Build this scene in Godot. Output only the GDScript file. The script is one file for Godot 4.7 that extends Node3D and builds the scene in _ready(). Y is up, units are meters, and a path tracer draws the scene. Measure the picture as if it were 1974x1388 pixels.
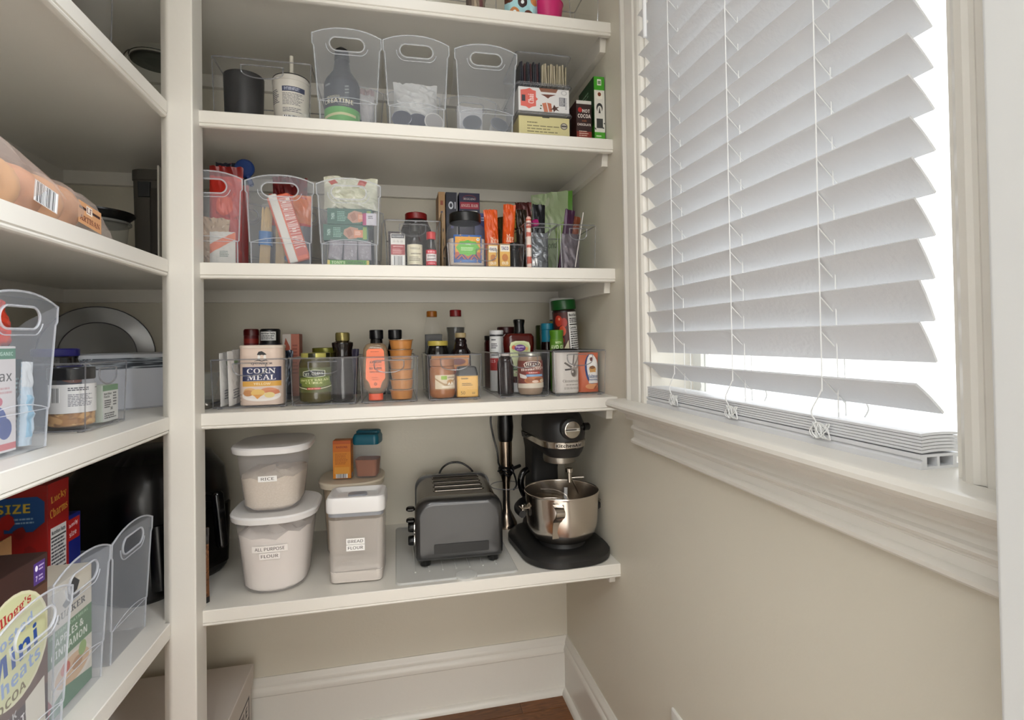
extends Node3D
# A pantry: back wall at z = 0, window wall at x = 0, left wall at x = -1.522, floor at y = 0 (metres).

const HA := 2.0625
const HB := 1.7484
const HC := 1.4027
const HD := 1.0622
const HE := 0.6222
const DEPTH := 0.467
const INNER := -1.0508
const LEFT := -1.522
const CEIL := 2.62
const FRONT := 1.45
var rng := RandomNumberGenerator.new()
var mats := {}
var used := {}

func _ready() -> void:
	rng.seed = 7
	setup_view()
	setup_materials()
	build_room()
	build_shelves()
	build_window()
	build_kitchen()
	fill_shelf_e()
	fill_shelf_d()
	fill_shelf_c()
	fill_shelf_b()
	fill_shelf_a()
	fill_left()
	close_sheets()

func setup_view() -> void:
	var cam := Camera3D.new()
	cam.name = "camera"
	cam.projection = Camera3D.PROJECTION_FRUSTUM
	cam.near = 0.05
	cam.far = 200.0
	cam.size = 0.05 * 1388.0 / 1017.234
	cam.frustum_offset = Vector2(0.0, -0.05 * (694.0 - 642.93) / 1017.234)
	cam.transform = Transform3D(Basis(Vector3.UP, -0.21616) * Basis(Vector3.RIGHT, 0.01369) * Basis(Vector3.BACK, -0.01568), Vector3(-0.57066, 1.21546, 1.77605))
	add_child(cam)
	cam.current = true
	var sky_mat := ProceduralSkyMaterial.new()
	sky_mat.sky_top_color = Color(0.96, 0.98, 1.0)
	sky_mat.sky_horizon_color = Color(1.0, 1.0, 1.0)
	sky_mat.ground_bottom_color = Color(0.72, 0.72, 0.70)
	sky_mat.ground_horizon_color = Color(0.95, 0.95, 0.94)
	sky_mat.sky_energy_multiplier = 1.0
	var sky := Sky.new()
	sky.sky_material = sky_mat
	var env := Environment.new()
	env.background_mode = Environment.BG_SKY
	env.sky = sky
	env.background_energy_multiplier = SKY_E
	env.tonemap_mode = Environment.TONE_MAPPER_LINEAR
	env.tonemap_exposure = EXPO
	env.sdfgi_enabled = true
	env.ssao_enabled = true
	env.ssil_enabled = true
	var we := WorldEnvironment.new()
	we.name = "world_environment"
	we.environment = env
	add_child(we)
	# the light of the kitchen ceiling, which enters through the open door behind the camera
	lamp_area("kitchen_ceiling_glow", Vector3(-0.75, 2.585, 2.75), Vector2(1.5, 1.1), Vector3.DOWN, Color(0.94, 0.965, 1.0), KITCHEN_E)
	# two added fill lamps beside the doorway, to brighten side-facing surfaces
	lamp_area("added_left_fill", Vector3(-1.95, 2.585, 2.75), Vector2(0.56, 0.56), Vector3.DOWN, Color(0.94, 0.965, 1.0), LEFT_FILL_E)
	lamp_area("added_right_fill", Vector3(0.72, 2.585, 2.35), Vector2(0.56, 0.56), Vector3.DOWN, Color(0.94, 0.965, 1.0), RIGHT_FILL_E)
	# added fill lamp opposite the doorway, for frontal light deep into the shelves
	lamp_area("added_front_fill", Vector3(-0.65, 1.35, 5.13), Vector2(2.3, 1.9), Vector3.FORWARD, Color(0.94, 0.965, 1.0), FRONT_FILL_E)
	# the pantry's own flush ceiling light
	lamp_area("pantry_ceiling_glow", Vector3(-0.55, CEIL - 0.075, 1.12), Vector2(0.30, 0.30), Vector3.DOWN, Color(0.96, 0.975, 1.0), PANTRY_E)

const SKY_E := 3.6
const EXPO := 0.93
const KITCHEN_E := 3.6
const PANTRY_E := 0.25
const FRONT_FILL_E := 4.2
const LEFT_FILL_E := 1.8
const RIGHT_FILL_E := 18.0

func lamp_area(called: String, at: Vector3, size: Vector2, dir: Vector3, col: Color, energy: float) -> void:
	var l := AreaLight3D.new()
	l.name = called
	l.area_size = size
	l.light_color = col
	l.light_energy = energy
	l.area_normalize_energy = true
	l.shadow_enabled = true
	l.area_range = 12.0
	l.area_attenuation = 2.0
	add_child(l)
	l.look_at_from_position(at, at + dir, Vector3.FORWARD if absf(dir.y) > 0.9 else Vector3.UP)

# ---------------------------------------------------------------- helpers: nodes
func numbered(called: String) -> String:
	if not used.has(called):
		used[called] = 0
		return called
	used[called] += 1
	return "%s_%03d" % [called, used[called]]

func tag(o: Node3D, label: String, category: String, group := "", kind := "") -> Node3D:
	if label:
		o.set_meta("label", label)
	if category:
		o.set_meta("category", category)
	if group:
		o.set_meta("group", group)
	if kind:
		o.set_meta("kind", kind)
	return o

func thing(called: String, label: String, category: String, at := Vector3.ZERO, turn := 0.0, group := "") -> Node3D:
	var o := Node3D.new()
	o.name = numbered(called)
	add_child(o)
	o.position = at
	o.rotation_degrees.y = turn
	return tag(o, label, category, group)

func part(parent: Node3D, called: String, mesh: Mesh, m: Material, at := Vector3.ZERO, rot := Vector3.ZERO) -> MeshInstance3D:
	var o := MeshInstance3D.new()
	o.name = called
	o.mesh = mesh
	o.material_override = m
	parent.add_child(o, true)
	o.position = at
	o.rotation_degrees = rot
	return o

func solo(called: String, label: String, category: String, mesh: Mesh, m: Material, at := Vector3.ZERO, turn := 0.0, group := "") -> MeshInstance3D:
	var o := part(self, numbered(called), mesh, m, at, Vector3(0, turn, 0))
	tag(o, label, category, group)
	return o

func struct(called: String, mesh: Mesh, m: Material, at := Vector3.ZERO) -> MeshInstance3D:
	var o := part(self, numbered(called), mesh, m, at)
	o.set_meta("kind", "structure")
	o.set_meta("label", called.replace("_", " ") + " of the pantry")
	return o

# ---------------------------------------------------------------- helpers: meshes
class Shape:
	var v := PackedVector3Array()
	var uv := PackedVector2Array()
	func tri(a: Vector3, b: Vector3, c: Vector3, ua := Vector2.ZERO, ub := Vector2.ZERO, uc := Vector2.ZERO) -> void:
		v.append_array([a, b, c])
		uv.append_array([ua, ub, uc])
	func quad(a: Vector3, b: Vector3, c: Vector3, d: Vector3, ua := Vector2(0, 0), ub := Vector2(1, 0), uc := Vector2(1, 1), ud := Vector2(0, 1)) -> void:
		tri(a, b, c, ua, ub, uc)
		tri(a, c, d, ua, uc, ud)
	func box(lo: Vector3, hi: Vector3) -> void:
		var p := []
		for i in 8:
			p.append(Vector3(hi.x if i & 1 else lo.x, hi.y if i & 2 else lo.y, hi.z if i & 4 else lo.z))
		quad(p[6], p[7], p[5], p[4])
		quad(p[3], p[2], p[0], p[1])
		quad(p[2], p[6], p[4], p[0])
		quad(p[7], p[3], p[1], p[5])
		quad(p[2], p[3], p[7], p[6])
		quad(p[4], p[5], p[1], p[0])
	# rings: outlines of equal length, each running clockwise seen from above (+y); uv: u round the ring, v down
	func rings(rs: Array, closed := true, cap_a := true, cap_b := true, us := PackedFloat32Array()) -> void:
		var n: int = rs[0].size()
		var m := n if closed else n - 1
		for i in rs.size() - 1:
			var a: PackedVector3Array = rs[i]
			var b: PackedVector3Array = rs[i + 1]
			var va := 1.0 - float(i) / (rs.size() - 1)
			var vb := 1.0 - float(i + 1) / (rs.size() - 1)
			for k in m:
				var k2 := (k + 1) % n
				var u1 := float(k) / m if us.is_empty() else us[k]
				var u2 := float(k + 1) / m if us.is_empty() else us[k + 1]
				quad(b[k2], b[k], a[k], a[k2], Vector2(u2, vb), Vector2(u1, vb), Vector2(u1, va), Vector2(u2, va))
		if cap_a:
			fan(rs[0], true)
		if cap_b:
			fan(rs[rs.size() - 1], false)
	func fan(r: PackedVector3Array, down: bool) -> void:
		var c := Vector3.ZERO
		for p in r:
			c += p
		c /= r.size()
		for k in r.size():
			var q := r[(k + 1) % r.size()]
			if down:
				tri(c, q, r[k])
			else:
				tri(c, r[k], q)
	func moved(t: Transform3D) -> Shape:
		for i in v.size():
			v[i] = t * v[i]
		return self
	func add(o: Shape) -> Shape:
		v.append_array(o.v)
		uv.append_array(o.uv)
		return self
	func done(angle := 38.0) -> ArrayMesh:
		var nf := v.size() / 3
		var fn := PackedVector3Array()
		fn.resize(nf)
		var at := {}
		var keys := []
		keys.resize(v.size())
		for f in nf:
			fn[f] = (v[f * 3 + 2] - v[f * 3]).cross(v[f * 3 + 1] - v[f * 3])
			for j in 3:
				var p := v[f * 3 + j]
				var key := Vector3i(roundi(p.x * 30000.0), roundi(p.y * 30000.0), roundi(p.z * 30000.0))
				keys[f * 3 + j] = key
				if at.has(key):
					at[key].append(f)
				else:
					at[key] = [f]
		var cosa := cos(deg_to_rad(angle))
		var nrm := PackedVector3Array()
		nrm.resize(v.size())
		for i in v.size():
			var f := i / 3
			var me := fn[f]
			var ml := me.length()
			var s := Vector3.ZERO
			for g in at[keys[i]]:
				var o := fn[g]
				if me.dot(o) >= cosa * ml * o.length():
					s += o
			nrm[i] = s.normalized() if s.length_squared() > 1e-24 else Vector3.UP
		var arr := []
		arr.resize(Mesh.ARRAY_MAX)
		arr[Mesh.ARRAY_VERTEX] = v
		arr[Mesh.ARRAY_NORMAL] = nrm
		arr[Mesh.ARRAY_TEX_UV] = uv
		var mesh := ArrayMesh.new()
		mesh.add_surface_from_arrays(Mesh.PRIMITIVE_TRIANGLES, arr)
		return mesh

# rounded rectangle, clockwise seen from above, starting at the middle of the back side
func rrect(hx: float, hz: float, r: float, y: float, ox := 0.0, oz := 0.0, seg := 3) -> PackedVector3Array:
	r = minf(r, minf(hx, hz) * 0.999)
	var out := PackedVector3Array()
	out.append(Vector3(ox, y, oz - hz))
	for c in [[1, -1, -90.0], [1, 1, 0.0], [-1, 1, 90.0], [-1, -1, 180.0]]:
		for k in seg + 1:
			var a := deg_to_rad(c[2] + 90.0 * k / seg)
			out.append(Vector3(ox + c[0] * (hx - r) + cos(a) * r, y, oz + c[1] * (hz - r) + sin(a) * r))
	return out

func loft_shape(secs: Array, seg := 3, cap_a := true, cap_b := true) -> Shape:
	var s := Shape.new()
	var rs := []
	for q in secs:
		rs.append(rrect(q[1], q[2], q[3], q[0], q[4] if q.size() > 4 else 0.0, q[5] if q.size() > 5 else 0.0, seg))
	s.rings(rs, true, cap_a, cap_b)
	return s

func loft(secs: Array, seg := 3, cap_a := true, cap_b := true) -> ArrayMesh:
	return loft_shape(secs, seg, cap_a, cap_b).done()

# a box with eased edges that stands on y = 0
func rbox_shape(sx: float, sy: float, sz: float, bev := 0.0015) -> Shape:
	return loft_shape([[0, sx / 2 - bev, sz / 2 - bev, bev], [bev, sx / 2, sz / 2, bev], [sy - bev, sx / 2, sz / 2, bev], [sy, sx / 2 - bev, sz / 2 - bev, bev]], 1)

func rbox(sx: float, sy: float, sz: float, bev := 0.0015) -> ArrayMesh:
	return rbox_shape(sx, sy, sz, bev).done(30)

func block(lo: Vector3, hi: Vector3) -> ArrayMesh:
	var s := Shape.new()
	s.box(lo, hi)
	return s.done(10)

func circle(r: float, y: float, n: int) -> PackedVector3Array:
	var out := PackedVector3Array()
	for k in n:
		var a := TAU * k / n
		out.append(Vector3(sin(a) * r, y, -cos(a) * r))
	return out

# profile [[radius, height], ...] from the bottom up, turned about y
func lathe_shape(prof: Array, n := 24, caps := true) -> Shape:
	var s := Shape.new()
	var rs := []
	for q in prof:
		rs.append(circle(maxf(q[0], 0.00005), q[1], n))
	s.rings(rs, true, caps, caps)
	return s

func lathe(prof: Array, n := 24, caps := true, angle := 38.0) -> ArrayMesh:
	return lathe_shape(prof, n, caps).done(angle)

func tube_shape(pts: Array, r: float, n := 6, closed := false) -> Shape:
	var s := Shape.new()
	var rs := []
	var m := pts.size()
	var up := Vector3(0.123, 0.9, 0.31)
	for i in m:
		var a: Vector3 = pts[(i - 1 + m) % m] if closed or i > 0 else pts[0]
		var b: Vector3 = pts[(i + 1) % m] if closed or i < m - 1 else pts[m - 1]
		var d := (b - a).normalized()
		var x := up.cross(d)
		if x.length() < 0.05:
			x = Vector3.RIGHT.cross(d)
		x = x.normalized()
		var y := d.cross(x)
		up = y
		var ring := PackedVector3Array()
		for k in n:
			var t := TAU * k / n
			ring.append(pts[i] + (x * cos(t) - y * sin(t)) * r)
		rs.append(ring)
	if closed:
		rs.append(rs[0])
	s.rings(rs, true, not closed, not closed)
	return s

func tube(pts: Array, r: float, n := 6, closed := false) -> ArrayMesh:
	return tube_shape(pts, r, n, closed).done(60)

# points along a smooth curve through pts
func curve(pts: Array, steps := 6, closed := false) -> Array:
	var out := []
	var m := pts.size()
	var last := m if closed else m - 1
	for i in last:
		var p0: Vector3 = pts[(i - 1 + m) % m] if closed or i > 0 else pts[0]
		var p1: Vector3 = pts[i]
		var p2: Vector3 = pts[(i + 1) % m]
		var p3: Vector3 = pts[(i + 2) % m] if closed or i + 2 < m else pts[m - 1]
		for k in steps:
			out.append(p1.cubic_interpolate(p2, p0, p3, float(k) / steps))
	if not closed:
		out.append(pts[m - 1])
	return out

# polygon (x, y) with an optional hole, pulled along z from 0 to d
func sheet_shape(poly: PackedVector2Array, d: float, hole := PackedVector2Array()) -> Shape:
	var s := Shape.new()
	if Geometry2D.is_polygon_clockwise(poly):
		poly.reverse()
	var full := poly
	if hole.size():
		if not Geometry2D.is_polygon_clockwise(hole):
			hole.reverse()
		var bi := 0
		var bj := 0
		var best := 1e9
		for i in poly.size():
			for j in hole.size():
				if poly[i].distance_to(hole[j]) < best:
					best = poly[i].distance_to(hole[j])
					bi = i
					bj = j
		full = PackedVector2Array()
		for i in bi + 1:
			full.append(poly[i])
		for j in hole.size() + 1:
			full.append(hole[(bj + j) % hole.size()] + (Vector2(1e-6, 1e-6) if j == hole.size() else Vector2.ZERO))
		full.append(poly[bi] + Vector2(1e-6, 1e-6))
		for i in range(bi + 1, poly.size()):
			full.append(poly[i])
	var lo := Vector2(1e9, 1e9)
	var hi := Vector2(-1e9, -1e9)
	for p in poly:
		lo = lo.min(p)
		hi = hi.max(p)
	var idx := Geometry2D.triangulate_polygon(full)
	for t in idx.size() / 3:
		var a := full[idx[t * 3]]
		var b := full[idx[t * 3 + 1]]
		var c := full[idx[t * 3 + 2]]
		if (b - a).cross(c - a) > 0:
			var w := b
			b = c
			c = w
		var f := func(p: Vector2) -> Vector2: return Vector2((p.x - lo.x) / (hi.x - lo.x), 1.0 - (p.y - lo.y) / (hi.y - lo.y))
		s.tri(Vector3(a.x, a.y, d), Vector3(b.x, b.y, d), Vector3(c.x, c.y, d), f.call(a), f.call(b), f.call(c))
		s.tri(Vector3(a.x, a.y, 0), Vector3(c.x, c.y, 0), Vector3(b.x, b.y, 0), f.call(a), f.call(c), f.call(b))
	for ring in [poly, hole]:
		for i in ring.size():
			var a: Vector2 = ring[i]
			var b: Vector2 = ring[(i + 1) % ring.size()]
			s.quad(Vector3(a.x, a.y, d), Vector3(b.x, b.y, d), Vector3(b.x, b.y, 0), Vector3(a.x, a.y, 0))
	return s

func sheet(poly: PackedVector2Array, d: float, hole := PackedVector2Array()) -> ArrayMesh:
	return sheet_shape(poly, d, hole).done(30)

# printed panels: a flat one that faces +z, centred on x, from y = 0, and a curved one for round things
func panel(w: float, h: float) -> ArrayMesh:
	var s := Shape.new()
	s.quad(Vector3(-w / 2, h, 0), Vector3(w / 2, h, 0), Vector3(w / 2, 0, 0), Vector3(-w / 2, 0, 0))
	return s.done()

func arc_print(r0: float, y0: float, r1: float, y1: float, a0: float, a1: float, n := 10) -> ArrayMesh:
	var s := Shape.new()
	for k in n:
		var u := float(k) / n
		var w := float(k + 1) / n
		var a := deg_to_rad(lerpf(a0, a1, u))
		var b := deg_to_rad(lerpf(a0, a1, w))
		s.quad(Vector3(sin(a) * r1, y1, cos(a) * r1), Vector3(sin(b) * r1, y1, cos(b) * r1), Vector3(sin(b) * r0, y0, cos(b) * r0), Vector3(sin(a) * r0, y0, cos(a) * r0), Vector2(u, 0), Vector2(w, 0), Vector2(w, 1), Vector2(u, 1))
	return s.done()

# a filled bag: width, height, thickness at the foot, crumple; the print runs over the whole face
func bag(w: float, h: float, d: float, crumple := 0.004, top := 0.003, seed_ := 1, lean := 0.0, bulge := 0.35) -> ArrayMesh:
	var s := Shape.new()
	var nz := FastNoiseLite.new()
	nz.seed = seed_
	nz.frequency = 14.0
	var nx := 14
	var ny := 16
	var face := func(u: float, t: float, side: float) -> Vector3:
		var x := (u - 0.5) * w
		var prof := sqrt(maxf(0.0, 1.0 - pow(absf(u * 2.0 - 1.0), 2.6)))
		var fat := d * 0.5 * lerpf(1.0, top / d, smoothstep(bulge, 1.0, t)) * minf(1.0, 0.72 + t * 1.4)
		var edge := minf(minf(u, 1.0 - u) * 8.0, 1.0)
		var c := nz.get_noise_3d(x * 4.0, t * h * 4.0, side * 3.0) * crumple * 2.2 * edge
		var side_in := 1.0 - 0.06 * smoothstep(0.0, 0.5, 1.0 - absf(t * 2.0 - 1.0)) * (d / w)
		return Vector3(x * side_in, t * h + nz.get_noise_2d(u * 3.0 + 9.0, side) * crumple * 1.2 * t, side * (fat * prof + 0.0006) + c * (0.4 + 0.6 * prof) * (1.0 if t > 0.02 else 0.0) - lean * t * t)
	for side in [1.0, -1.0]:
		for i in nx:
			for j in ny:
				var u0 := float(i) / nx
				var u1 := float(i + 1) / nx
				var t0 := float(j) / ny
				var t1 := float(j + 1) / ny
				var a: Vector3 = face.call(u0, t1, side)
				var b: Vector3 = face.call(u1, t1, side)
				var c: Vector3 = face.call(u1, t0, side)
				var e: Vector3 = face.call(u0, t0, side)
				if side > 0:
					s.quad(a, b, c, e, Vector2(u0, 1 - t1), Vector2(u1, 1 - t1), Vector2(u1, 1 - t0), Vector2(u0, 1 - t0))
				else:
					s.quad(b, a, e, c, Vector2(u1, 1 - t1), Vector2(u0, 1 - t1), Vector2(u0, 1 - t0), Vector2(u1, 1 - t0))
	for i in nx:
		var u0 := float(i) / nx
		var u1 := float(i + 1) / nx
		s.quad(face.call(u0, 0.0, 1.0), face.call(u1, 0.0, 1.0), face.call(u1, 0.0, -1.0), face.call(u0, 0.0, -1.0))
		s.quad(face.call(u0, 1.0, -1.0), face.call(u1, 1.0, -1.0), face.call(u1, 1.0, 1.0), face.call(u0, 1.0, 1.0))
	for j in ny:
		var t0 := float(j) / ny
		var t1 := float(j + 1) / ny
		s.quad(face.call(0.0, t1, -1.0), face.call(0.0, t1, 1.0), face.call(0.0, t0, 1.0), face.call(0.0, t0, -1.0))
		s.quad(face.call(1.0, t1, 1.0), face.call(1.0, t1, -1.0), face.call(1.0, t0, -1.0), face.call(1.0, t0, 1.0))
	return s.done(50)

# ---------------------------------------------------------------- helpers: materials and print
func mat(r: float, g: float, b: float, rough := 0.5, metal := 0.0, alpha := 1.0) -> StandardMaterial3D:
	var key := [r, g, b, rough, metal, alpha]
	if not mats.has(key):
		var m := StandardMaterial3D.new()
		m.albedo_color = Color(r, g, b, alpha)
		m.roughness = rough
		m.metallic = metal
		if alpha < 1.0:
			m.transparency = BaseMaterial3D.TRANSPARENCY_ALPHA
			if alpha < 0.3:
				m.metallic_specular = 0.20
		mats[key] = m
	return mats[key]

var word_tris := {}
var fonts := {}

func font(kind: String) -> Font:
	if not fonts.has(kind):
		var f := SystemFont.new()
		f.font_names = PackedStringArray(["Droid Serif" if kind.begins_with("serif") else "Droid Sans"])
		f.font_weight = 700 if kind.ends_with("b") else 400
		fonts[kind] = f
	return fonts[kind]

# triangles of a word in a box that is 1 high
func word(text: String, kind: String) -> Array:
	var key := text + "|" + kind
	if not word_tris.has(key):
		var tm := TextMesh.new()
		tm.font = font(kind)
		tm.font_size = 32
		tm.pixel_size = 0.01
		tm.depth = 0.01
		tm.curve_step = 4.0
		tm.text = text
		var arr := tm.get_mesh_arrays()
		var out := PackedVector2Array()
		var v: PackedVector3Array = arr[Mesh.ARRAY_VERTEX]
		var ix = arr[Mesh.ARRAY_INDEX]
		var n: int = ix.size() if ix != null and ix.size() else v.size()
		var lo := Vector2(1e9, 1e9)
		var hi := Vector2(-1e9, -1e9)
		for t in n / 3:
			var tri := []
			for j in 3:
				tri.append(v[ix[t * 3 + j]] if ix != null and ix.size() else v[t * 3 + j])
			if tri[0].z > 0.0 and tri[1].z > 0.0 and tri[2].z > 0.0:
				for p in tri:
					out.append(Vector2(p.x, p.y))
					lo = lo.min(Vector2(p.x, p.y))
					hi = hi.max(Vector2(p.x, p.y))
		var h := maxf(hi.y - lo.y, 0.001)
		for i in out.size():
			out[i] = Vector2((out[i].x - (lo.x + hi.x) / 2) / h, -(out[i].y - (lo.y + hi.y) / 2) / h)
		word_tris[key] = [out, (hi.x - lo.x) / h]
	return word_tris[key]

func fill_tri(im: Image, a: Vector2, b: Vector2, c: Vector2, col: Color) -> void:
	var y0 := maxi(0, floori(minf(a.y, minf(b.y, c.y)) - 0.5) + 1)
	var y1 := mini(im.get_height() - 1, floori(maxf(a.y, maxf(b.y, c.y)) - 0.5))
	for y in range(y0, y1 + 1):
		var fy := y + 0.5
		var x0 := 1e9
		var x1 := -1e9
		for e in [[a, b], [b, c], [c, a]]:
			var p: Vector2 = e[0]
			var q: Vector2 = e[1]
			if (p.y <= fy) != (q.y <= fy):
				var x := p.x + (fy - p.y) / (q.y - p.y) * (q.x - p.x)
				x0 = minf(x0, x)
				x1 = maxf(x1, x)
		if x1 >= x0:
			var i0 := roundi(x0)
			var i1 := roundi(x1)
			if i1 > i0:
				im.fill_rect(Rect2i(i0, y, i1 - i0, 1), col)

func fill_poly(im: Image, pts: PackedVector2Array, col: Color) -> void:
	var ix := Geometry2D.triangulate_polygon(pts)
	for t in ix.size() / 3:
		fill_tri(im, pts[ix[t * 3]], pts[ix[t * 3 + 1]], pts[ix[t * 3 + 2]], col)

func hexc(c) -> Color:
	return c if c is Color else Color.html(c)

# A flat print. w, h: pixels. Places run from 0 to 100 over both sides.
#  ["r", x, y, w, h, colour]  ["e", cx, cy, rx, ry, colour]  ["p", [x, y, x, y ...], colour]
#  ["t", text, cx, cy, height, colour, font, widest, turn]   ["l", x, y, w, h, lines, colour]  ["b", x, y, w, h]  ["s", n, rx, ry, colour, colour ...] speckle
# All prints share sheets of 2048 pixels; each material looks at its own place on a sheet.
var sheets := []
var sheet_users := []
var pen := Vector2i(4, 4)
var row_h := 0

func on_sheet(im: Image, m: StandardMaterial3D) -> void:
	var w := im.get_width()
	var h := im.get_height()
	if sheets.is_empty() or pen.x + w + 6 > 2048 and pen.y + row_h + h + 12 > 2048 or pen.y + h + 6 > 2048:
		sheets.append(Image.create(2048, 2048, false, Image.FORMAT_RGBA8))
		sheet_users.append([])
		pen = Vector2i(4, 4)
		row_h = 0
	if pen.x + w + 6 > 2048:
		pen = Vector2i(4, pen.y + row_h + 6)
		row_h = 0
	var all := Rect2i(0, 0, w, h)
	for d in [Vector2i(-2, 0), Vector2i(2, 0), Vector2i(0, -2), Vector2i(0, 2), Vector2i.ZERO]:
		sheets[-1].blit_rect(im, all, pen + d)
	sheet_users[-1].append(m)
	m.uv1_scale = Vector3(w / 2048.0, h / 2048.0, 1)
	m.uv1_offset = Vector3(pen.x / 2048.0, pen.y / 2048.0, 0)
	pen.x += w + 6
	row_h = maxi(row_h, h)

func close_sheets() -> void:
	for i in sheets.size():
		var tex := ImageTexture.create_from_image(sheets[i])
		for m in sheet_users[i]:
			m.albedo_texture = tex

func art(w: int, h: int, bg, ops: Array, rough := 0.45, metal := 0.0, own := false) -> StandardMaterial3D:
	var im := Image.create(w * 2, h * 2, false, Image.FORMAT_RGBA8)
	im.fill(hexc(bg))
	var kx := w * 2 / 100.0
	var ky := h * 2 / 100.0
	var rg := RandomNumberGenerator.new()
	rg.seed = w * 31 + h + ops.size()
	for o in ops:
		match o[0]:
			"r":
				im.fill_rect(Rect2i(roundi(o[1] * kx), roundi(o[2] * ky), roundi(o[3] * kx), maxi(1, roundi(o[4] * ky))), hexc(o[5]))
			"e":
				var pts := PackedVector2Array()
				for k in 28:
					pts.append(Vector2((o[1] + cos(TAU * k / 28) * o[3]) * kx, (o[2] + sin(TAU * k / 28) * o[4]) * ky))
				fill_poly(im, pts, hexc(o[5]))
			"p":
				var pts := PackedVector2Array()
				for k in o[1].size() / 2:
					pts.append(Vector2(o[1][k * 2] * kx, o[1][k * 2 + 1] * ky))
				fill_poly(im, pts, hexc(o[2]))
			"t":
				var wd := word(o[1], o[6] if o.size() > 6 else "sansb")
				var hh: float = o[4] * ky
				var ang := deg_to_rad(o[8] if o.size() > 8 else 0.0)
				var sx := 1.0
				if o.size() > 7 and o[7] > 0.0:
					var span: float = o[7] * (ky if absf(sin(ang)) > 0.7 else kx)
					sx = minf(1.6, span / (wd[1] * hh))
				var tr: PackedVector2Array = wd[0]
				var mid := Vector2(o[2] * kx, o[3] * ky)
				for t in tr.size() / 3:
					var q := []
					for j in 3:
						q.append(mid + (tr[t * 3 + j] * Vector2(sx, 1) * hh).rotated(ang))
					fill_tri(im, q[0], q[1], q[2], hexc(o[5]))
			"l":
				for k in o[5]:
					var y: float = o[2] + o[4] * (k + 0.2) / o[5]
					var x: float = o[1]
					var stop: float = o[1] + o[3] * rg.randf_range(0.72, 1.0)
					while x < stop:
						var ww: float = rg.randf_range(0.06, 0.2) * o[3]
						im.fill_rect(Rect2i(roundi(x * kx), roundi(y * ky), roundi(minf(ww, stop - x) * kx), maxi(1, roundi(o[4] / o[5] * 0.5 * ky))), hexc(o[6]))
						x += ww + o[3] * 0.025
			"b":
				im.fill_rect(Rect2i(roundi(o[1] * kx), roundi(o[2] * ky), roundi(o[3] * kx), roundi(o[4] * ky)), Color.WHITE)
				var x: float = o[1] + o[3] * 0.06
				while x < o[1] + o[3] * 0.92:
					var ww: float = rg.randf_range(0.012, 0.04) * o[3]
					im.fill_rect(Rect2i(roundi(x * kx), roundi(o[2] * ky), maxi(1, roundi(ww * kx)), roundi(o[4] * ky)), Color(0.08, 0.08, 0.08))
					x += ww + rg.randf_range(0.02, 0.05) * o[3]
			"s":
				for k in o[1]:
					var c = o[4 + rg.randi() % (o.size() - 4)]
					var mid := Vector2(rg.randf() * 100.0 * kx, rg.randf() * 100.0 * ky)
					var a := rg.randf() * PI
					var pts := PackedVector2Array()
					for q in 7:
						pts.append(mid + Vector2(cos(TAU * q / 7) * o[2] * kx, sin(TAU * q / 7) * o[3] * kx).rotated(a) * rg.randf_range(0.7, 1.2))
					fill_poly(im, pts, hexc(c))
	im.resize(w, h, Image.INTERPOLATE_BILINEAR)
	var m := StandardMaterial3D.new()
	if own:
		m.albedo_texture = ImageTexture.create_from_image(im)
	else:
		on_sheet(im, m)
	m.roughness = rough
	m.metallic = metal
	return m

func noise_tex(size: int, freq: float, ramp: Array, stretch := 1, normal := false, strength := 4.0, seed_ := 3) -> NoiseTexture2D:
	var nz := FastNoiseLite.new()
	nz.frequency = freq
	nz.seed = seed_
	nz.fractal_octaves = 4
	var t := NoiseTexture2D.new()
	t.width = size * stretch
	t.height = size
	t.seamless = true
	t.noise = nz
	t.as_normal_map = normal
	t.bump_strength = strength
	if ramp.size():
		var g := Gradient.new()
		var offs := PackedFloat32Array()
		for i in ramp.size():
			offs.append(float(i) / maxf(1.0, ramp.size() - 1))
		g.offsets = offs
		g.colors = PackedColorArray(ramp)
		t.color_ramp = g
	return t

# a printed strip that follows the front of a rounded-rectangle body (hx, hz, r at the lower and at the upper edge)
func wrap_rr(lo: Array, hi: Array, half: float, off := 0.0006, n := 12, mid := 0.0) -> ArrayMesh:
	var s := Shape.new()
	var at := func(q: Array, d: float) -> Vector3:
		var hx: float = q[1] + off
		var hz: float = q[2] + off
		var r: float = minf(q[3], minf(q[1], q[2]) * 0.999) + off
		var flat := hx - r
		var oz: float = q[5] if q.size() > 5 else 0.0
		var a := absf(d)
		var sg := signf(d)
		if a <= flat:
			return Vector3(d, q[0], oz + hz)
		var t := (a - flat) / r
		if t < PI / 2:
			return Vector3(sg * (flat + sin(t) * r), q[0], oz + hz - r + cos(t) * r)
		return Vector3(sg * hx, q[0], oz + hz - r - (a - flat - r * PI / 2))
	for k in n:
		var u := float(k) / n
		var w := float(k + 1) / n
		var d0 := mid + lerpf(-half, half, u)
		var d1 := mid + lerpf(-half, half, w)
		s.quad(at.call(hi, d0), at.call(hi, d1), at.call(lo, d1), at.call(lo, d0), Vector2(u, 0), Vector2(w, 0), Vector2(w, 1), Vector2(u, 1))
	return s.done(50)

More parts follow.
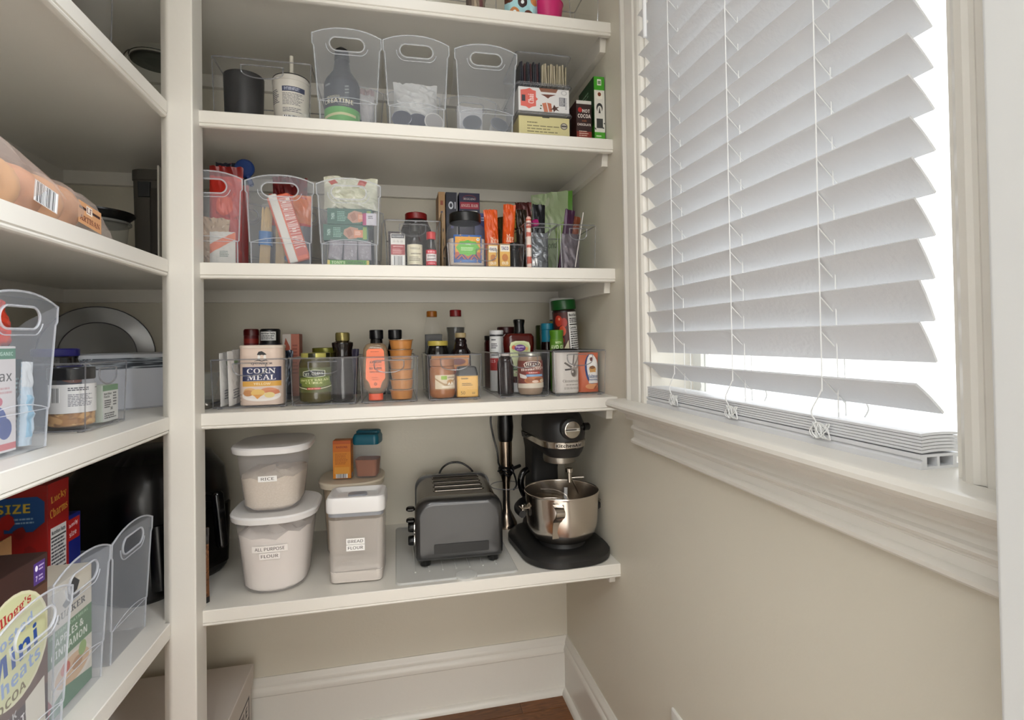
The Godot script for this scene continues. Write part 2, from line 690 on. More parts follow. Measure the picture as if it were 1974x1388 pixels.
# jars and bottles: o holds prof (outer profile), glass, fill (height), fill_mat, lid (profile), lid_mat, print, py0, py1, pa (half angle), pr
func vessel(called: String, label: String, category: String, at: Vector3, o: Dictionary, group := "", turn := 0.0) -> Node3D:
	var t := thing(called, label, category, at, turn, group)
	var n: int = o.get("n", 24)
	var prof: Array = o.prof
	part(t, o.get("body_name", "glass" if o.glass.albedo_color.a < 1.0 else "body"), lathe(prof, n), o.glass)
	if o.has("fill"):
		var inner := []
		for p in prof:
			if p[1] < o.fill:
				inner.append([maxf(p[0] - 0.0025, 0.001), maxf(p[1], 0.003)])
		var top_r := 0.001
		for i in prof.size() - 1:
			if prof[i][1] <= o.fill and prof[i + 1][1] >= o.fill:
				top_r = lerpf(prof[i][0], prof[i + 1][0], (o.fill - prof[i][1]) / maxf(1e-6, prof[i + 1][1] - prof[i][1]))
		inner.append([top_r - 0.0025, o.fill])
		part(t, "contents", lathe(inner, n), o.fill_mat)
	if o.has("lid"):
		part(t, o.get("lid_name", "lid"), lathe(o.lid, o.get("lid_n", n)), o.lid_mat)
	if o.has("print"):
		part(t, "label", arc_print(o.pr, o.py0, o.get("pr1", o.pr), o.py1, o.get("mid", 0.0) - o.pa, o.get("mid", 0.0) + o.pa), o.print)
	return t

# a printed carton: body colour, prints for the front and for the right or left side
func carton(called: String, label: String, at: Vector3, size: Vector3, body: Material, front: Material, side: Material = null, which := 1.0, turn := 0.0, category := "box", group := "") -> Node3D:
	var t := thing(called, label, category, at, turn, group)
	part(t, "carton", rbox(size.x, size.y, size.z, 0.001), body)
	if front:
		part(t, "front_print", panel(size.x - 0.001, size.y - 0.001), front, Vector3(0, 0.0005, size.z / 2 + 0.0004))
	if side:
		part(t, "side_print", panel(size.z - 0.001, size.y - 0.001), side, Vector3(which * (size.x / 2 + 0.0004), 0.0005, 0), Vector3(0, 90.0 * which, 0))
	return t

func pouch(called: String, label: String, at: Vector3, w: float, h: float, d: float, m: Material, turn := 0.0, tilt := Vector2.ZERO, crumple := 0.004, seed_ := 1, category := "bag", group := "", lean := 0.0) -> MeshInstance3D:
	at.y += absf(sin(deg_to_rad(tilt.y))) * w / 2 + absf(sin(deg_to_rad(tilt.x))) * d / 2
	var o := part(self, numbered(called), bag(w, h, d, crumple, 0.003, seed_, lean), m, at, Vector3(tilt.x, turn, tilt.y))
	tag(o, label, category, group)
	return o

# clear acrylic bin: outer size, open top, loop handle moulded into the front
func clear_bin(label: String, at: Vector3, w: float, h: float, d: float, turn := 0.0, group := "clear acrylic bins", handle := true, hw := 0.036, hy := 0.0) -> Node3D:
	var t := thing("clear_bin", label, "bin", at, turn, group)
	var e := 0.0022
	var hx := w / 2
	var hz := d / 2
	var s := loft_shape([[0.004, hx - 0.004, hz - 0.003, 0.006], [h, hx, hz, 0.006]], 2, true, false)
	var inn := loft_shape([[0.004 + e, hx - 0.004 - e, hz - 0.003 - e, 0.004], [h, hx - e, hz - e, 0.004]], 2, true, false)
	var tmp := inn.v.duplicate()
	for i in inn.v.size() / 3:
		inn.v[i * 3 + 1] = tmp[i * 3 + 2]
		inn.v[i * 3 + 2] = tmp[i * 3 + 1]
	s.add(inn)
	part(t, "walls", s.done(30), clear)
	var rim := []
	for p in rrect(hx - e * 0.4, hz - e * 0.4, 0.006, h, 0, 0, 3):
		rim.append(p)
	part(t, "rim", tube(rim, 0.0019, 5, true), clear_rim)
	var foot := []
	for p in rrect(hx - 0.004, hz - 0.003, 0.006, 0.0042, 0, 0, 3):
		foot.append(p)
	part(t, "base_edge", tube(foot, 0.0017, 5, true), clear_rim)
	var pad := lathe([[0.006, 0.0], [0.006, 0.003]], 8)
	for c in [[-1, 1], [1, 1], [1, -1], [-1, -1]]:
		part(t, "corner_rib", tube([Vector3(c[0] * (hx - 0.0052), 0.004, c[1] * (hz - 0.0042)), Vector3(c[0] * (hx - 0.0012), h, c[1] * (hz - 0.0012))], 0.0012, 4), clear_rim)
		part(t, "foot", pad, clear_rim, Vector3(c[0] * (hx - 0.016), 0, c[1] * (hz - 0.016)))
	if handle:
		var yc := h * 0.80 if hy == 0.0 else hy
		var lp := []
		for q in [[-1.0, 0.30], [-0.88, 0.42], [0.88, 0.42], [1.0, 0.30], [1.0, -0.02], [0.85, -0.26], [0.45, -0.42], [0.0, -0.46], [-0.45, -0.42], [-0.85, -0.26], [-1.0, -0.02]]:
			lp.append(Vector3(q[0] * hw, yc + q[1] * 0.034, hz + 0.0006 - 0.003 * (1.0 - yc / h)))
		part(t, "handle_loop", tube(curve(lp, 3, true), 0.0016, 5, true), clear_rim)
	return t

# tall frosted bin: flat sheets that lean outwards, arched front and back with a slot to grip
func frost_bin(label: String, at: Vector3, turn := 0.0, w := 0.165, wb := 0.134, h := 0.24, d := 0.30, group := "frosted handle bins", m: Material = null) -> Node3D:
	var t := thing("frosted_bin", label, "bin", at, turn, group)
	var fm := m if m else frost
	var front := PackedVector2Array()
	var sh := h * 0.925
	var step := h * 0.25
	var wbs := lerpf(wb, w, 0.27)
	for p in [[-wb / 2, 0.0], [wb / 2, 0.0], [wbs / 2 - 0.003, step], [wbs / 2, step + 0.002], [w / 2 - 0.004, sh - 0.03], [w / 2, sh - 0.025], [w / 2, sh]]:
		front.append(Vector2(p[0], p[1]))
	for k in range(1, 10):
		var u := 1.0 - k / 5.0
		front.append(Vector2(u * w / 2, sh + (h - sh) * (1.0 - pow(absf(u), 2.2))))
	for p in [[-w / 2, sh], [-w / 2, sh - 0.025], [-w / 2 + 0.004, sh - 0.03], [-wbs / 2, step + 0.002], [-wbs / 2 + 0.003, step]]:
		front.append(Vector2(p[0], p[1]))
	var slot := PackedVector2Array()
	var lp := []
	var lp2 := []
	for k in 24:
		var a := TAU * k / 24
		var c := Vector2(signf(cos(a)) * 0.024 + cos(a) * 0.0175, h * 0.835 + sin(a) * 0.0165)
		slot.append(c)
		lp.append(Vector3(c.x, c.y, 0.0013))
		lp2.append(Vector3(c.x * 1.2, h * 0.83 + (c.y - h * 0.835) * 1.45, 0.0013))
	var lean := rad_to_deg(atan((w - wb) * 0.4 / h))
	for side in [0, 1]:
		var fp := part(t, "front_panel" if side == 0 else "back_panel", sheet(front.duplicate(), 0.0022, slot.duplicate()), fm, Vector3(0, 0.002, (d / 2 - 0.010) * (1 if side == 0 else -1)), Vector3(lean, 0 if side == 0 else 180, 0))
		part(fp, "handle_rim", tube(lp, 0.0019, 5, true), frost_rim)
		var ar := []
		for k in 13:
			var u := -1.0 + k / 6.0
			ar.append(Vector3(u * (w / 2 - 0.001), sh + (h - sh) * (1.0 - pow(absf(u), 2.2)) - 0.001, 0.0011))
		part(fp, "top_edge", tube(ar, 0.0017, 5), frost_rim)
		part(fp, "grip_ridge", tube(lp2.slice(12, 25), 0.0011, 4), frost_rim)
		var sd := []
		for p in [[-wb / 2, 0.0], [-wbs / 2 + 0.003, step], [-wbs / 2, step + 0.002], [-w / 2 + 0.004, sh - 0.03], [-w / 2, sh - 0.025], [-w / 2, sh]]:
			sd.append(Vector3(p[0] + 0.0008, p[1], 0.0011))
		var sd2 := []
		for p in sd:
			sd2.append(p * Vector3(-1, 1, 1))
		part(fp, "side_edge", tube(sd, 0.0015, 4), frost_rim)
		part(fp, "side_edge", tube(sd2, 0.0015, 4), frost_rim)
		var rg := []
		for k in 9:
			var u := -1.0 + k / 4.0
			rg.append(Vector3(u * (wbs / 2 - 0.002), step + 0.012 * (1.0 - u * u), 0.0022))
		part(fp, "step_ridge", tube(rg, 0.0010, 4), frost_rim)
		part(fp, "step_ridge", tube([Vector3(-wbs / 2 + 0.003, step, 0.0022), Vector3(wbs / 2 - 0.003, step, 0.0022)], 0.0008, 4), frost_rim)
	# sides: dip between the two arched ends
	for sx in [-1.0, 1.0]:
		var sp := PackedVector2Array()
		sp.append(Vector2(-d / 2 + 0.010, 0.0))
		sp.append(Vector2(d / 2 - 0.010, 0.0))
		sp.append(Vector2(d / 2 - 0.001, sh))
		for k in range(1, 8):
			var u := 1.0 - k / 4.0
			sp.append(Vector2(u * (d / 2 - 0.004), sh - 0.060 * smoothstep(0.0, 0.6, 1.0 - absf(u))))
		sp.append(Vector2(-d / 2 + 0.001, sh))
		part(t, "side_panel", sheet(sp, 0.0022), fm, Vector3(sx * (wb / 2 - 0.001), 0.002, 0), Vector3(rad_to_deg(atan((w - wb) / 2 / sh)) , 90 * sx, 0))
	part(t, "base", rbox(wb, 0.003, d - 0.02, 0.001), fm)
	return t

# ---------------------------------------------------------------- the setting
var paint: StandardMaterial3D
var trim_paint: StandardMaterial3D
var clear: StandardMaterial3D
var clear_rim: StandardMaterial3D
var frost: StandardMaterial3D
var frost_rim: StandardMaterial3D
var steel: StandardMaterial3D

func setup_materials() -> void:
	var orange_peel := noise_tex(256, 0.05, [], 1, true, 2.0)
	paint = mat(0.86, 0.835, 0.77, 0.5).duplicate()
	paint.normal_enabled = true
	paint.normal_texture = orange_peel
	paint.normal_scale = 0.12
	paint.uv1_triplanar = true
	paint.uv1_world_triplanar = true
	paint.uv1_scale = Vector3(6, 6, 6)
	trim_paint = mat(0.895, 0.878, 0.84, 0.32).duplicate()
	trim_paint.normal_enabled = true
	trim_paint.normal_texture = orange_peel
	trim_paint.normal_scale = 0.05
	trim_paint.uv1_triplanar = true
	trim_paint.uv1_world_triplanar = true
	trim_paint.uv1_scale = Vector3(3, 3, 3)
	clear = mat(0.75, 0.76, 0.79, 0.03, 0.0, 0.012)
	clear_rim = mat(0.52, 0.52, 0.54, 0.06, 0.0, 0.42)
	frost = mat(0.80, 0.82, 0.85, 0.42, 0.0, 0.105)
	frost_rim = mat(0.88, 0.89, 0.91, 0.40, 0.0, 0.42)
	steel = mat(0.83, 0.80, 0.765, 0.19, 1.0)

# a moulding: profile (out from the wall, height) run between two points along the wall; out: direction away from the wall
func moulding(prof: Array, a: Vector3, b: Vector3, out: Vector3, mitre_a := 0.0, mitre_b := 0.0) -> ArrayMesh:
	var s := Shape.new()
	var along := (b - a).normalized()
	var ra := PackedVector3Array()
	var rb := PackedVector3Array()
	for p in prof:
		ra.append(a + out * p[0] + Vector3.UP * p[1] + along * mitre_a * p[0])
		rb.append(b + out * p[0] + Vector3.UP * p[1] - along * mitre_b * p[0])
	var flip := along.cross(out).y < 0.0
	for k in prof.size():
		var q := (k + 1) % prof.size()
		if flip:
			s.quad(ra[q], rb[q], rb[k], ra[k])
		else:
			s.quad(rb[q], ra[q], ra[k], rb[k])
	var p2 := PackedVector2Array()
	for p in prof:
		p2.append(Vector2(p[0], p[1]))
	var ix := Geometry2D.triangulate_polygon(p2)
	for t in ix.size() / 3:
		s.tri(ra[ix[t * 3]], ra[ix[t * 3 + 1]], ra[ix[t * 3 + 2]])
		s.tri(rb[ix[t * 3]], rb[ix[t * 3 + 2]], rb[ix[t * 3 + 1]])
	return s.done(28)

const WIN_A := 0.655
const WIN_B := 1.345
const WIN_LO := 1.045
const WIN_HI := 2.30
const WALL := 0.14

func build_room() -> void:
	# oak floor: boards that run along x
	var sub := struct("floor", block(Vector3(LEFT - 0.1, -0.12, -0.1), Vector3(0.1, -0.014, 1.62)), mat(0.25, 0.17, 0.10, 0.8))
	sub.set_meta("label", "oak strip floor of the pantry")
	var woods := []
	for k in 4:
		var m := StandardMaterial3D.new()
		m.albedo_texture = oak_texture(k)
		m.roughness = 0.34
		m.uv1_scale = Vector3(1, 1, 1)
		woods.append(m)
	var row := 0
	var z := 0.0
	while z < 1.6:
		var x := LEFT + (row % 3) * 0.23 - 0.5
		while x < 0.0:
			var x0 := maxf(x, LEFT)
			var x1 := minf(x + [0.92, 1.25, 0.7][(row + int(x * 3.0)) % 3], 0.0)
			if x1 - x0 > 0.02:
				var s := Shape.new()
				s.box(Vector3(x0 + 0.0006, -0.014, z + 0.0006), Vector3(x1 - 0.0006, 0.0, z + 0.0822))
				for i in s.v.size():
					s.uv[i] = Vector2((s.v[i].x - x0) / 1.25 + row * 0.37, (s.v[i].z - z) / 0.083)
				part(sub, "board", s.done(10), woods[(row * 2 + int((x + 3.0) * 7.0)) % 4])
			x = x1 if x1 > x else x + 0.5
		z += 0.083
		row += 1
	struct("ceiling", block(Vector3(LEFT - 0.1, CEIL, -0.1), Vector3(0.0 + WALL, CEIL + 0.1, 1.6)), mat(0.90, 0.89, 0.86, 0.8))
	struct("wall_back", block(Vector3(LEFT - 0.1, -0.1, -0.1), Vector3(WALL, CEIL, 0.0)), paint)
	struct("wall_left", block(Vector3(LEFT - 0.1, -0.1, 0.0), Vector3(LEFT, CEIL, FRONT)), paint)
	var wr := Shape.new()
	wr.box(Vector3(0, -0.1, 0), Vector3(WALL, CEIL, WIN_A))
	wr.box(Vector3(0, -0.1, WIN_B), Vector3(WALL, CEIL, 1.6))
	wr.box(Vector3(0, -0.1, WIN_A), Vector3(WALL, WIN_LO, WIN_B))
	wr.box(Vector3(0, WIN_HI, WIN_A), Vector3(WALL, CEIL, WIN_B))
	struct("wall_right", wr.done(10), paint)
	# the front wall with the open doorway that the camera looks through
	var wf := Shape.new()
	wf.box(Vector3(LEFT - 0.1, -0.1, FRONT), Vector3(-0.98, CEIL, FRONT + 0.15))
	wf.box(Vector3(-0.09, -0.1, FRONT + 0.012), Vector3(0.0, CEIL, FRONT + 0.15))
	wf.box(Vector3(-0.98, 2.2, FRONT), Vector3(-0.09, CEIL, FRONT + 0.15))
	struct("wall_front", wf.done(10), paint)
	# white jamb of that doorway
	var jam := loft([[0, 0.012, 0.09, 0.004], [2.2, 0.012, 0.09, 0.004]], 2)
	var tj := struct("trim_1", jam, mat(0.81, 0.81, 0.80, 0.35), Vector3(-0.102, 0, FRONT + 0.09))
	part(tj, "casing", loft([[0, 0.05, 0.007, 0.004], [2.2, 0.05, 0.007, 0.004]], 2), trim_paint, Vector3(0.048, 0, -0.09))
	tj.set_meta("label", "white door jamb at the edge of the doorway")
	var tk := struct("trim_2", jam, mat(0.87, 0.87, 0.86, 0.35), Vector3(-0.968, 0, FRONT + 0.09))
	tk.set_meta("label", "white door jamb beside the shelves")
	# baseboards with a cap moulding and a shoe
	var base := [[0, 0], [0.016, 0], [0.016, 0.135], [0.019, 0.139], [0.0195, 0.150], [0.016, 0.158], [0.0125, 0.162], [0.0125, 0.170], [0.010, 0.176], [0.006, 0.183], [0.004, 0.188], [0, 0.188]]
	var shoe := [[0.016, 0], [0.031, 0], [0.030, 0.008], [0.026, 0.015], [0.020, 0.019], [0.016, 0.020]]
	for d in [["baseboard_back", Vector3(LEFT, 0, 0), Vector3(0, 0, 0), Vector3.BACK, "white baseboard along the back wall"], ["baseboard_right", Vector3(0, 0, 0), Vector3(0, 0, FRONT), Vector3.LEFT, "white baseboard under the window"], ["baseboard_left", Vector3(LEFT, 0, FRONT), Vector3(LEFT, 0, 0), Vector3.RIGHT, "white baseboard along the left wall"]]:
		var o := struct(d[0], moulding(base, d[1], d[2], d[3], 1.0 if d[0] != "baseboard_left" else 0.0, 1.0 if d[0] != "baseboard_right" else 0.0), trim_paint)
		o.set_meta("label", d[4])
		part(o, "shoe_moulding", moulding(shoe, d[1], d[2], d[3], 1.0, 1.0), trim_paint)
	# outlet plate low on the window wall
	var op := thing("outlet_plate", "white outlet cover plate low on the wall under the window", "outlet", Vector3(0, 0.305, 0.769), -90.0)
	part(op, "plate", loft_shape([[0, 0.040, 0.0595, 0.003], [0.003, 0.040, 0.0595, 0.003], [0.006, 0.036, 0.0555, 0.003]], 2).moved(Transform3D(Basis(Vector3.RIGHT, PI / 2), Vector3(0, 0.0595, 0))).done(), mat(0.90, 0.89, 0.86, 0.3))
	for k in 2:
		part(op, "socket", loft_shape([[0, 0.0165, 0.014, 0.008], [0.0075, 0.0165, 0.014, 0.008]], 4).moved(Transform3D(Basis(Vector3.RIGHT, PI / 2), Vector3(0, 0.039 + k * 0.041, 0))).done(), mat(0.86, 0.85, 0.82, 0.3))

func oak_texture(k: int) -> ImageTexture:
	var nz := FastNoiseLite.new()
	nz.seed = 40 + k
	nz.frequency = 0.02
	nz.fractal_octaves = 4
	var im := Image.create(512, 64, false, Image.FORMAT_RGB8)
	var tone: float = [1.0, 0.86, 1.1, 0.94][k]
	for y in 64:
		for x in 512:
			var warp := nz.get_noise_2d(x * 0.35, y * 1.2 + 300.0) * 26.0
			var rings := sin((y + warp) * 0.75 + nz.get_noise_2d(x * 0.12, 7.0) * 6.0)
			var fine := nz.get_noise_2d(x * 1.2, y * 34.0)
			var v := 0.62 + 0.20 * rings * absf(rings) + 0.28 * fine
			var c := Color(0.60, 0.38, 0.19).lerp(Color(0.33, 0.175, 0.07), clampf(1.0 - v, 0.0, 1.0)) * tone
			im.set_pixel(x, y, Color(minf(c.r, 1.0), minf(c.g, 1.0), minf(c.b, 1.0)))
	return ImageTexture.create_from_image(im)

func build_shelves() -> void:
	var post := Shape.new()
	var ra := PackedVector3Array()
	var rb := PackedVector3Array()
	for p in [[-1.069, 0.445], [-1.0, 0.445], [-1.0, 0.5], [-1.001, 0.5035], [-1.0045, 0.505], [-1.046, 0.505], [-1.051, 0.504], [-1.056, 0.501], [-1.067, 0.490], [-1.069, 0.487]]:
		ra.append(Vector3(p[0], 0, p[1]))
		rb.append(Vector3(p[0], CEIL, p[1]))
	post.rings([ra, rb])
	var pn := solo("corner_post", "cream square post at the inner corner of the shelves", "post", post.done(30), trim_paint)
	pn.set_meta("kind", "structure")
	var names := [["topmost shelf at the upper edge of the picture", HA], ["second shelf, carrying three tall frosted bins with handles", HB], ["third shelf, carrying the pasta and snack bins", HC], ["fourth shelf, carrying six clear bins of jars", HD], ["lowest shelf, carrying the toaster and stand mixer", HE]]
	for d in names:
		var h: float = d[1]
		var o := thing("pantry_shelf", "cream painted L-shaped " + d[0], "shelf", Vector3(0, h, 0), 0.0, "painted pantry shelves")
		part(o, "back_board", block(Vector3(LEFT, -0.019, 0), Vector3(0, 0, DEPTH - 0.012)), trim_paint)
		part(o, "side_board", block(Vector3(LEFT, -0.019, DEPTH - 0.012), Vector3(INNER - 0.012, 0, FRONT)), trim_paint)
		# nosing: a flat band, a fine groove and a small rounded bead under it
		var nose := [[0, 0.0005], [0.011, 0.0005], [0.0125, -0.001], [0.0125, -0.0265], [0.011, -0.0275], [0.0095, -0.0283], [0.011, -0.0292], [0.0115, -0.032], [0.010, -0.0345], [0.007, -0.036], [0, -0.036]]
		part(o, "front_band", moulding(nose, Vector3(-1.0, 0, DEPTH - 0.012), Vector3(0, 0, DEPTH - 0.012), Vector3.BACK), trim_paint)
		part(o, "side_band", moulding(nose, Vector3(INNER - 0.012, 0, FRONT), Vector3(INNER - 0.012, 0, 0.505), Vector3.RIGHT), trim_paint)
		part(o, "cleat", block(Vector3(LEFT + 0.018, -0.057, 0), Vector3(-0.018, -0.019, 0.018)), trim_paint)
		part(o, "cleat", block(Vector3(LEFT, -0.057, 0), Vector3(LEFT + 0.018, -0.019, FRONT)), trim_paint)
		var s := Shape.new()
		s.rings([rrect(0.009, 0.216, 0.002, -0.062, -0.009, 0.216, 1), rrect(0.009, 0.220, 0.002, -0.019, -0.009, 0.220, 1)])
		part(o, "cleat", s.done(25), trim_paint)

func build_window() -> void:
	var w := struct("window_1", block(Vector3(0.105, WIN_LO, WIN_A), Vector3(0.125, WIN_LO + 0.045, WIN_B)), mat(0.92, 0.92, 0.90, 0.4))
	w.set_meta("label", "window with white sashes behind the blind")
	for z in [WIN_A, WIN_B - 0.04]:
		part(w, "stile", block(Vector3(0.105, WIN_LO, z), Vector3(0.125, WIN_HI, z + 0.04)), mat(0.92, 0.92, 0.90, 0.4))
	part(w, "top_rail", block(Vector3(0.105, WIN_HI - 0.045, WIN_A), Vector3(0.125, WIN_HI, WIN_B)), mat(0.92, 0.92, 0.90, 0.4))
	part(w, "meeting_rail", block(Vector3(0.100, 1.66, WIN_A), Vector3(0.128, 1.70, WIN_B)), mat(0.92, 0.92, 0.90, 0.4))
	part(w, "glass_pane", block(Vector3(0.113, WIN_LO + 0.045, WIN_A + 0.04), Vector3(0.117, 1.66, WIN_B - 0.04)), mat(0.9, 0.95, 0.95, 0.02, 0.0, 0.03))
	part(w, "glass_pane", block(Vector3(0.113, 1.70, WIN_A + 0.04), Vector3(0.117, WIN_HI - 0.045, WIN_B - 0.04)), mat(0.9, 0.95, 0.95, 0.02, 0.0, 0.03))
	var rv := Shape.new()
	rv.box(Vector3(-0.001, WIN_LO, WIN_A), Vector3(0.105, WIN_HI, WIN_A + 0.008))
	rv.box(Vector3(-0.001, WIN_LO, WIN_B - 0.008), Vector3(0.105, WIN_HI, WIN_B))
	rv.box(Vector3(-0.001, WIN_HI - 0.008, WIN_A), Vector3(0.105, WIN_HI, WIN_B))
	part(w, "jamb_lining", rv.done(10), trim_paint)
	# casing: stepped profile, swept upright; across the width (towards the opening) and out from the wall
	var cas := [[0, 0], [0, 0.016], [0.003, 0.020], [0.012, 0.021], [0.018, 0.0185], [0.024, 0.0165], [0.030, 0.018], [0.062, 0.015], [0.066, 0.0115], [0.071, 0.0115], [0.076, 0.014], [0.084, 0.013], [0.090, 0.009], [0.093, 0.004], [0.093, 0]]
	for side in [0, 1]:
		var lo := PackedVector3Array()
		var hi := PackedVector3Array()
		for p in cas:
			var z: float = 0.563 + p[0] if side == 0 else 1.437 - p[0]
			lo.append(Vector3(-p[1], 1.066, z))
			hi.append(Vector3(-p[1], WIN_HI + 0.09, z))
		if side == 1:
			lo.reverse()
			hi.reverse()
		var s := Shape.new()
		s.rings([lo, hi])
		part(w, "casing", s.done(24), trim_paint)
	part(w, "head_casing", block(Vector3(-0.018, WIN_HI, 0.563), Vector3(0, WIN_HI + 0.09, 1.437)), trim_paint)
	# stool with a round nose, bed moulding and stepped apron
	var stool := [[-0.105, 0.0], [0.050, 0.0], [0.057, -0.002], [0.062, -0.008], [0.062, -0.014], [0.057, -0.0195], [0.050, -0.022], [-0.105, -0.022]]
	part(w, "stool", moulding(stool, Vector3(0, 1.066, 0.535), Vector3(0, 1.066, 1.449), Vector3.LEFT), trim_paint)
	var bed := [[0, -0.022], [0.046, -0.022], [0.045, -0.026], [0.036, -0.029], [0.029, -0.034], [0.026, -0.039], [0.024, -0.041], [0.024, -0.045], [0, -0.045]]
	part(w, "bed_moulding", moulding(bed, Vector3(0, 1.066, 0.573), Vector3(0, 1.066, 1.449), Vector3.LEFT), trim_paint)
	var apron := [[0, -0.045], [0.015, -0.045], [0.0155, -0.058], [0.019, -0.061], [0.0205, -0.065], [0.0185, -0.069], [0.0145, -0.0705], [0.0145, -0.0735], [0.0125, -0.075], [0.0125, -0.088], [0.017, -0.090], [0.021, -0.094], [0.0205, -0.099], [0.017, -0.1025], [0, -0.1025]]
	part(w, "apron", moulding(apron, Vector3(0, 1.066, 0.590), Vector3(0, 1.066, 1.449), Vector3.LEFT), trim_paint)
	build_blind()
	# outside: a pale yard
	struct("ground_outside", block(Vector3(0.6, -0.7, -25), Vector3(60, -0.6, 25)), mat(0.88, 0.88, 0.87, 0.9)).set_meta("label", "pale ground seen outside the window")

func build_blind() -> void:
	var white := mat(0.87, 0.872, 0.878, 0.42).duplicate()
	white.backlight_enabled = true
	white.backlight = Color(0.12, 0.12, 0.125)
	white.normal_enabled = true
	white.normal_texture = noise_tex(128, 0.05, [], 4, true, 3.0, 9)
	white.normal_scale = 0.25
	white.uv1_scale = Vector3(1, 1, 1)
	var za := 0.640
	var zb := 1.303
	var zm := (za + zb) / 2
	var b := thing("window_blind", "white faux wood blind with tilted slats hanging in the window", "blind", Vector3(0.006, 1.066, zm))
	var len_ := zb - za
	# one slat: 50 mm wide, slightly crowned
	var s := Shape.new()
	var rs := []
	for e in [-1.0, 1.0]:
		var ring := PackedVector3Array()
		for k in 9:
			var t := -1.0 + k * 0.25
			ring.append(Vector3(t * 0.025, 0.0015 + (1 - t * t) * 0.0012, e * len_ / 2))
		for k in 9:
			var t := 1.0 - k * 0.25
			ring.append(Vector3(t * 0.025, -0.0015 + (1 - t * t) * 0.0012, e * len_ / 2))
		rs.append(ring)
	s.rings(rs)
	for i in s.v.size():
		s.uv[i] = Vector2(s.v[i].z / 0.3, s.v[i].x / 0.075)
	var slat := s.done(50)
	var y0 := 0.094
	for k in 25:
		part(b, "slat", slat, white, Vector3(0, y0 + k * 0.0466 - (0.016 if k == 0 else 0.0), 0), Vector3(0, 0, -([42.0, 63.0, 66.0, 63.0, 56.0, 50.0][k] if k < 6 else 46.5)))
	# slats that rest in a stack on the bottom rail
	for k in 6:
		part(b, "slat", slat, white, Vector3(0.012, 0.0195 + k * 0.0037, 0))
	# hollow bottom rail with lips
	var rail := PackedVector2Array()
	for p in [[-0.027, 0.0], [0.027, 0.0], [0.027, 0.005], [0.023, 0.005], [0.023, 0.012], [0.027, 0.012], [0.027, 0.0165], [-0.027, 0.0165], [-0.027, 0.012], [-0.024, 0.010], [-0.027, 0.007]]:
		rail.append(Vector2(p[0], p[1]))
	var hole := PackedVector2Array([Vector2(-0.018, 0.003), Vector2(0.018, 0.003), Vector2(0.018, 0.0135), Vector2(-0.018, 0.0135)])
	var rl := sheet_shape(rail, len_, hole)
	rl.moved(Transform3D(Basis(), Vector3(0.012, 0.0, -len_ / 2)))
	rl.box(Vector3(0.008, 0.003, -len_ / 2), Vector3(0.0115, 0.0135, len_ / 2))
	part(b, "bottom_rail", rl.done(30), white)
	part(b, "head_rail", block(Vector3(-0.028, 1.19, -len_ / 2), Vector3(0.03, 1.232, len_ / 2)), white)
	# ladder cords with a rung under each slat, lift cords, and the tied slack in front of the stack
	var cord := mat(0.93, 0.93, 0.92, 0.7)
	for z in [-0.185, 0.007, 0.200]:
		var lad := Shape.new()
		lad.add(tube_shape([Vector3(-0.0185, 1.2, z), Vector3(-0.0185, 0.075, z)], 0.0009, 5))
		lad.add(tube_shape([Vector3(0.0185, 1.2, z), Vector3(0.0185, 0.03, z)], 0.0009, 5))
		lad.add(tube_shape([Vector3(0.001, 1.2, z + 0.006), Vector3(0.001, 0.04, z + 0.006)], 0.0009, 5))
		for k in 25:
			var y := y0 + k * 0.0466 - (0.016 if k == 0 else 0.0)
			lad.add(tube_shape([Vector3(-0.0185, y + 0.0152, z), Vector3(0.0185, y - 0.0205, z)], 0.0008, 4))
		part(b, "ladder_cord", lad.done(60), cord)
		var loops := []
		for k in 34:
			var a := k * 1.13
			loops.append(Vector3(-0.0175 - 0.004 * absf(sin(a * 0.7)), 0.022 + 0.011 * sin(a * 1.31) , z - 0.004 + 0.019 * sin(a) * (0.6 + 0.4 * cos(a * 0.37))))
		var path := [Vector3(-0.0185, 0.078, z), Vector3(-0.021, 0.064, z - 0.006), Vector3(-0.022, 0.046, z - 0.016), Vector3(-0.021, 0.034, z - 0.010)] + loops
		part(b, "knotted_cord", tube(curve(path, 3), 0.0009, 4), cord)
		part(b, "slack_cord", tube(curve([Vector3(0.0185, 0.078, z + 0.004), Vector3(0.020, 0.072, z + 0.02), Vector3(0.023, 0.055, z + 0.031), Vector3(0.022, 0.042, z + 0.026)], 5), 0.0011, 5), cord)
	var wand := Shape.new()
	wand.add(lathe_shape([[0.0036, 0.0], [0.0045, 0.002], [0.0045, 0.40]], 10))
	part(b, "tilt_wand", wand.done(), mat(0.92, 0.92, 0.92, 0.25), Vector3(-0.040, 0.805, -0.244))

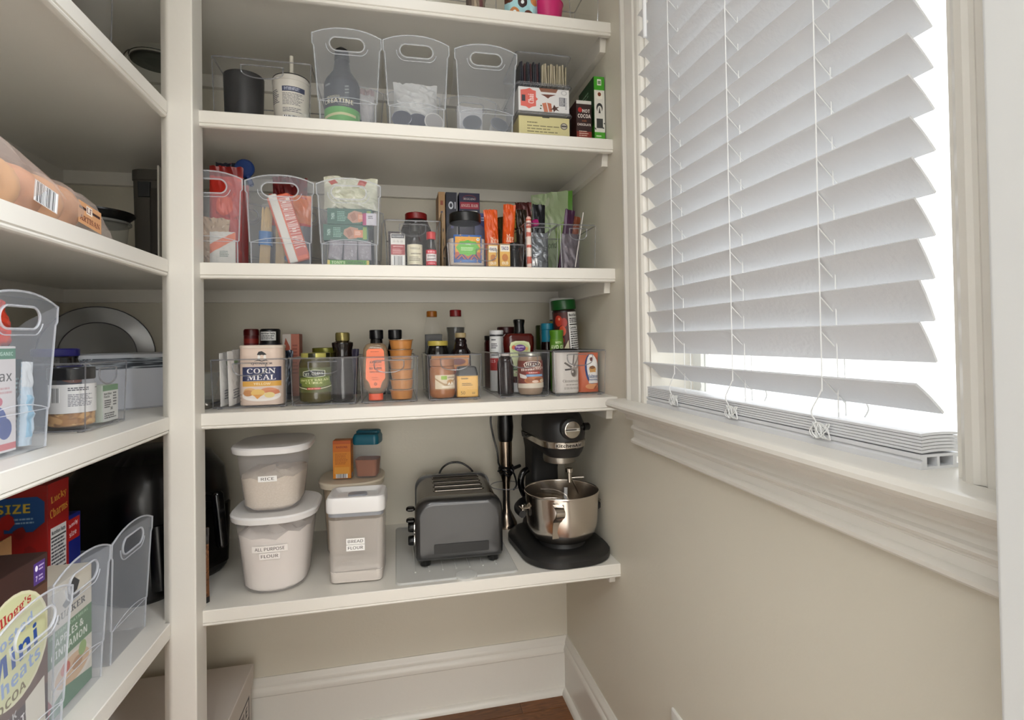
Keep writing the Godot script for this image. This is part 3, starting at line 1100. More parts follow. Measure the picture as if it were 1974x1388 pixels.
func build_kitchen() -> void:
	# the lit room behind the camera, which the steel and the glass mirror
	var wallp := mat(0.82, 0.81, 0.79, 0.7)
	struct("floor_kitchen", block(Vector3(-3.2, -0.12, 1.6), Vector3(2.4, 0.0, 5.2)), mat(0.80, 0.77, 0.73, 0.4)).set_meta("label", "floor of the room behind the doorway, made pale to bounce light upwards")  # unseen floor, its colour lightened to throw light under the shelves
	struct("ceiling_kitchen", block(Vector3(-3.2, CEIL, 1.6), Vector3(2.4, CEIL + 0.1, 5.2)), mat(0.88, 0.87, 0.85, 0.8)).set_meta("label", "white ceiling of the room behind the doorway")
	for d in [[Vector3(-3.2, 0, 5.2), Vector3(2.4, CEIL, 5.3)], [Vector3(-3.3, 0, 1.6), Vector3(-3.2, CEIL, 5.2)], [Vector3(2.4, 0, 1.6), Vector3(2.5, CEIL, 5.2)], [Vector3(-3.3, 0, 1.5), Vector3(LEFT - 0.1, CEIL, 1.6)], [Vector3(WALL, 0, 1.5), Vector3(2.5, CEIL, 1.6)]]:
		struct("wall_kitchen", block(d[0], d[1]), wallp).set_meta("label", "beige wall of the room behind the doorway")
	var glow := mat(1.0, 0.95, 0.86, 0.6).duplicate()
	glow.emission_enabled = true
	glow.emission = Color(1.0, 0.955, 0.88)
	glow.emission_energy_multiplier = 0.8
	var kl := thing("ceiling_light", "large ceiling light panel of the room behind the doorway", "ceiling light", Vector3(-0.75, 2.59, 2.75))
	part(kl, "frame", rbox(1.56, 0.03, 1.16, 0.004), mat(0.9, 0.9, 0.9, 0.4))
	part(kl, "diffuser", rbox(1.5, 0.003, 1.1, 0.001), glow, Vector3(0, -0.0022, 0))
	for d in [[-1.95, 2.75, "small square fill light added left of the doorway to brighten the window wall"], [0.72, 2.35, "small square fill light added right of the doorway to brighten the left shelf fronts"]]:
		var sl := thing("ceiling_light", d[2], "ceiling light", Vector3(d[0], 2.59, d[1]))  # unseen fill lamps, added in the form of ceiling panels
		part(sl, "frame", rbox(0.62, 0.03, 0.62, 0.004), mat(0.9, 0.9, 0.9, 0.4))
		part(sl, "diffuser", rbox(0.56, 0.003, 0.56, 0.001), glow, Vector3(0, -0.0022, 0))
	var ws := thing("added_fill_panel", "pale glowing panel added behind the camera to fill the shelves with light", "fill_panel", Vector3(-0.65, 0.40, 5.18))  # unseen glowing panel, added to send frontal light through the doorway
	part(ws, "panel_face", rbox(2.3, 1.9, 0.004, 0.001), glow, Vector3(0, 0, -0.01))
	part(ws, "panel_bar", rbox(2.36, 0.06, 0.06, 0.01), mat(0.9, 0.9, 0.9, 0.4), Vector3(0, 1.9, -0.012))
	var pl := thing("flush_light", "round flush ceiling light of the pantry above the doorway", "ceiling light", Vector3(-0.55, CEIL, 1.12))
	part(pl, "base", lathe([[0.15, -0.02], [0.155, 0.0]], 32), mat(0.9, 0.9, 0.9, 0.4))
	part(pl, "diffuser", lathe([[0.05, -0.07], [0.10, -0.062], [0.14, -0.04], [0.145, -0.02]], 32), glow)

# ---------------------------------------------------------------- lowest shelf
func tag_print(words: Array, w := 128, h := 40, bg := "#f4f2ee", cut := 0) -> StandardMaterial3D:
	var ops := []
	for i in words.size():
		if words.size() > 1 and cut:
			ops.append(["r", 0, 49, 100, 3, "#8a8078"])
		ops.append(["t", words[i], 50, (i + 0.5) * 100.0 / words.size(), 48.0 / words.size(), "#2a2420", "sans", 82.0])
	return art(w, h, bg, ops)

func heap(sec: Array, y: float, wav: float, seed_: int, rx := 1.0) -> Shape:
	# the uneven top of flour or rice inside a rounded body: rings that shrink to the middle
	var nz := FastNoiseLite.new()
	nz.seed = seed_
	nz.frequency = 9.0
	var s := Shape.new()
	var rs := []
	for k in 6:
		var f := 1.0 - k / 5.0 * 0.98
		var ring := rrect(sec[1] * f, sec[2] * f, sec[3] * f, 0.0, 0, 0, 4)
		for i in ring.size():
			ring[i].y = y + nz.get_noise_2d(ring[i].x * 6.0, ring[i].z * 6.0) * wav + (1.0 - f) * wav * 0.8 * rx
		rs.append(ring)
	s.rings(rs, true, false, true)
	return s

func tub(called: String, label: String, category: String, at: Vector3, b: Array, t: Array, fill_y: float, fill_mat: Material, wall: Material, wav: float, lid_mat: Material, group := "", turn := 0.0, lid := true) -> Node3D:
	# b, t: sections [y, hx, hz, r] at the foot and at the rim
	var o := thing(called, label, category, at, turn, group)
	var mid := func(y: float, off: float) -> Array:
		var f: float = (y - b[0]) / (t[0] - b[0])
		return [y, lerpf(b[1], t[1], f) + off, lerpf(b[2], t[2], f) + off, lerpf(b[3], t[3], f)]
	part(o, "wall", loft([[0.0, b[1] - 0.012, b[2] - 0.012, b[3] - 0.008], [0.003, b[1] - 0.005, b[2] - 0.005, b[3] - 0.003], [0.012, b[1], b[2], b[3]], t], 5, true, false), wall)
	var f: Array = mid.call(fill_y, -0.0022)
	var body := loft_shape([[0.003, b[1] - 0.014, b[2] - 0.014, b[3] - 0.009], [0.013, b[1] - 0.0022, b[2] - 0.0022, b[3]]], 4, true, false)
	var top_ring := heap(f, fill_y, wav, called.length() + int(at.x * -100), 1.0)
	var rs := []
	var lo := rrect(b[1] - 0.0022, b[2] - 0.0022, b[3], 0.013, 0, 0, 4)
	var hi := rrect(f[1], f[2], f[3], 0.0, 0, 0, 4)
	var nz := FastNoiseLite.new()
	nz.seed = called.length() + int(at.x * -100)
	nz.frequency = 9.0
	for i in hi.size():
		hi[i].y = fill_y + nz.get_noise_2d(hi[i].x * 6.0, hi[i].z * 6.0) * wav
	body.rings([lo, hi], true, false, false)
	body.add(top_ring)
	part(o, "contents", body.done(45), fill_mat)
	if lid:
		var h: float = t[0]
		part(o, "lid", loft([[h - 0.014, t[1] + 0.004, t[2] + 0.004, t[3] + 0.003], [h - 0.012, t[1] + 0.009, t[2] + 0.009, t[3] + 0.008], [h + 0.000, t[1] + 0.011, t[2] + 0.011, t[3] + 0.010], [h + 0.004, t[1] + 0.008, t[2] + 0.008, t[3] + 0.008], [h + 0.005, t[1] - 0.001, t[2] - 0.001, t[3]], [h + 0.002, t[1] - 0.006, t[2] - 0.006, t[3] - 0.004]], 6), lid_mat)
	return o

func fill_shelf_e() -> void:
	var lid_white := mat(0.90, 0.89, 0.88, 0.38)
	var milky := mat(0.88, 0.86, 0.86, 0.45, 0.0, 0.24)
	var flour := art(64, 64, "#ece4dc", [["s", 120, 1.2, 1.0, "#e6ddd4", "#f0e9e2"]], 0.95, 0.0, true)
	var rice := art(256, 256, "#d9cbb8", [["s", 5200, 0.9, 0.34, "#e6dac8", "#cbbba5", "#efe6d8", "#d2c3ae"]], 0.8, 0.0, true)
	for m in [flour, rice]:
		m.uv1_triplanar = true
		m.uv1_scale = Vector3(9, 9, 9)
	# all purpose flour, rice on its lid
	var fb := [0.0, 0.072, 0.090, 0.060]
	var ft := [0.186, 0.090, 0.105, 0.072]
	var fz := 0.333
	var o := tub("flour_tub", "translucent oval tub labelled ALL PURPOSE FLOUR with a white lid", "container", Vector3(-0.868, HE, fz), fb, ft, 0.140, flour, milky, 0.026, lid_white, "labelled dry goods tubs")
	var sec := func(b: Array, t: Array, y: float) -> Array:
		var f: float = (y - b[0]) / (t[0] - b[0])
		return [y, lerpf(b[1], t[1], f), lerpf(b[2], t[2], f), lerpf(b[3], t[3], f)]
	part(o, "label", wrap_rr(sec.call(fb, ft, 0.104), sec.call(fb, ft, 0.120), 0.040), tag_print(["ALL PURPOSE"], 160, 34, "#efe9e4"))
	part(o, "label", wrap_rr(sec.call(fb, ft, 0.087), sec.call(fb, ft, 0.103), 0.023), tag_print(["FLOUR"], 96, 34, "#efe9e4"))
	var rb := [0.0, 0.064, 0.080, 0.045]
	var rt := [0.155, 0.080, 0.096, 0.058]
	o = tub("rice_tub", "translucent tub labelled RICE stacked on the flour tub", "container", Vector3(-0.874, HE + 0.1905, 0.330), rb, rt, 0.082, rice, milky, 0.014, lid_white, "labelled dry goods tubs")
	part(o, "label", wrap_rr(sec.call(rb, rt, 0.076), sec.call(rb, rt, 0.090), 0.021), tag_print(["RICE"], 96, 34))
	# bread flour
	var bt := thing("bread_flour_canister", "square clear canister labelled BREAD FLOUR with a white push lid", "container", Vector3(-0.672, HE, 0.362), -3.0, "labelled dry goods tubs")
	var bb := [0.012, 0.066, 0.052, 0.016]
	var bh := [0.176, 0.068, 0.054, 0.017]
	part(bt, "wall", loft([[0.0, 0.058, 0.044, 0.012], [0.004, 0.064, 0.050, 0.015], bb, bh], 4, true, false), mat(0.86, 0.82, 0.79, 0.30, 0.0, 0.10))
	part(bt, "flour_dust", loft([[0.006, 0.0625, 0.0485, 0.014], [0.150, 0.0655, 0.0515, 0.016], [0.158, 0.0655, 0.0515, 0.016]], 4, false, false), mat(0.88, 0.85, 0.82, 0.9, 0.0, 0.42))
	part(bt, "contents", loft_shape([[0.004, 0.061, 0.047, 0.013], [0.030, 0.063, 0.049, 0.014]], 4, true, false).add(heap([0, 0.063, 0.049, 0.014], 0.030, 0.012, 5)).done(45), flour)
	part(bt, "gasket", loft([[0.166, 0.0665, 0.0525, 0.016], [0.180, 0.0665, 0.0525, 0.016]], 4), mat(0.55, 0.57, 0.60, 0.4))
	var blid := part(bt, "lid", loft([[0.176, 0.0705, 0.0565, 0.019], [0.180, 0.0715, 0.0575, 0.020], [0.205, 0.0715, 0.0575, 0.020], [0.213, 0.068, 0.054, 0.019], [0.214, 0.060, 0.046, 0.016], [0.204, 0.050, 0.036, 0.014]], 5), lid_white)
	part(blid, "button", loft([[0.203, 0.024, 0.016, 0.014], [0.209, 0.023, 0.015, 0.013]], 4), mat(0.62, 0.63, 0.66, 0.3))
	part(bt, "label", wrap_rr([0.098, 0.067, 0.053, 0.0165], [0.113, 0.0672, 0.0532, 0.0165], 0.022), tag_print(["BREAD"], 96, 34))
	part(bt, "label", wrap_rr([0.082, 0.0668, 0.0528, 0.0165], [0.097, 0.067, 0.053, 0.0165], 0.022), tag_print(["FLOUR"], 96, 34))
	# tan tub behind, with a carton and a teal-lidded shaker on it
	tub("grain_tub", "cream tub with a rolled rim behind the bread flour", "container", Vector3(-0.700, HE, 0.165), [0.0, 0.068, 0.075, 0.045], [0.204, 0.080, 0.088, 0.060], 0.186, mat(0.80, 0.71, 0.60, 0.8), mat(0.86, 0.80, 0.72, 0.5, 0.0, 0.30), 0.004, mat(0.86, 0.81, 0.72, 0.45))
	var ob := art(128, 192, "#d9861c", [["r", 0, 0, 100, 30, "#cf6f14"], ["r", 0, 0, 100, 9, "#b9550f"], ["t", "RAISINS", 50, 17, 5, "#8a2a10", "sansb", 70], ["l", 12, 34, 76, 30, 8, "#b05a10"], ["r", 8, 70, 84, 18, "#e09a35"], ["b", 16, 88, 66, 11]])
	carton("orange_carton", "small orange carton with a barcode on the cream tub", Vector3(-0.724, HE + 0.2092, 0.185), Vector3(0.050, 0.108, 0.034), mat(0.78, 0.42, 0.08, 0.45), ob, ob, 1.0, -6.0)
	var sh := thing("shaker", "clear square shaker with a teal flip lid on the cream tub", "container", Vector3(-0.655, HE + 0.2092, 0.182), -12.0)
	part(sh, "wall", loft([[0.0, 0.030, 0.026, 0.010], [0.004, 0.033, 0.029, 0.012], [0.102, 0.035, 0.031, 0.012]], 3, true, false), mat(0.82, 0.85, 0.88, 0.06, 0.0, 0.12))
	part(sh, "contents", loft([[0.003, 0.028, 0.024, 0.009], [0.050, 0.032, 0.028, 0.011]], 3), mat(0.62, 0.36, 0.20, 0.8))
	part(sh, "lid", loft([[0.094, 0.036, 0.032, 0.013], [0.098, 0.0375, 0.0335, 0.014], [0.114, 0.0375, 0.0335, 0.014], [0.122, 0.034, 0.030, 0.013], [0.124, 0.026, 0.022, 0.010]], 4), mat(0.02, 0.36, 0.44, 0.4))
	part(sh, "flip_cap", loft([[0.0, 0.034, 0.017, 0.010], [0.009, 0.034, 0.017, 0.010], [0.012, 0.030, 0.014, 0.009]], 3), mat(0.02, 0.33, 0.41, 0.4), Vector3(0.0, 0.119, -0.010))
	build_toaster()
	build_mixer()
	build_blender()
	# shallow white tray turned upside down under the toaster
	var tray := thing("plastic_tray", "shallow milky plastic tray under the toaster", "tray", Vector3(-0.425, HE, 0.245), 0.0)
	part(tray, "pan", loft([[0.0, 0.155, 0.205, 0.014], [0.004, 0.152, 0.202, 0.014], [0.0045, 0.140, 0.190, 0.012], [0.003, 0.136, 0.186, 0.012]], 3), mat(0.93, 0.93, 0.91, 0.35, 0.0, 0.5))
	part(tray, "grip_tab", lathe([[0.026, 0.0], [0.027, 0.006], [0.022, 0.008]], 24), mat(0.89, 0.89, 0.87, 0.35, 0.0, 0.8), Vector3(0.02, 0, 0.196))
	for k in 7:
		part(tray, "rib", rbox(0.004, 0.0062, 0.30, 0.001), mat(0.93, 0.93, 0.91, 0.35, 0.0, 0.5), Vector3(-0.105 + k * 0.035, 0, 0.0))
	# black appliance in the corner behind the post and its handle; bag of coffee before it
	var af := thing("air_fryer", "large black air fryer with a long basket handle behind the post", "appliance", Vector3(-1.19, HE, 0.25), 60.0)
	var black := mat(0.018, 0.018, 0.019, 0.28)
	part(af, "body", loft([[0.0, 0.135, 0.135, 0.07], [0.012, 0.145, 0.145, 0.08], [0.20, 0.152, 0.152, 0.09], [0.27, 0.145, 0.145, 0.09], [0.315, 0.12, 0.12, 0.08], [0.335, 0.07, 0.07, 0.06]], 6), black)
	part(af, "basket_front", loft([[0.03, 0.105, 0.03, 0.025], [0.18, 0.112, 0.03, 0.025]], 4), mat(0.025, 0.025, 0.027, 0.2), Vector3(0, 0, 0.128))
	var hd := part(af, "handle", loft_shape([[0.0, 0.009, 0.009, 0.007], [0.006, 0.0125, 0.0115, 0.009], [0.10, 0.013, 0.012, 0.009], [0.126, 0.013, 0.012, 0.009], [0.132, 0.009, 0.009, 0.007]], 4).moved(Transform3D(Basis(Vector3.RIGHT, -0.12), Vector3(0, 0.105, 0.232))).done(), mat(0.012, 0.012, 0.013, 0.15))
	part(hd, "bracket", rbox(0.020, 0.018, 0.070, 0.003), black, Vector3(0, 0.212, 0.184))
	var cb := art(96, 160, "#6d4324", [["s", 260, 3.0, 1.6, "#4a2a12", "#8a5a34", "#3a1f0c"], ["r", 0, 0, 100, 22, "#1b1512"], ["r", 0, 92, 100, 8, "#1a1a1c"], ["t", "COFFEE", 50, 34, 8, "#e8d8b8", "serifb", 80]])
	pouch("coffee_bag", "brown printed coffee bag half hidden by the post", Vector3(-1.026, HE, 0.424), 0.052, 0.17, 0.026, cb, 4.0, Vector2.ZERO, 0.004, 4)
	# file box on the floor
	var fx := thing("file_box", "white cardboard file box on the floor behind the post", "box", Vector3(-1.16, 0.0, 0.24), 0.0)
	var card := mat(0.86, 0.83, 0.80, 0.75)
	part(fx, "carton", rbox(0.31, 0.235, 0.36, 0.002), card)
	var lidm := part(fx, "lid", loft([[0.205, 0.160, 0.185, 0.002], [0.262, 0.162, 0.187, 0.002], [0.264, 0.160, 0.185, 0.002]], 1), card)
	part(lidm, "grip_hole", loft([[0.0, 0.010, 0.040, 0.009], [0.001, 0.010, 0.040, 0.009]], 4), mat(0.10, 0.05, 0.03, 0.9), Vector3(0.1605, 0.233, 0.06), Vector3(0, 0, -90))
	part(fx, "side_print", panel(0.34, 0.19), art(170, 96, "#d8d0c8", [["r", 4, 6, 92, 3, "#20181a"], ["r", 4, 6, 2, 90, "#20181a"], ["r", 94, 6, 2, 90, "#20181a"], ["t", "STORAGE FILE", 50, 22, 14, "#20181a", "sansb", 80], ["r", 4, 36, 92, 2, "#20181a"], ["r", 4, 56, 92, 2, "#20181a"], ["r", 4, 76, 92, 2, "#20181a"], ["l", 10, 42, 50, 10, 1, "#20181a"], ["l", 10, 62, 50, 10, 1, "#20181a"]]), Vector3(0.1556, 0.01, 0), Vector3(0, 90, 0))

func build_toaster() -> void:
	var w := 0.232
	var h := 0.172
	var d := 0.300
	var t := thing("toaster", "charcoal four-slice toaster with knobs on its side", "toaster", Vector3(-0.408, HE + 0.0075, 0.236), -2.0)
	var outline := func(inset: float, z: float) -> PackedVector3Array:
		# upright outline in x, y with round shoulders; clockwise seen from behind so that rings run along +z
		var pts := PackedVector3Array()
		var r := 0.036
		var hx := w / 2 - inset
		var top := h - inset
		for c in [[1, 1, 0.0], [-1, 1, 90.0]]:
			for k in 7:
				var a := deg_to_rad(c[2] + 15.0 * k)
				pts.append(Vector3(c[0] * (hx - r) + cos(a) * r, top - r + sin(a) * r, z))
		for c in [[-1, 180.0], [1, 270.0]]:
			for k in 3:
				var a := deg_to_rad(c[1] + 45.0 * k)
				pts.append(Vector3(c[0] * (hx - 0.012) + cos(a) * 0.012, 0.012 + inset + 0.012 + sin(a) * 0.012, z))
		pts.reverse()
		return pts
	var shell := Shape.new()
	shell.rings([outline.call(0.004, -d / 2 + 0.03), outline.call(0.004, d / 2 - 0.045)])
	part(t, "shell", shell.done(30), mat(0.34, 0.31, 0.28, 0.22, 0.85))
	var dark := mat(0.115, 0.115, 0.118, 0.34)
	dark.clearcoat_enabled = true
	dark.clearcoat = 0.7
	dark.clearcoat_roughness = 0.12
	for e in [[d / 2 - 0.047, d / 2, "front_cover"], [-d / 2, -d / 2 + 0.032, "back_cover"]]:
		var c := Shape.new()
		if e[2] == "front_cover":
			c.rings([outline.call(0.0015, e[0]), outline.call(0.0, e[0] + 0.003), outline.call(0.0, e[1] - 0.020), outline.call(0.002, e[1] - 0.010), outline.call(0.007, e[1] - 0.003), outline.call(0.014, e[1])])
		else:
			c.rings([outline.call(0.014, e[0]), outline.call(0.004, e[0] + 0.008), outline.call(0.0, e[0] + 0.018), outline.call(0.0, e[1])])
		var fc := part(t, e[2], c.done(32), dark)
		if e[2] == "front_cover":
			part(fc, "vent_frame", loft_shape([[0.0, 0.072, 0.0125, 0.003], [0.0022, 0.072, 0.0125, 0.003]], 2).moved(Transform3D(Basis(Vector3.RIGHT, PI / 2), Vector3(0.004, 0.046, d / 2 - 0.0004))).done(), mat(0.015, 0.015, 0.015, 0.4))
			for k in 3:
				part(fc, "vent_louvre", rbox(0.144, 0.0016, 0.006, 0.0006), mat(0.62, 0.61, 0.60, 0.2, 0.9), Vector3(0.004, 0.034 + k * 0.0105, d / 2 - 0.001), Vector3(-28, 0, 0))
	var edge := []
	for p in outline.call(0.001, d / 2 - 0.047):
		edge.append(p)
	part(t, "chrome_bead", tube(edge, 0.0016, 5, true), mat(0.75, 0.74, 0.72, 0.15, 1.0))
	# four bread slots across the top, each with a bright lip
	for k in 4:
		var z := -0.095 + k * 0.044
		part(t, "slot_lip", loft_shape([[0.0, 0.072, 0.0125, 0.006], [0.0018, 0.071, 0.0115, 0.006]], 3).moved(Transform3D(Basis(), Vector3(0.006, h - 0.0042, z))).done(), mat(0.42, 0.39, 0.36, 0.18, 0.9))
		part(t, "slot_opening", loft_shape([[0.0, 0.068, 0.0088, 0.004], [0.0006, 0.068, 0.0088, 0.004]], 3).moved(Transform3D(Basis(), Vector3(0.006, h - 0.0023, z))).done(), mat(0.02, 0.018, 0.016, 0.7))
		part(t, "guide_wire", tube([Vector3(-0.060, h - 0.0010, z + 0.004), Vector3(0.072, h - 0.0010, z + 0.004)], 0.0010, 5), mat(0.7, 0.68, 0.65, 0.2, 1.0))
	# levers and dials on the side that faces left
	var chrome := mat(0.80, 0.79, 0.77, 0.12, 1.0)
	var knobm := mat(0.02, 0.02, 0.02, 0.25)
	for k in 2:
		var lv := part(t, "lever", rbox(0.024, 0.012, 0.020, 0.004), knobm, Vector3(-w / 2 - 0.012, 0.122 - k * 0.030, 0.060 + k * 0.004))
		part(lv, "lever_stem", rbox(0.014, 0.007, 0.008, 0.001), chrome, Vector3(0.012, 0.002, 0))
	for k in 2:
		var y := 0.080 - k * 0.036
		var dl := part(t, "dial", lathe_shape([[0.014, 0.0], [0.013, 0.012], [0.011, 0.016]], 20).moved(Transform3D(Basis(Vector3.BACK, PI / 2), Vector3.ZERO)).done(), knobm, Vector3(-w / 2 - 0.003, y, 0.066))
		part(dl, "dial_ring", lathe_shape([[0.0175, 0.0], [0.0175, 0.003], [0.014, 0.005]], 24).moved(Transform3D(Basis(Vector3.BACK, PI / 2), Vector3.ZERO)).done(), chrome, Vector3(0.003, 0, 0))
	for c in [[-1, 1], [1, 1], [-1, -1], [1, -1]]:
		part(t, "foot", lathe([[0.014, -0.001], [0.015, 0.014]], 16), knobm, Vector3(c[0] * (w / 2 - 0.026), 0.0, c[1] * (d / 2 - 0.028)))
	part(t, "power_cord", tube(curve([Vector3(-0.045, 0.150, -d / 2 - 0.008), Vector3(-0.03, 0.180, -d / 2 - 0.018), Vector3(0.0, 0.196, -d / 2 - 0.02), Vector3(0.04, 0.190, -d / 2 - 0.016), Vector3(0.075, 0.150, -d / 2 - 0.01), Vector3(0.085, 0.05, -d / 2 - 0.012), Vector3(0.085, 0.006, -d / 2 - 0.015)], 6), 0.0032, 6), knobm)

func build_mixer() -> void:
	var t := thing("stand_mixer", "dark grey stand mixer with a steel bowl", "mixer", Vector3(-0.126, HE, 0.300), 5.0)
	var grey := mat(0.115, 0.112, 0.110, 0.46)
	var chrome := mat(0.74, 0.71, 0.67, 0.14, 1.0)
	var blk := mat(0.015, 0.015, 0.016, 0.22)
	part(t, "base", loft([[0.0, 0.118, 0.155, 0.095, 0, 0.008], [0.004, 0.124, 0.162, 0.10, 0, 0.008], [0.018, 0.124, 0.162, 0.10, 0, 0.008], [0.027, 0.116, 0.153, 0.095, 0, 0.008], [0.030, 0.10, 0.137, 0.085, 0, 0.006]], 8), grey)
	part(t, "column", loft([[0.026, 0.058, 0.052, 0.03, 0, -0.105], [0.06, 0.046, 0.044, 0.02, 0, -0.110], [0.20, 0.042, 0.042, 0.014, 0, -0.112], [0.26, 0.044, 0.05, 0.02, 0, -0.105], [0.29, 0.05, 0.07, 0.03, 0, -0.09]], 5), grey)
	# head: a long rounded hood, flattened below, with a bright band round it
	part(t, "head", loft([[0.304, 0.062, 0.140, 0.060, 0, -0.012], [0.318, 0.064, 0.142, 0.062, 0, -0.012], [0.345, 0.0625, 0.139, 0.060, 0, -0.012], [0.370, 0.055, 0.127, 0.054, 0, -0.014], [0.388, 0.042, 0.108, 0.042, 0, -0.016], [0.397, 0.026, 0.085, 0.026, 0, -0.018], [0.400, 0.010, 0.06, 0.010, 0, -0.02]], 8), grey, Vector3(0, 0.015, -0.008))
	var bd := part(t, "trim_band", loft([[0.284, 0.0605, 0.139, 0.059, 0, -0.012], [0.286, 0.0632, 0.1412, 0.0615, 0, -0.012], [0.302, 0.0645, 0.1425, 0.0625, 0, -0.012], [0.304, 0.062, 0.140, 0.060, 0, -0.012]], 10), chrome, Vector3(0, 0.015, -0.008))
	part(bd, "lettering", wrap_rr([0.2875, 0.0634, 0.1414, 0.0617, 0, -0.012], [0.3005, 0.0644, 0.1424, 0.0624, 0, -0.012], 0.040, 0.0006, 14, -0.004), art(192, 40, "#b9b1a6", [["t", "KitchenAid", 50, 50, 72, "#14110f", "sansb", 94]], 0.25, 0.6))
	part(t, "head_underside", loft([[0.258, 0.045, 0.052, 0.044, 0, 0.065], [0.270, 0.055, 0.10, 0.05, 0, 0.02], [0.284, 0.0605, 0.139, 0.059, 0, -0.012]], 8), grey, Vector3(0, 0.015, -0.008))
	part(t, "planetary_ring", lathe([[0.040, 0.236], [0.046, 0.238], [0.0475, 0.246], [0.047, 0.258], [0.044, 0.260]], 32), mat(0.60, 0.58, 0.55, 0.3, 1.0), Vector3(0, 0.015, 0.040))
	# attachment hub and its black screw knob
	var hub := part(t, "hub_collar", lathe_shape([[0.030, 0.0], [0.029, 0.016], [0.024, 0.020]], 28).moved(Transform3D(Basis(Vector3.RIGHT, PI / 2), Vector3(0, 0.338, 0.118))).done(), grey, Vector3(0, 0.015, -0.008))
	part(hub, "hub_cap", lathe_shape([[0.0225, 0.0], [0.0225, 0.004], [0.020, 0.0055]], 28).moved(Transform3D(Basis(Vector3.RIGHT, PI / 2), Vector3(0, 0.338, 0.137))).done(), chrome)
	part(hub, "hub_bar", rbox(0.040, 0.008, 0.003, 0.001), art(64, 16, "#d8d4cc", [["l", 10, 30, 80, 40, 1, "#403a34"]], 0.3, 0.4), Vector3(0, 0.334, 0.1425))
	part(t, "hub_knob", lathe_shape([[0.005, 0.0], [0.006, 0.008], [0.0105, 0.011], [0.0105, 0.024], [0.008, 0.027]], 18).moved(Transform3D(Basis(Vector3.BACK, -PI / 2), Vector3(0.029, 0.342, 0.126))).done(), blk, Vector3(0, 0.015, -0.008))
	part(t, "speed_lever", rbox(0.018, 0.006, 0.012, 0.002), blk, Vector3(-0.066, 0.311, -0.04))
	part(t, "lift_lever", tube(curve([Vector3(-0.045, 0.12, -0.10), Vector3(-0.066, 0.13, -0.085), Vector3(-0.080, 0.165, -0.075), Vector3(-0.074, 0.195, -0.075), Vector3(-0.056, 0.205, -0.08)], 5), 0.010, 8), blk)
	# arms that carry the bowl
	for sx in [-1.0, 1.0]:
		var arm := part(t, "bowl_arm", tube(curve([Vector3(sx * 0.035, 0.118, -0.085), Vector3(sx * 0.085, 0.118, -0.055), Vector3(sx * 0.112, 0.115, -0.01), Vector3(sx * 0.115, 0.115, 0.045)], 6), 0.0105, 8), grey)
		part(arm, "arm_pin", lathe([[0.0045, 0.118], [0.0045, 0.138], [0.003, 0.140]], 12), chrome, Vector3(sx * 0.113, 0, 0.040))
	part(t, "beater_shaft", lathe([[0.006, 0.200], [0.006, 0.226], [0.010, 0.228], [0.010, 0.238]], 16), chrome, Vector3(0.012, 0, 0.078))
	part(t, "beater_pin", tube([Vector3(0.016, 0.212, 0.078), Vector3(0.040, 0.165, 0.075)], 0.0026, 6), chrome)
	part(t, "beater_hook", tube([Vector3(0.042, 0.196, 0.02), Vector3(0.078, 0.196, 0.03)], 0.004, 6), chrome)
	# steel bowl, outside and inside, rolled rim, bracket ears, handle
	var bowl := part(t, "bowl", lathe([[0.030, 0.036], [0.055, 0.038], [0.078, 0.047], [0.092, 0.064], [0.0985, 0.086], [0.1005, 0.12], [0.1025, 0.168], [0.1048, 0.170], [0.1052, 0.173], [0.1035, 0.175], [0.1010, 0.172], [0.0985, 0.12], [0.0965, 0.086], [0.090, 0.066], [0.076, 0.050], [0.053, 0.041], [0.02, 0.040]], 56, true, 50.0), steel, Vector3(0, 0, 0.048))
	part(bowl, "bowl_foot", lathe([[0.060, 0.026], [0.064, 0.030], [0.060, 0.044]], 32), grey)
	part(bowl, "handle", sweep_band([Vector3(-0.050, 0.160, 0.088), Vector3(-0.050, 0.156, 0.104), Vector3(-0.050, 0.146, 0.116), Vector3(-0.050, 0.134, 0.112), Vector3(-0.050, 0.124, 0.098), Vector3(-0.050, 0.110, 0.0885), Vector3(-0.050, 0.070, 0.082)], 0.012, 0.0012), steel)
	for sx in [-1.0, 1.0]:
		part(bowl, "bowl_ear", rbox(0.022, 0.005, 0.026, 0.002), chrome, Vector3(sx * 0.110, 0.130, -0.008))
	# whisk lying in the bowl
	var wk := thing("wire_whisk", "wire whisk lying inside the steel mixer bowl", "whisk", Vector3(-0.150, HE + 0.108, 0.345), 0.0)
	for k in 4:
		var a := k * PI / 4
		var lp := []
		for j in 13:
			var q := j / 12.0 * PI
			lp.append(Vector3(-0.056 + sin(q) * 0.075 + 0.01 * k, 0.018 * cos(a) * cos(q) + 0.05 * sin(q * 0.5), cos(q) * 0.026 * sin(a) + 0.004 * cos(q)))
		part(wk, "wire", tube(lp, 0.0010, 5), chrome)
	part(wk, "shank", tube([Vector3(-0.056, 0.0, 0.0), Vector3(-0.062, -0.005, 0.0)], 0.006, 8), chrome)
	part(wk, "collar", tube([Vector3(0.050, 0.016, -0.03), Vector3(0.056, 0.056, -0.042)], 0.0055, 8), mat(0.86, 0.86, 0.86, 0.3))

# a flat strap swept along a path (width across x, thin)
func sweep_band(path: Array, half: float, thick: float) -> ArrayMesh:
	var s := Shape.new()
	var rs := []
	var pts := curve(path, 4)
	for i in pts.size():
		var d: Vector3 = (pts[mini(i + 1, pts.size() - 1)] - pts[maxi(i - 1, 0)]).normalized()
		var out := d.cross(Vector3.RIGHT).normalized()
		var ring := PackedVector3Array()
		for c in [[-1, -1], [-1, 1], [1, 1], [1, -1]]:
			ring.append(pts[i] + Vector3.RIGHT * c[0] * half + out * c[1] * thick)
		rs.append(ring)
	s.rings(rs)
	return s.done(40)

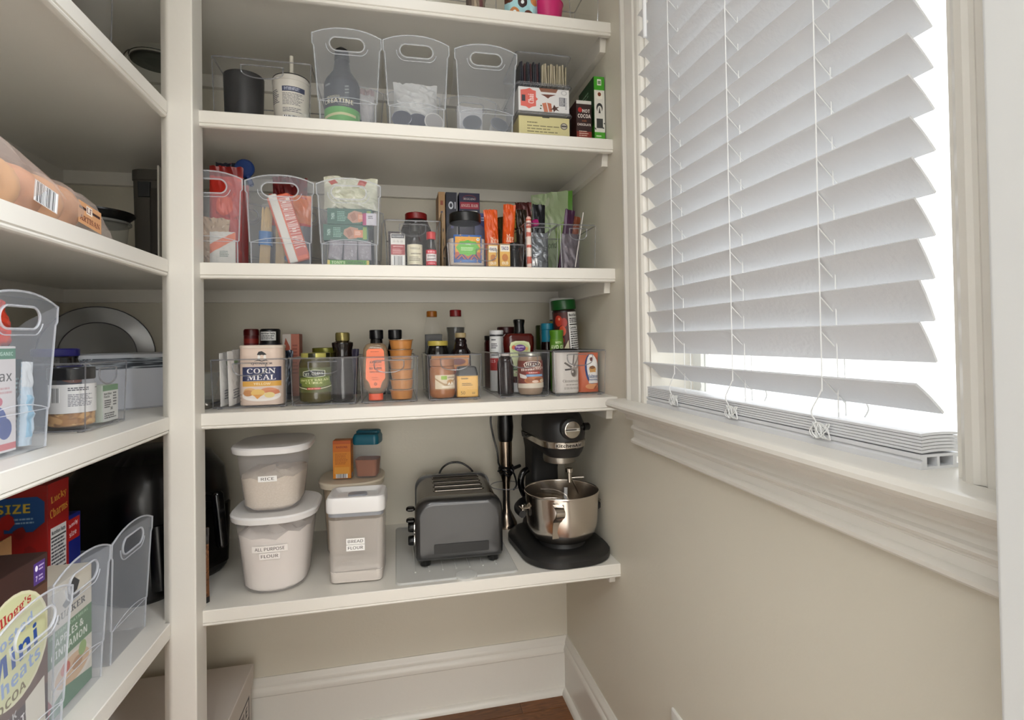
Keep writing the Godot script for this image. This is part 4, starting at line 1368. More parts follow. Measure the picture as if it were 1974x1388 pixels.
func build_blender() -> void:
	var t := thing("hand_blender", "black and steel hand blender with its cord wound round the shaft", "blender", Vector3(-0.232, HE, 0.110), 0.0)
	var blk := mat(0.012, 0.012, 0.013, 0.3)
	var st := mat(0.62, 0.56, 0.50, 0.22, 1.0)
	part(t, "bell", lathe([[0.034, 0.0], [0.033, 0.012], [0.020, 0.038], [0.012, 0.055], [0.0115, 0.10]], 28, false), st)
	part(t, "shaft", lathe([[0.0115, 0.05], [0.012, 0.14], [0.017, 0.16], [0.020, 0.20], [0.021, 0.275]], 28), st)
	part(t, "motor_handle", lathe([[0.0215, 0.272], [0.024, 0.282], [0.026, 0.32], [0.023, 0.36], [0.025, 0.385], [0.022, 0.396], [0.012, 0.398]], 28), blk)
	var wind := []
	for k in 60:
		var a := k * 0.55
		wind.append(Vector3(cos(a) * (0.021 + 0.004 * sin(k * 0.7)), 0.180 + 0.012 * sin(k * 0.33) + 0.004 * sin(k * 1.7), sin(a) * (0.021 + 0.003 * cos(k * 0.9))))
	var lead := [Vector3(-0.012, 0.388, 0.018), Vector3(-0.036, 0.384, 0.020), Vector3(-0.050, 0.350, 0.018), Vector3(-0.044, 0.300, 0.016), Vector3(-0.030, 0.240, 0.020), Vector3(-0.022, 0.195, 0.014)]
	part(t, "power_cord", tube(curve(lead + wind + [Vector3(0.022, 0.17, 0.02), Vector3(0.03, 0.135, 0.02), Vector3(0.018, 0.12, 0.024)], 3), 0.0030, 6), blk)
	part(t, "plug", rbox(0.030, 0.010, 0.010, 0.002), blk, Vector3(0.032, 0.186, 0.020), Vector3(0, 0, 18))
	var bk := thing("clear_beaker", "clear plastic beaker round the foot of the hand blender", "beaker", Vector3(-0.232, HE, 0.110), 0.0)
	part(bk, "wall", lathe([[0.041, 0.0], [0.042, 0.004], [0.049, 0.128], [0.051, 0.130]], 32, false), clear)
	part(bk, "rim", tube(Array(circle(0.050, 0.130, 32)), 0.0016, 5, true), clear_rim)

# ---------------------------------------------------------------- fourth shelf: six clear bins
func facts(w := 96, h := 140) -> StandardMaterial3D:
	return art(w, h, "#efeeea", [["t", "Nutrition Facts", 50, 7, 6, "#141414", "sansb", 88], ["l", 8, 13, 84, 12, 3, "#333333"], ["r", 6, 27, 88, 2.5, "#141414"], ["t", "Calories", 28, 35, 6, "#141414", "sansb", 44], ["t", "20", 84, 35, 6, "#141414", "sansb"], ["r", 6, 40, 88, 1, "#141414"], ["l", 8, 43, 84, 50, 10, "#333333"]])

func fill_shelf_d() -> void:
	var G := "clear acrylic bins on the fourth shelf"
	var zc := 0.252
	clear_bin("clear bin holding the corn meal canister", Vector3(-0.916, HD, zc), 0.172, 0.118, 0.30, 0.0, G)
	clear_bin("clear bin holding pickle relish and dark syrup", Vector3(-0.746, HD, zc), 0.158, 0.118, 0.30, 0.0, G)
	clear_bin("clear bin holding the upside-down honey bottle", Vector3(-0.589, HD, zc), 0.146, 0.117, 0.30, 0.0, G)
	clear_bin("clear bin holding peanut butter and a yellow tin", Vector3(-0.4225, HD, zc), 0.142, 0.119, 0.30, 0.0, G)
	clear_bin("clear bin holding the gravy jar and ketchup", Vector3(-0.236, HD, zc), 0.142, 0.120, 0.30, 0.0, G)
	clear_bin("clear bin holding a white spice tin and salmon seasoning", Vector3(-0.0785, HD, zc), 0.152, 0.123, 0.30, 0.0, G)
	var y := HD + 0.0063
	# --- first bin
	var corn := art(160, 240, "#dcc6b6", [["p", [44, 11, 47, 6, 53, 5, 58, 8, 62, 11, 55, 12.5, 47, 12.5], "#1c1a1c"], ["e", 53, 16, 6, 4.5, "#e6cfbd"], ["e", 47.5, 16, 2.4, 4.5, "#f4efe8"], ["e", 58.5, 16, 2.4, 4.5, "#f4efe8"], ["p", [38, 23, 47, 20, 53, 22, 60, 20, 66, 23, 60, 21.8, 53, 23.4, 46, 21.8], "#262224"], ["t", "QUAKER", 53, 27.5, 4.2, "#262022", "serifb", 40], ["r", 15, 33, 76, 25, "#232a55"], ["t", "CORN", 52, 40, 9, "#f6f2ee", "serifb", 54], ["t", "MEAL", 52, 51.5, 9, "#f6f2ee", "serifb", 54], ["r", 15, 58.4, 76, 9, "#d9a23f"], ["t", "YELLOW", 53, 63, 4.2, "#f2e2c0", "sansb", 32], ["e", 52, 84, 38, 10, "#f3ece6"], ["e", 52, 82, 34, 7.5, "#e9dfd8"], ["e", 30, 76, 12, 6, "#dcae72"], ["e", 27, 79, 10, 5.5, "#c98a55"], ["e", 66, 75, 16, 5, "#d98f63"], ["p", [58, 76, 84, 74, 88, 80, 70, 84], "#cf7d55"], ["e", 45, 79, 13, 6.5, "#e8bf6c"], ["p", [36, 82, 44, 90, 54, 82], "#dd9a4c"], ["e", 67, 83, 10, 5, "#e8d28f"], ["e", 8, 82, 1.8, 1.2, "#3a2a26"], ["e", 8, 88, 1.8, 1.2, "#3a2a26"], ["e", 8, 94, 1.8, 1.2, "#3a2a26"]])
	var cs := [0.0, 0.049, 0.036, 0.022]
	var t := thing("corn_meal_canister", "rounded pink-beige canister labelled CORN MEAL", "canister", Vector3(-0.896, y, 0.352), 2.0)
	part(t, "body", loft([cs, [0.138, 0.049, 0.036, 0.022]], 5), mat(0.84, 0.76, 0.69, 0.55))
	part(t, "lid", loft([[0.1382, 0.0505, 0.0375, 0.023], [0.144, 0.0505, 0.0375, 0.023], [0.146, 0.048, 0.035, 0.021]], 5), mat(0.85, 0.79, 0.73, 0.45))
	part(t, "label", wrap_rr([0.001, 0.049, 0.036, 0.022], [0.138, 0.049, 0.036, 0.022], 0.060), corn)
	var white_foil := art(64, 128, "#d9d6d2", [["s", 30, 6, 2, "#c8c4c0", "#e6e3df"], ["l", 20, 70, 50, 20, 4, "#6a6a70"], ["e", 50, 22, 14, 5, "#7f9a6a"]])
	pouch("seasoning_packet", "white foil packet standing beside the corn meal canister", Vector3(-0.9605, y, 0.350), 0.078, 0.132, 0.010, white_foil, 84.0, Vector2(0, 4), 0.002, 3, "packet", "white packets in the first bin")
	pouch("seasoning_packet", "outermost white foil packet against the bin wall", Vector3(-0.9790, y, 0.350), 0.078, 0.128, 0.008, white_foil, 84.0, Vector2(0, 3), 0.002, 8, "packet", "white packets in the first bin")
	carton("blue_carton", "bright blue carton top between packets and corn meal", Vector3(-0.966, y, 0.27), Vector3(0.030, 0.130, 0.05), mat(0.04, 0.33, 0.72, 0.4), null)
	vessel("cinnamon_tube", "dark red canister labelled CINNAMON SWIRL at the back", "canister", Vector3(-0.957, y, 0.215), {"prof": [[0.0185, 0.0], [0.0185, 0.172]], "glass": mat(0.32, 0.03, 0.03, 0.35), "lid": [[0.0195, 0.1722], [0.0195, 0.186], [0.017, 0.190]], "lid_mat": mat(0.30, 0.03, 0.03, 0.35), "print": art(96, 96, "#5a0d10", [["r", 0, 8, 100, 16, "#8a2418"], ["t", "CINNAMON", 50, 36, 12, "#f0d8cc", "sansb", 84], ["t", "SWIRL", 50, 54, 11, "#f0d8cc", "sansb", 50], ["l", 24, 66, 52, 20, 2, "#d8a898"]]), "py0": 0.09, "py1": 0.170, "pr": 0.0188, "pa": 80.0})
	t = vessel("navy_tin", "navy canister with a nutrition panel on its black lid", "canister", Vector3(-0.909, y, 0.215), {"prof": [[0.028, 0.0], [0.028, 0.150]], "glass": mat(0.03, 0.045, 0.12, 0.35), "lid": [[0.026, 0.1502], [0.026, 0.186], [0.023, 0.190]], "lid_mat": mat(0.02, 0.022, 0.03, 0.35)})
	part(t, "nutrition_panel", arc_print(0.0264, 0.158, 0.0264, 0.182, -52, 44), art(96, 48, "#e6e6e2", [["t", "Nutrition Facts", 50, 20, 22, "#202020", "sansb", 88], ["l", 6, 40, 88, 50, 3, "#404040"]]))
	part(t, "emblem", arc_print(0.0284, 0.125, 0.0284, 0.142, 10, 40), art(32, 32, "#0a1024", [["p", [10, 90, 50, 20, 70, 50, 90, 90], "#d8dce6"]]))
	carton("rust_carton", "rust and white carton behind the navy canister", Vector3(-0.862, y, 0.16), Vector3(0.046, 0.176, 0.05), mat(0.62, 0.30, 0.20, 0.5), art(80, 160, "#b96a52", [["r", 0, 0, 52, 100, "#d8cfc6"], ["p", [4, 30, 20, 6, 44, 20, 52, 60, 20, 62], "#a8482a"], ["e", 24, 34, 14, 8, "#8a2f18"], ["l", 60, 16, 34, 50, 9, "#8a4030"]]))
	pouch("dark_foil_pouch", "crumpled dark foil pouch behind the corn meal", Vector3(-0.866, y, 0.272), 0.042, 0.130, 0.024, art(64, 96, "#2c3440", [["s", 40, 8, 3, "#48586a", "#161a20", "#8a98a8"]], 0.25, 0.3), -20.0, Vector2(0, -4), 0.005, 6)
	# --- second bin
	var relish := art(160, 150, "#4d5217", [["p", [22, 16, 50, 8, 78, 12, 78, 36, 50, 40, 22, 36], "#d9dcc8"], ["p", [24, 18, 50, 10.5, 76, 14, 76, 33.5, 50, 37.5, 24, 33.5], "#10160c"], ["t", "MT. OLIVE", 50, 25, 11, "#eef0e0", "serifb", 46, -5], ["p", [0, 36, 22, 34, 50, 42, 78, 35, 100, 36, 100, 62, 0, 62], "#16250f"], ["p", [8, 40, 92, 36, 96, 72, 50, 80, 4, 72], "#6c7c25"], ["t", "SWEET SALAD", 50, 50, 8, "#e8e6b0", "serifb", 74, -3], ["t", "CUBES", 50, 61, 8, "#e8e6b0", "serifb", 40], ["p", [0, 62, 16, 64, 16, 76, 0, 74], "#10231c"], ["p", [0, 76, 34, 84, 66, 83, 100, 74, 100, 77, 66, 86, 34, 87, 0, 79], "#e6e4c4"], ["r", 34, 80, 32, 8, "#b8271c"], ["t", "MADE WITH", 50, 84, 4, "#f4e8d8", "sansb", 26]])
	var olive := mat(0.27, 0.24, 0.045, 0.10)
	var jarp := [[0.034, 0.0], [0.0385, 0.004], [0.0395, 0.012], [0.0395, 0.098], [0.037, 0.106], [0.034, 0.110]]
	var gold := art(256, 32, "#b8b25e", [["r", 6, 20, 8, 60, "#2c2c14"], ["r", 28, 20, 8, 60, "#2c2c14"], ["r", 48, 20, 8, 60, "#2c2c14"], ["r", 70, 20, 8, 60, "#2c2c14"]], 0.3, 0.35)
	t = vessel("relish_jar", "olive green jar labelled SWEET SALAD CUBES with a yellow-green lid", "jar", Vector3(-0.7715, y, 0.354), {"prof": jarp, "glass": olive, "lid": [[0.0355, 0.110], [0.036, 0.112], [0.036, 0.123], [0.034, 0.1245]], "lid_mat": gold, "print": relish, "py0": 0.026, "py1": 0.088, "pr": 0.0399, "pa": 74.0})
	vessel("pickle_jar", "second olive green jar with a dull gold lid at the back", "jar", Vector3(-0.757, y, 0.265), {"prof": [[0.034, 0.0], [0.0385, 0.004], [0.0395, 0.012], [0.0395, 0.110], [0.037, 0.118], [0.034, 0.122]], "glass": olive, "lid": [[0.0355, 0.1222], [0.036, 0.124], [0.036, 0.135], [0.034, 0.1365]], "lid_mat": mat(0.42, 0.42, 0.14, 0.3, 0.4)})
	var syrup := mat(0.055, 0.018, 0.012, 0.08)
	vessel("syrup_bottle", "dark brown syrup bottle with a gold screw cap", "bottle", Vector3(-0.7065, y, 0.348), {"prof": [[0.022, 0.0], [0.026, 0.004], [0.027, 0.05], [0.0245, 0.095], [0.023, 0.125], [0.0262, 0.142], [0.0265, 0.149], [0.017, 0.153], [0.016, 0.158]], "glass": syrup, "lid": [[0.0168, 0.1535], [0.0178, 0.156], [0.0178, 0.172], [0.016, 0.175]], "lid_mat": mat(0.48, 0.44, 0.26, 0.25, 0.6), "lid_name": "cap"})
	pouch("purple_pouch", "purple pouch at the back corner of the relish bin", Vector3(-0.702, y, 0.20), 0.04, 0.130, 0.018, mat(0.10, 0.04, 0.22, 0.4), 10.0, Vector2(0, -3), 0.003, 5)
	# --- third bin
	t = thing("honey_bottle", "honey bottle standing on its orange cap with an orange label", "bottle", Vector3(-0.6235, y, 0.362), 0.0)
	var hs := [[0.016, 0.016, 0.014, 0.012], [0.022, 0.022, 0.017, 0.014], [0.034, 0.0305, 0.0215, 0.017], [0.050, 0.0325, 0.0225, 0.017], [0.110, 0.0325, 0.0225, 0.017], [0.132, 0.030, 0.021, 0.016], [0.142, 0.0245, 0.017, 0.013], [0.146, 0.018, 0.012, 0.010]]
	part(t, "body", loft(hs, 5), mat(0.62, 0.52, 0.40, 0.12, 0.0, 0.55))
	var hf := []
	for q in hs.slice(0, 4):
		hf.append([q[0] + 0.001, q[1] - 0.002, q[2] - 0.002, q[3] - 0.001])
	hf.append([0.072, 0.0305, 0.0205, 0.016])
	part(t, "honey", loft(hf, 5), mat(0.42, 0.17, 0.03, 0.2))
	part(t, "cap", loft([[0.0, 0.0175, 0.015, 0.012], [0.002, 0.0185, 0.016, 0.013], [0.0165, 0.0180, 0.0155, 0.012]], 4), mat(0.90, 0.36, 0.22, 0.45))
	var lab := sheet_shape(PackedVector2Array([Vector2(-0.012, 0.032), Vector2(0.012, 0.032), Vector2(0.016, 0.046), Vector2(0.024, 0.056), Vector2(0.024, 0.080), Vector2(0.0215, 0.126), Vector2(0.017, 0.132), Vector2(-0.017, 0.132), Vector2(-0.0215, 0.126), Vector2(-0.024, 0.080), Vector2(-0.024, 0.056), Vector2(-0.016, 0.046)]), 0.0005)
	part(t, "label", lab.done(20), art(128, 256, "#f07a4c", [["l", 26, 6, 48, 3, 1, "#b04a2c"], ["t", "HONEY", 50, 34, 6, "#2c1a14", "sansb", 60, 180], ["t", "FILTERED", 50, 42, 3.5, "#7a3a24", "sans", 60, 180], ["t", "RAW & UN", 50, 50, 6, "#2c1a14", "sansb", 62, 180], ["t", "100% PURE", 50, 59, 4, "#6a2c1a", "sansb", 60, 180], ["l", 30, 72, 40, 3, 1, "#a8452a"], ["t", "LOCAL", 50, 79, 3, "#6a2c1a", "sans", 36, 180], ["e", 50, 90, 7, 3.5, "#3a1c14"], ["e", 50, 90, 4.5, 2.2, "#f07a4c"]]), Vector3(0, 0.0, 0.0228))
	var cup := [[0.0245, 0.0], [0.026, 0.001], [0.0292, 0.0225], [0.0318, 0.0235], [0.0320, 0.0245]]
	for k in 6:
		var c := thing("sauce_cup", ["lowest", "second lowest", "third lowest", "third highest", "second highest", "topmost"][k] + " tan sauce cup in the stack beside the honey", "cup", Vector3(-0.5580 + 0.0010 * (k % 3) - 0.0005 * k, y + k * 0.0258, 0.358), 20.0 * k, "stacked sauce cups")
		part(c, "cup", lathe(cup, 28), mat(0.72, 0.48, 0.24, 0.35))
		var fl := lathe_shape([[0.0318, 0.0246], [0.0320, 0.0254], [0.029, 0.0256]], 28)
		part(c, "foil_lid", fl.done(), mat(0.74, 0.72, 0.68, 0.25, 0.8))
		part(c, "pull_tab", sheet(PackedVector2Array([Vector2(-0.007, 0.0), Vector2(0.007, 0.0), Vector2(0.003, 0.012), Vector2(-0.003, 0.012)]), 0.0003), mat(0.74, 0.72, 0.68, 0.3, 0.6), Vector3(-0.0275, 0.0252, 0.004), Vector3(-80, -100 - 20.0 * k, 0))
	for k in 2:
		vessel("sauce_bottle", ["black-capped dark bottle behind the honey bottle", "black-capped dark bottle behind the sauce cups"][k], "bottle", Vector3(-0.626 + k * 0.052, y, 0.215), {"prof": [[0.024, 0.0], [0.025, 0.005], [0.025, 0.11], [0.018, 0.145], [0.0165, 0.160]], "glass": mat(0.03, 0.02, 0.02, 0.12), "lid": [[0.0185, 0.158], [0.0195, 0.160], [0.0195, 0.182], [0.018, 0.184]], "lid_mat": mat(0.012, 0.012, 0.03, 0.3), "lid_name": "cap"}, "black-capped bottles in the honey bin")
	# --- fourth bin
	var pb := art(160, 110, "#d8c8ac", [["p", [0, 20, 40, 60, 60, 60, 100, 20, 100, 30, 60, 74, 40, 74, 0, 30], "#a88a60"], ["r", 26, 6, 24, 26, "#8fae3c"], ["t", "ORGANIC", 74, 18, 9, "#5a4028", "sansb", 40], ["e", 66, 50, 16, 18, "#b98a55"], ["p", [52, 68, 60, 48, 66, 68], "#efe8dc"], ["p", [66, 68, 74, 44, 82, 68], "#efe8dc"], ["t", "PEANUT BUTTER", 62, 82, 11, "#f6f0e4", "sansb", 64], ["r", 0, 94, 100, 6, "#b08a5c"]])
	vessel("peanut_butter_jar", "tan peanut butter jar at the front of the fourth bin", "jar", Vector3(-0.4515, y, 0.356), {"prof": [[0.029, 0.0], [0.033, 0.005], [0.034, 0.012], [0.034, 0.072], [0.032, 0.079], [0.030, 0.082]], "glass": mat(0.62, 0.39, 0.22, 0.18), "lid": [[0.031, 0.0825], [0.0325, 0.084], [0.0325, 0.100], [0.030, 0.102]], "lid_mat": mat(0.64, 0.42, 0.27, 0.3), "print": pb, "py0": 0.022, "py1": 0.060, "pr": 0.0343, "pa": 54.0, "mid": 16.0})
	var tin := art(128, 110, "#e2b25c", [["t", "TURMERIC", 34, 10, 7, "#3c2c14", "sansb", 36], ["l", 22, 32, 52, 16, 2, "#7a5a2c"], ["t", "50", 26, 84, 16, "#5a3c18", "sans", 20], ["l", 70, 80, 20, 12, 2, "#8a6a34"]])
	t = thing("spice_tin", "small square jar with a yellow label marked 50 and a black lid", "jar", Vector3(-0.3870, y, 0.362), 0.0)
	part(t, "body", loft([[0.0, 0.027, 0.022, 0.006], [0.002, 0.0285, 0.0235, 0.007], [0.056, 0.0285, 0.0235, 0.007]], 3), mat(0.78, 0.58, 0.26, 0.4))
	part(t, "lid", loft([[0.0562, 0.0285, 0.0235, 0.007], [0.060, 0.0287, 0.0237, 0.008], [0.078, 0.0245, 0.020, 0.008], [0.081, 0.020, 0.016, 0.007]], 3), mat(0.02, 0.02, 0.022, 0.3))
	part(t, "label", wrap_rr([0.003, 0.0285, 0.0235, 0.007], [0.054, 0.0285, 0.0235, 0.007], 0.0275), tin)
	pouch("carrot_pouch", "green and orange printed pouch behind the peanut butter", Vector3(-0.424, y, 0.306), 0.105, 0.108, 0.012, art(128, 128, "#c98a3a", [["r", 0, 0, 100, 100, "#c07c34"], ["e", 34, 30, 22, 16, "#3f8a34"], ["p", [46, 34, 96, 30, 80, 48, 52, 46], "#d8491c"], ["r", 0, 6, 18, 60, "#d8a85c"], ["e", 70, 16, 20, 8, "#6a1a14"]]), 0.0, Vector2.ZERO, 0.0015, 12)
	vessel("yellow_lid_jar", "dark jar with a pale yellow lid at the back of the bin", "jar", Vector3(-0.4520, y, 0.222), {"prof": [[0.030, 0.0], [0.032, 0.004], [0.034, 0.10], [0.030, 0.128], [0.027, 0.136]], "glass": mat(0.10, 0.09, 0.075, 0.08), "lid": [[0.0285, 0.136], [0.0295, 0.138], [0.0295, 0.148], [0.028, 0.150]], "lid_mat": mat(0.78, 0.70, 0.32, 0.4)})
	carton("black_carton", "black carton standing behind the yellow-lidded jar", Vector3(-0.4605, y, 0.171), Vector3(0.05, 0.170, 0.018), mat(0.02, 0.02, 0.022, 0.4), null)
	vessel("chocolate_bottle", "dark ribbed syrup bottle with a beige cap", "bottle", Vector3(-0.390, y, 0.262), {"prof": [[0.027, 0.0], [0.029, 0.005], [0.029, 0.09], [0.028, 0.118], [0.0195, 0.130], [0.0185, 0.138], [0.0165, 0.142], [0.0175, 0.150], [0.0135, 0.158]], "glass": mat(0.07, 0.012, 0.018, 0.08), "lid": [[0.0145, 0.158], [0.016, 0.160], [0.016, 0.170], [0.0145, 0.172]], "lid_mat": mat(0.62, 0.55, 0.40, 0.4), "lid_name": "cap"})
	vessel("soy_sauce_bottle", "tall bottle of black sauce with a red cap", "bottle", Vector3(-0.3955, y, 0.190), {"prof": [[0.027, 0.0], [0.030, 0.006], [0.0265, 0.10], [0.027, 0.17], [0.030, 0.195], [0.026, 0.213], [0.016, 0.224], [0.0155, 0.228]], "glass": mat(0.85, 0.84, 0.80, 0.05, 0.0, 0.12), "fill": 0.190, "fill_mat": mat(0.008, 0.006, 0.006, 0.1), "lid": [[0.0165, 0.222], [0.0175, 0.224], [0.0175, 0.240], [0.016, 0.242]], "lid_mat": mat(0.45, 0.02, 0.03, 0.35), "lid_name": "cap"})
	vessel("vinegar_bottle", "clear bottle with an amber cap at the back wall", "bottle", Vector3(-0.4625, y, 0.133), {"prof": [[0.022, 0.0], [0.024, 0.005], [0.024, 0.19], [0.0165, 0.218], [0.015, 0.224]], "glass": mat(0.86, 0.85, 0.82, 0.05, 0.0, 0.10), "lid": [[0.0155, 0.224], [0.016, 0.226], [0.016, 0.240], [0.0145, 0.242]], "lid_mat": mat(0.62, 0.36, 0.05, 0.4), "lid_name": "cap"})
	# --- fifth bin
	var gravy := art(192, 200, "#7a3a30", [["p", [22, 12, 30, 4, 50, 1, 70, 4, 78, 12, 74, 24, 26, 24], "#ece2d2"], ["p", [25, 12, 32, 6, 50, 3.5, 68, 6, 75, 12, 72, 21.5, 28, 21.5], "#4a1f22"], ["t", "HEINZ", 50, 13, 10, "#f4ecdc", "serifb", 42], ["t", "HomeStyle", 52, 31, 12, "#f6f0e6", "serifb", 78, -6], ["r", 30, 41, 40, 6, "#b8332c"], ["t", "GRAVY", 50, 44, 4, "#f6f0e6", "sansb", 26], ["p", [6, 46, 30, 54, 34, 68, 10, 62], "#d8cfc8"], ["r", 30, 50, 54, 8, "#7fa4c8"], ["e", 58, 72, 34, 14, "#b9764c"], ["s", 0, 1, 1, "#000000"], ["e", 40, 72, 12, 8, "#9c5a34"], ["e", 66, 68, 14, 6, "#8a5030"], ["e", 56, 76, 10, 5, "#e2c7b4"], ["e", 80, 74, 10, 6, "#d8bfa0"], ["p", [0, 84, 100, 80, 100, 100, 0, 100], "#d6cab8"]])
	vessel("gravy_jar", "small glass jar labelled HEINZ HomeStyle GRAVY", "jar", Vector3(-0.2095, y, 0.357), {"prof": [[0.029, 0.0], [0.033, 0.005], [0.0355, 0.016], [0.0365, 0.04], [0.0350, 0.088], [0.032, 0.100], [0.0305, 0.104]], "glass": mat(0.62, 0.53, 0.45, 0.12), "lid": [[0.0315, 0.104], [0.0325, 0.105], [0.0325, 0.114], [0.031, 0.1155]], "lid_mat": mat(0.66, 0.66, 0.62, 0.25, 0.7), "print": gravy, "py0": 0.018, "py1": 0.092, "pr": 0.0370, "pr1": 0.0357, "pa": 78.0})
	t = thing("ketchup_bottle", "wide red-brown ketchup bottle standing upside down on a white cap", "bottle", Vector3(-0.226, y, 0.288), -2.0)
	part(t, "body", loft([[0.026, 0.018, 0.014, 0.012], [0.040, 0.030, 0.020, 0.016], [0.070, 0.041, 0.024, 0.020], [0.140, 0.0455, 0.026, 0.022], [0.158, 0.045, 0.026, 0.022], [0.167, 0.038, 0.020, 0.017], [0.168, 0.028, 0.012, 0.010]], 6), mat(0.28, 0.035, 0.02, 0.12))
	part(t, "cap", loft([[0.0, 0.021, 0.017, 0.014], [0.002, 0.023, 0.019, 0.016], [0.026, 0.021, 0.017, 0.014]], 4), mat(0.90, 0.90, 0.90, 0.35))
	part(t, "label", sheet(PackedVector2Array([Vector2(-0.018, 0.045), Vector2(0.018, 0.045), Vector2(0.026, 0.056), Vector2(0.030, 0.13), Vector2(0.026, 0.142), Vector2(0.012, 0.146), Vector2(-0.012, 0.146), Vector2(-0.026, 0.142), Vector2(-0.030, 0.13), Vector2(-0.026, 0.056)]), 0.0005), art(128, 200, "#cfd6a8", [["e", 50, 20, 44, 16, "#b9c48a"], ["e", 20, 18, 10, 6, "#c85a3a"], ["e", 80, 22, 9, 5, "#d8a05a"], ["e", 50, 20, 27, 10, "#5a2a7a"], ["t", "Organic", 50, 17, 7, "#efe6f4", "sansb", 42], ["l", 34, 23, 32, 4, 1, "#d8c8e6"], ["e", 66, 56, 18, 12, "#b8271c"], ["r", 8, 70, 40, 12, "#2f5a34"], ["t", "USDA", 28, 76, 5, "#e6ecd8", "sansb", 26], ["r", 16, 86, 66, 4, "#e8ead0"], ["t", "KETCHUP", 50, 88, 3, "#7a1a14", "sansb", 50]]), Vector3(0, 0, 0.0262))
	vessel("bbq_bottle", "short dark brown sauce bottle at the bin's front", "bottle", Vector3(-0.2765, y, 0.345), {"prof": [[0.020, 0.0], [0.0225, 0.004], [0.0225, 0.085], [0.018, 0.10], [0.012, 0.106]], "glass": mat(0.10, 0.03, 0.02, 0.10), "lid": [[0.0125, 0.104], [0.013, 0.112]], "lid_mat": mat(0.75, 0.72, 0.70, 0.3)})
	vessel("baking_powder_can", "slim white can with a red base band", "can", Vector3(-0.2785, y, 0.228), {"prof": [[0.0205, 0.0], [0.0205, 0.170]], "glass": mat(0.86, 0.86, 0.86, 0.4), "lid": [[0.0208, 0.1702], [0.0213, 0.172], [0.0213, 0.178], [0.0195, 0.179]], "lid_mat": mat(0.88, 0.88, 0.88, 0.35), "print": art(96, 160, "#e4e4e2", [["r", 0, 0, 100, 5, "#2c2c30"], ["l", 14, 12, 34, 6, 1, "#33333a"], ["l", 14, 24, 36, 16, 3, "#33333a"], ["l", 14, 48, 40, 12, 2, "#33333a"], ["r", 0, 66, 60, 18, "#b3141c"], ["t", "12.5", 22, 74, 8, "#f0e0e0", "sansb", 30], ["r", 0, 84, 100, 16, "#a8121a"]]), "py0": 0.06, "py1": 0.166, "pr": 0.0209, "pa": 84.0})
	vessel("steak_sauce_bottle", "black-necked sauce bottle behind the ketchup", "bottle", Vector3(-0.2085, y, 0.226), {"prof": [[0.027, 0.0], [0.028, 0.005], [0.028, 0.13], [0.017, 0.165], [0.0165, 0.175]], "glass": mat(0.02, 0.014, 0.014, 0.1), "lid": [[0.0165, 0.172], [0.0150, 0.192], [0.0175, 0.204], [0.0175, 0.209], [0.015, 0.211]], "lid_mat": mat(0.012, 0.012, 0.013, 0.2), "lid_name": "cap"})
	vessel("maroon_lid_jar", "jar with a maroon lid behind the white can", "jar", Vector3(-0.235, y, 0.163), {"prof": [[0.028, 0.0], [0.030, 0.005], [0.030, 0.16], [0.026, 0.170]], "glass": mat(0.16, 0.03, 0.03, 0.2), "lid": [[0.0275, 0.170], [0.0285, 0.172], [0.0285, 0.188], [0.027, 0.190]], "lid_mat": mat(0.24, 0.03, 0.04, 0.35)})
	vessel("jam_jar", "small dark red jar with a black lid in the bin corner", "jar", Vector3(-0.2805, y, 0.132), {"prof": [[0.0175, 0.0], [0.019, 0.003], [0.019, 0.140], [0.0165, 0.150]], "glass": mat(0.20, 0.02, 0.02, 0.12), "lid": [[0.018, 0.150], [0.0185, 0.151], [0.0185, 0.163], [0.017, 0.164]], "lid_mat": mat(0.012, 0.012, 0.012, 0.3)})
	# --- sixth bin
	var cinn := art(160, 220, "#cdc6bf", [["p", [62, 30, 66, 4, 70, 4, 66, 30], "#6a6058"], ["p", [64, 34, 84, 10, 88, 12, 68, 38], "#8a8078"], ["p", [62, 36, 40, 24, 36, 27, 58, 40], "#5a524c"], ["p", [60, 40, 38, 42, 40, 46, 62, 44], "#4a4440"], ["p", [66, 40, 92, 30, 94, 34, 70, 46], "#9a9088"], ["e", 68, 50, 11, 13, "#8f857d"], ["e", 66, 52, 7, 9, "#5e554f"], ["e", 63, 49, 2.5, 3, "#cfc8c0"], ["t", "Cinnamon T", 62, 72, 6.5, "#4a423c", "serif", 60], ["l", 42, 80, 50, 4, 1, "#8a827a"], ["l", 36, 88, 56, 6, 2, "#9a928a"]])
	t = thing("spice_canister", "white oval spice tin printed with a dark seed pod and a black lid", "tin", Vector3(-0.1105, y, 0.3645), 2.0)
	part(t, "body", loft([[0.0, 0.0325, 0.025, 0.018], [0.003, 0.0348, 0.0275, 0.020], [0.113, 0.0348, 0.0275, 0.020]], 5), mat(0.80, 0.78, 0.75, 0.4))
	part(t, "lid", loft([[0.1132, 0.0354, 0.0281, 0.021], [0.119, 0.0354, 0.0281, 0.021], [0.1225, 0.032, 0.0245, 0.018], [0.121, 0.022, 0.016, 0.012]], 5), mat(0.03, 0.026, 0.025, 0.2))
	part(t, "label", wrap_rr([0.004, 0.0348, 0.0275, 0.020], [0.112, 0.0348, 0.0275, 0.020], 0.047), cinn)
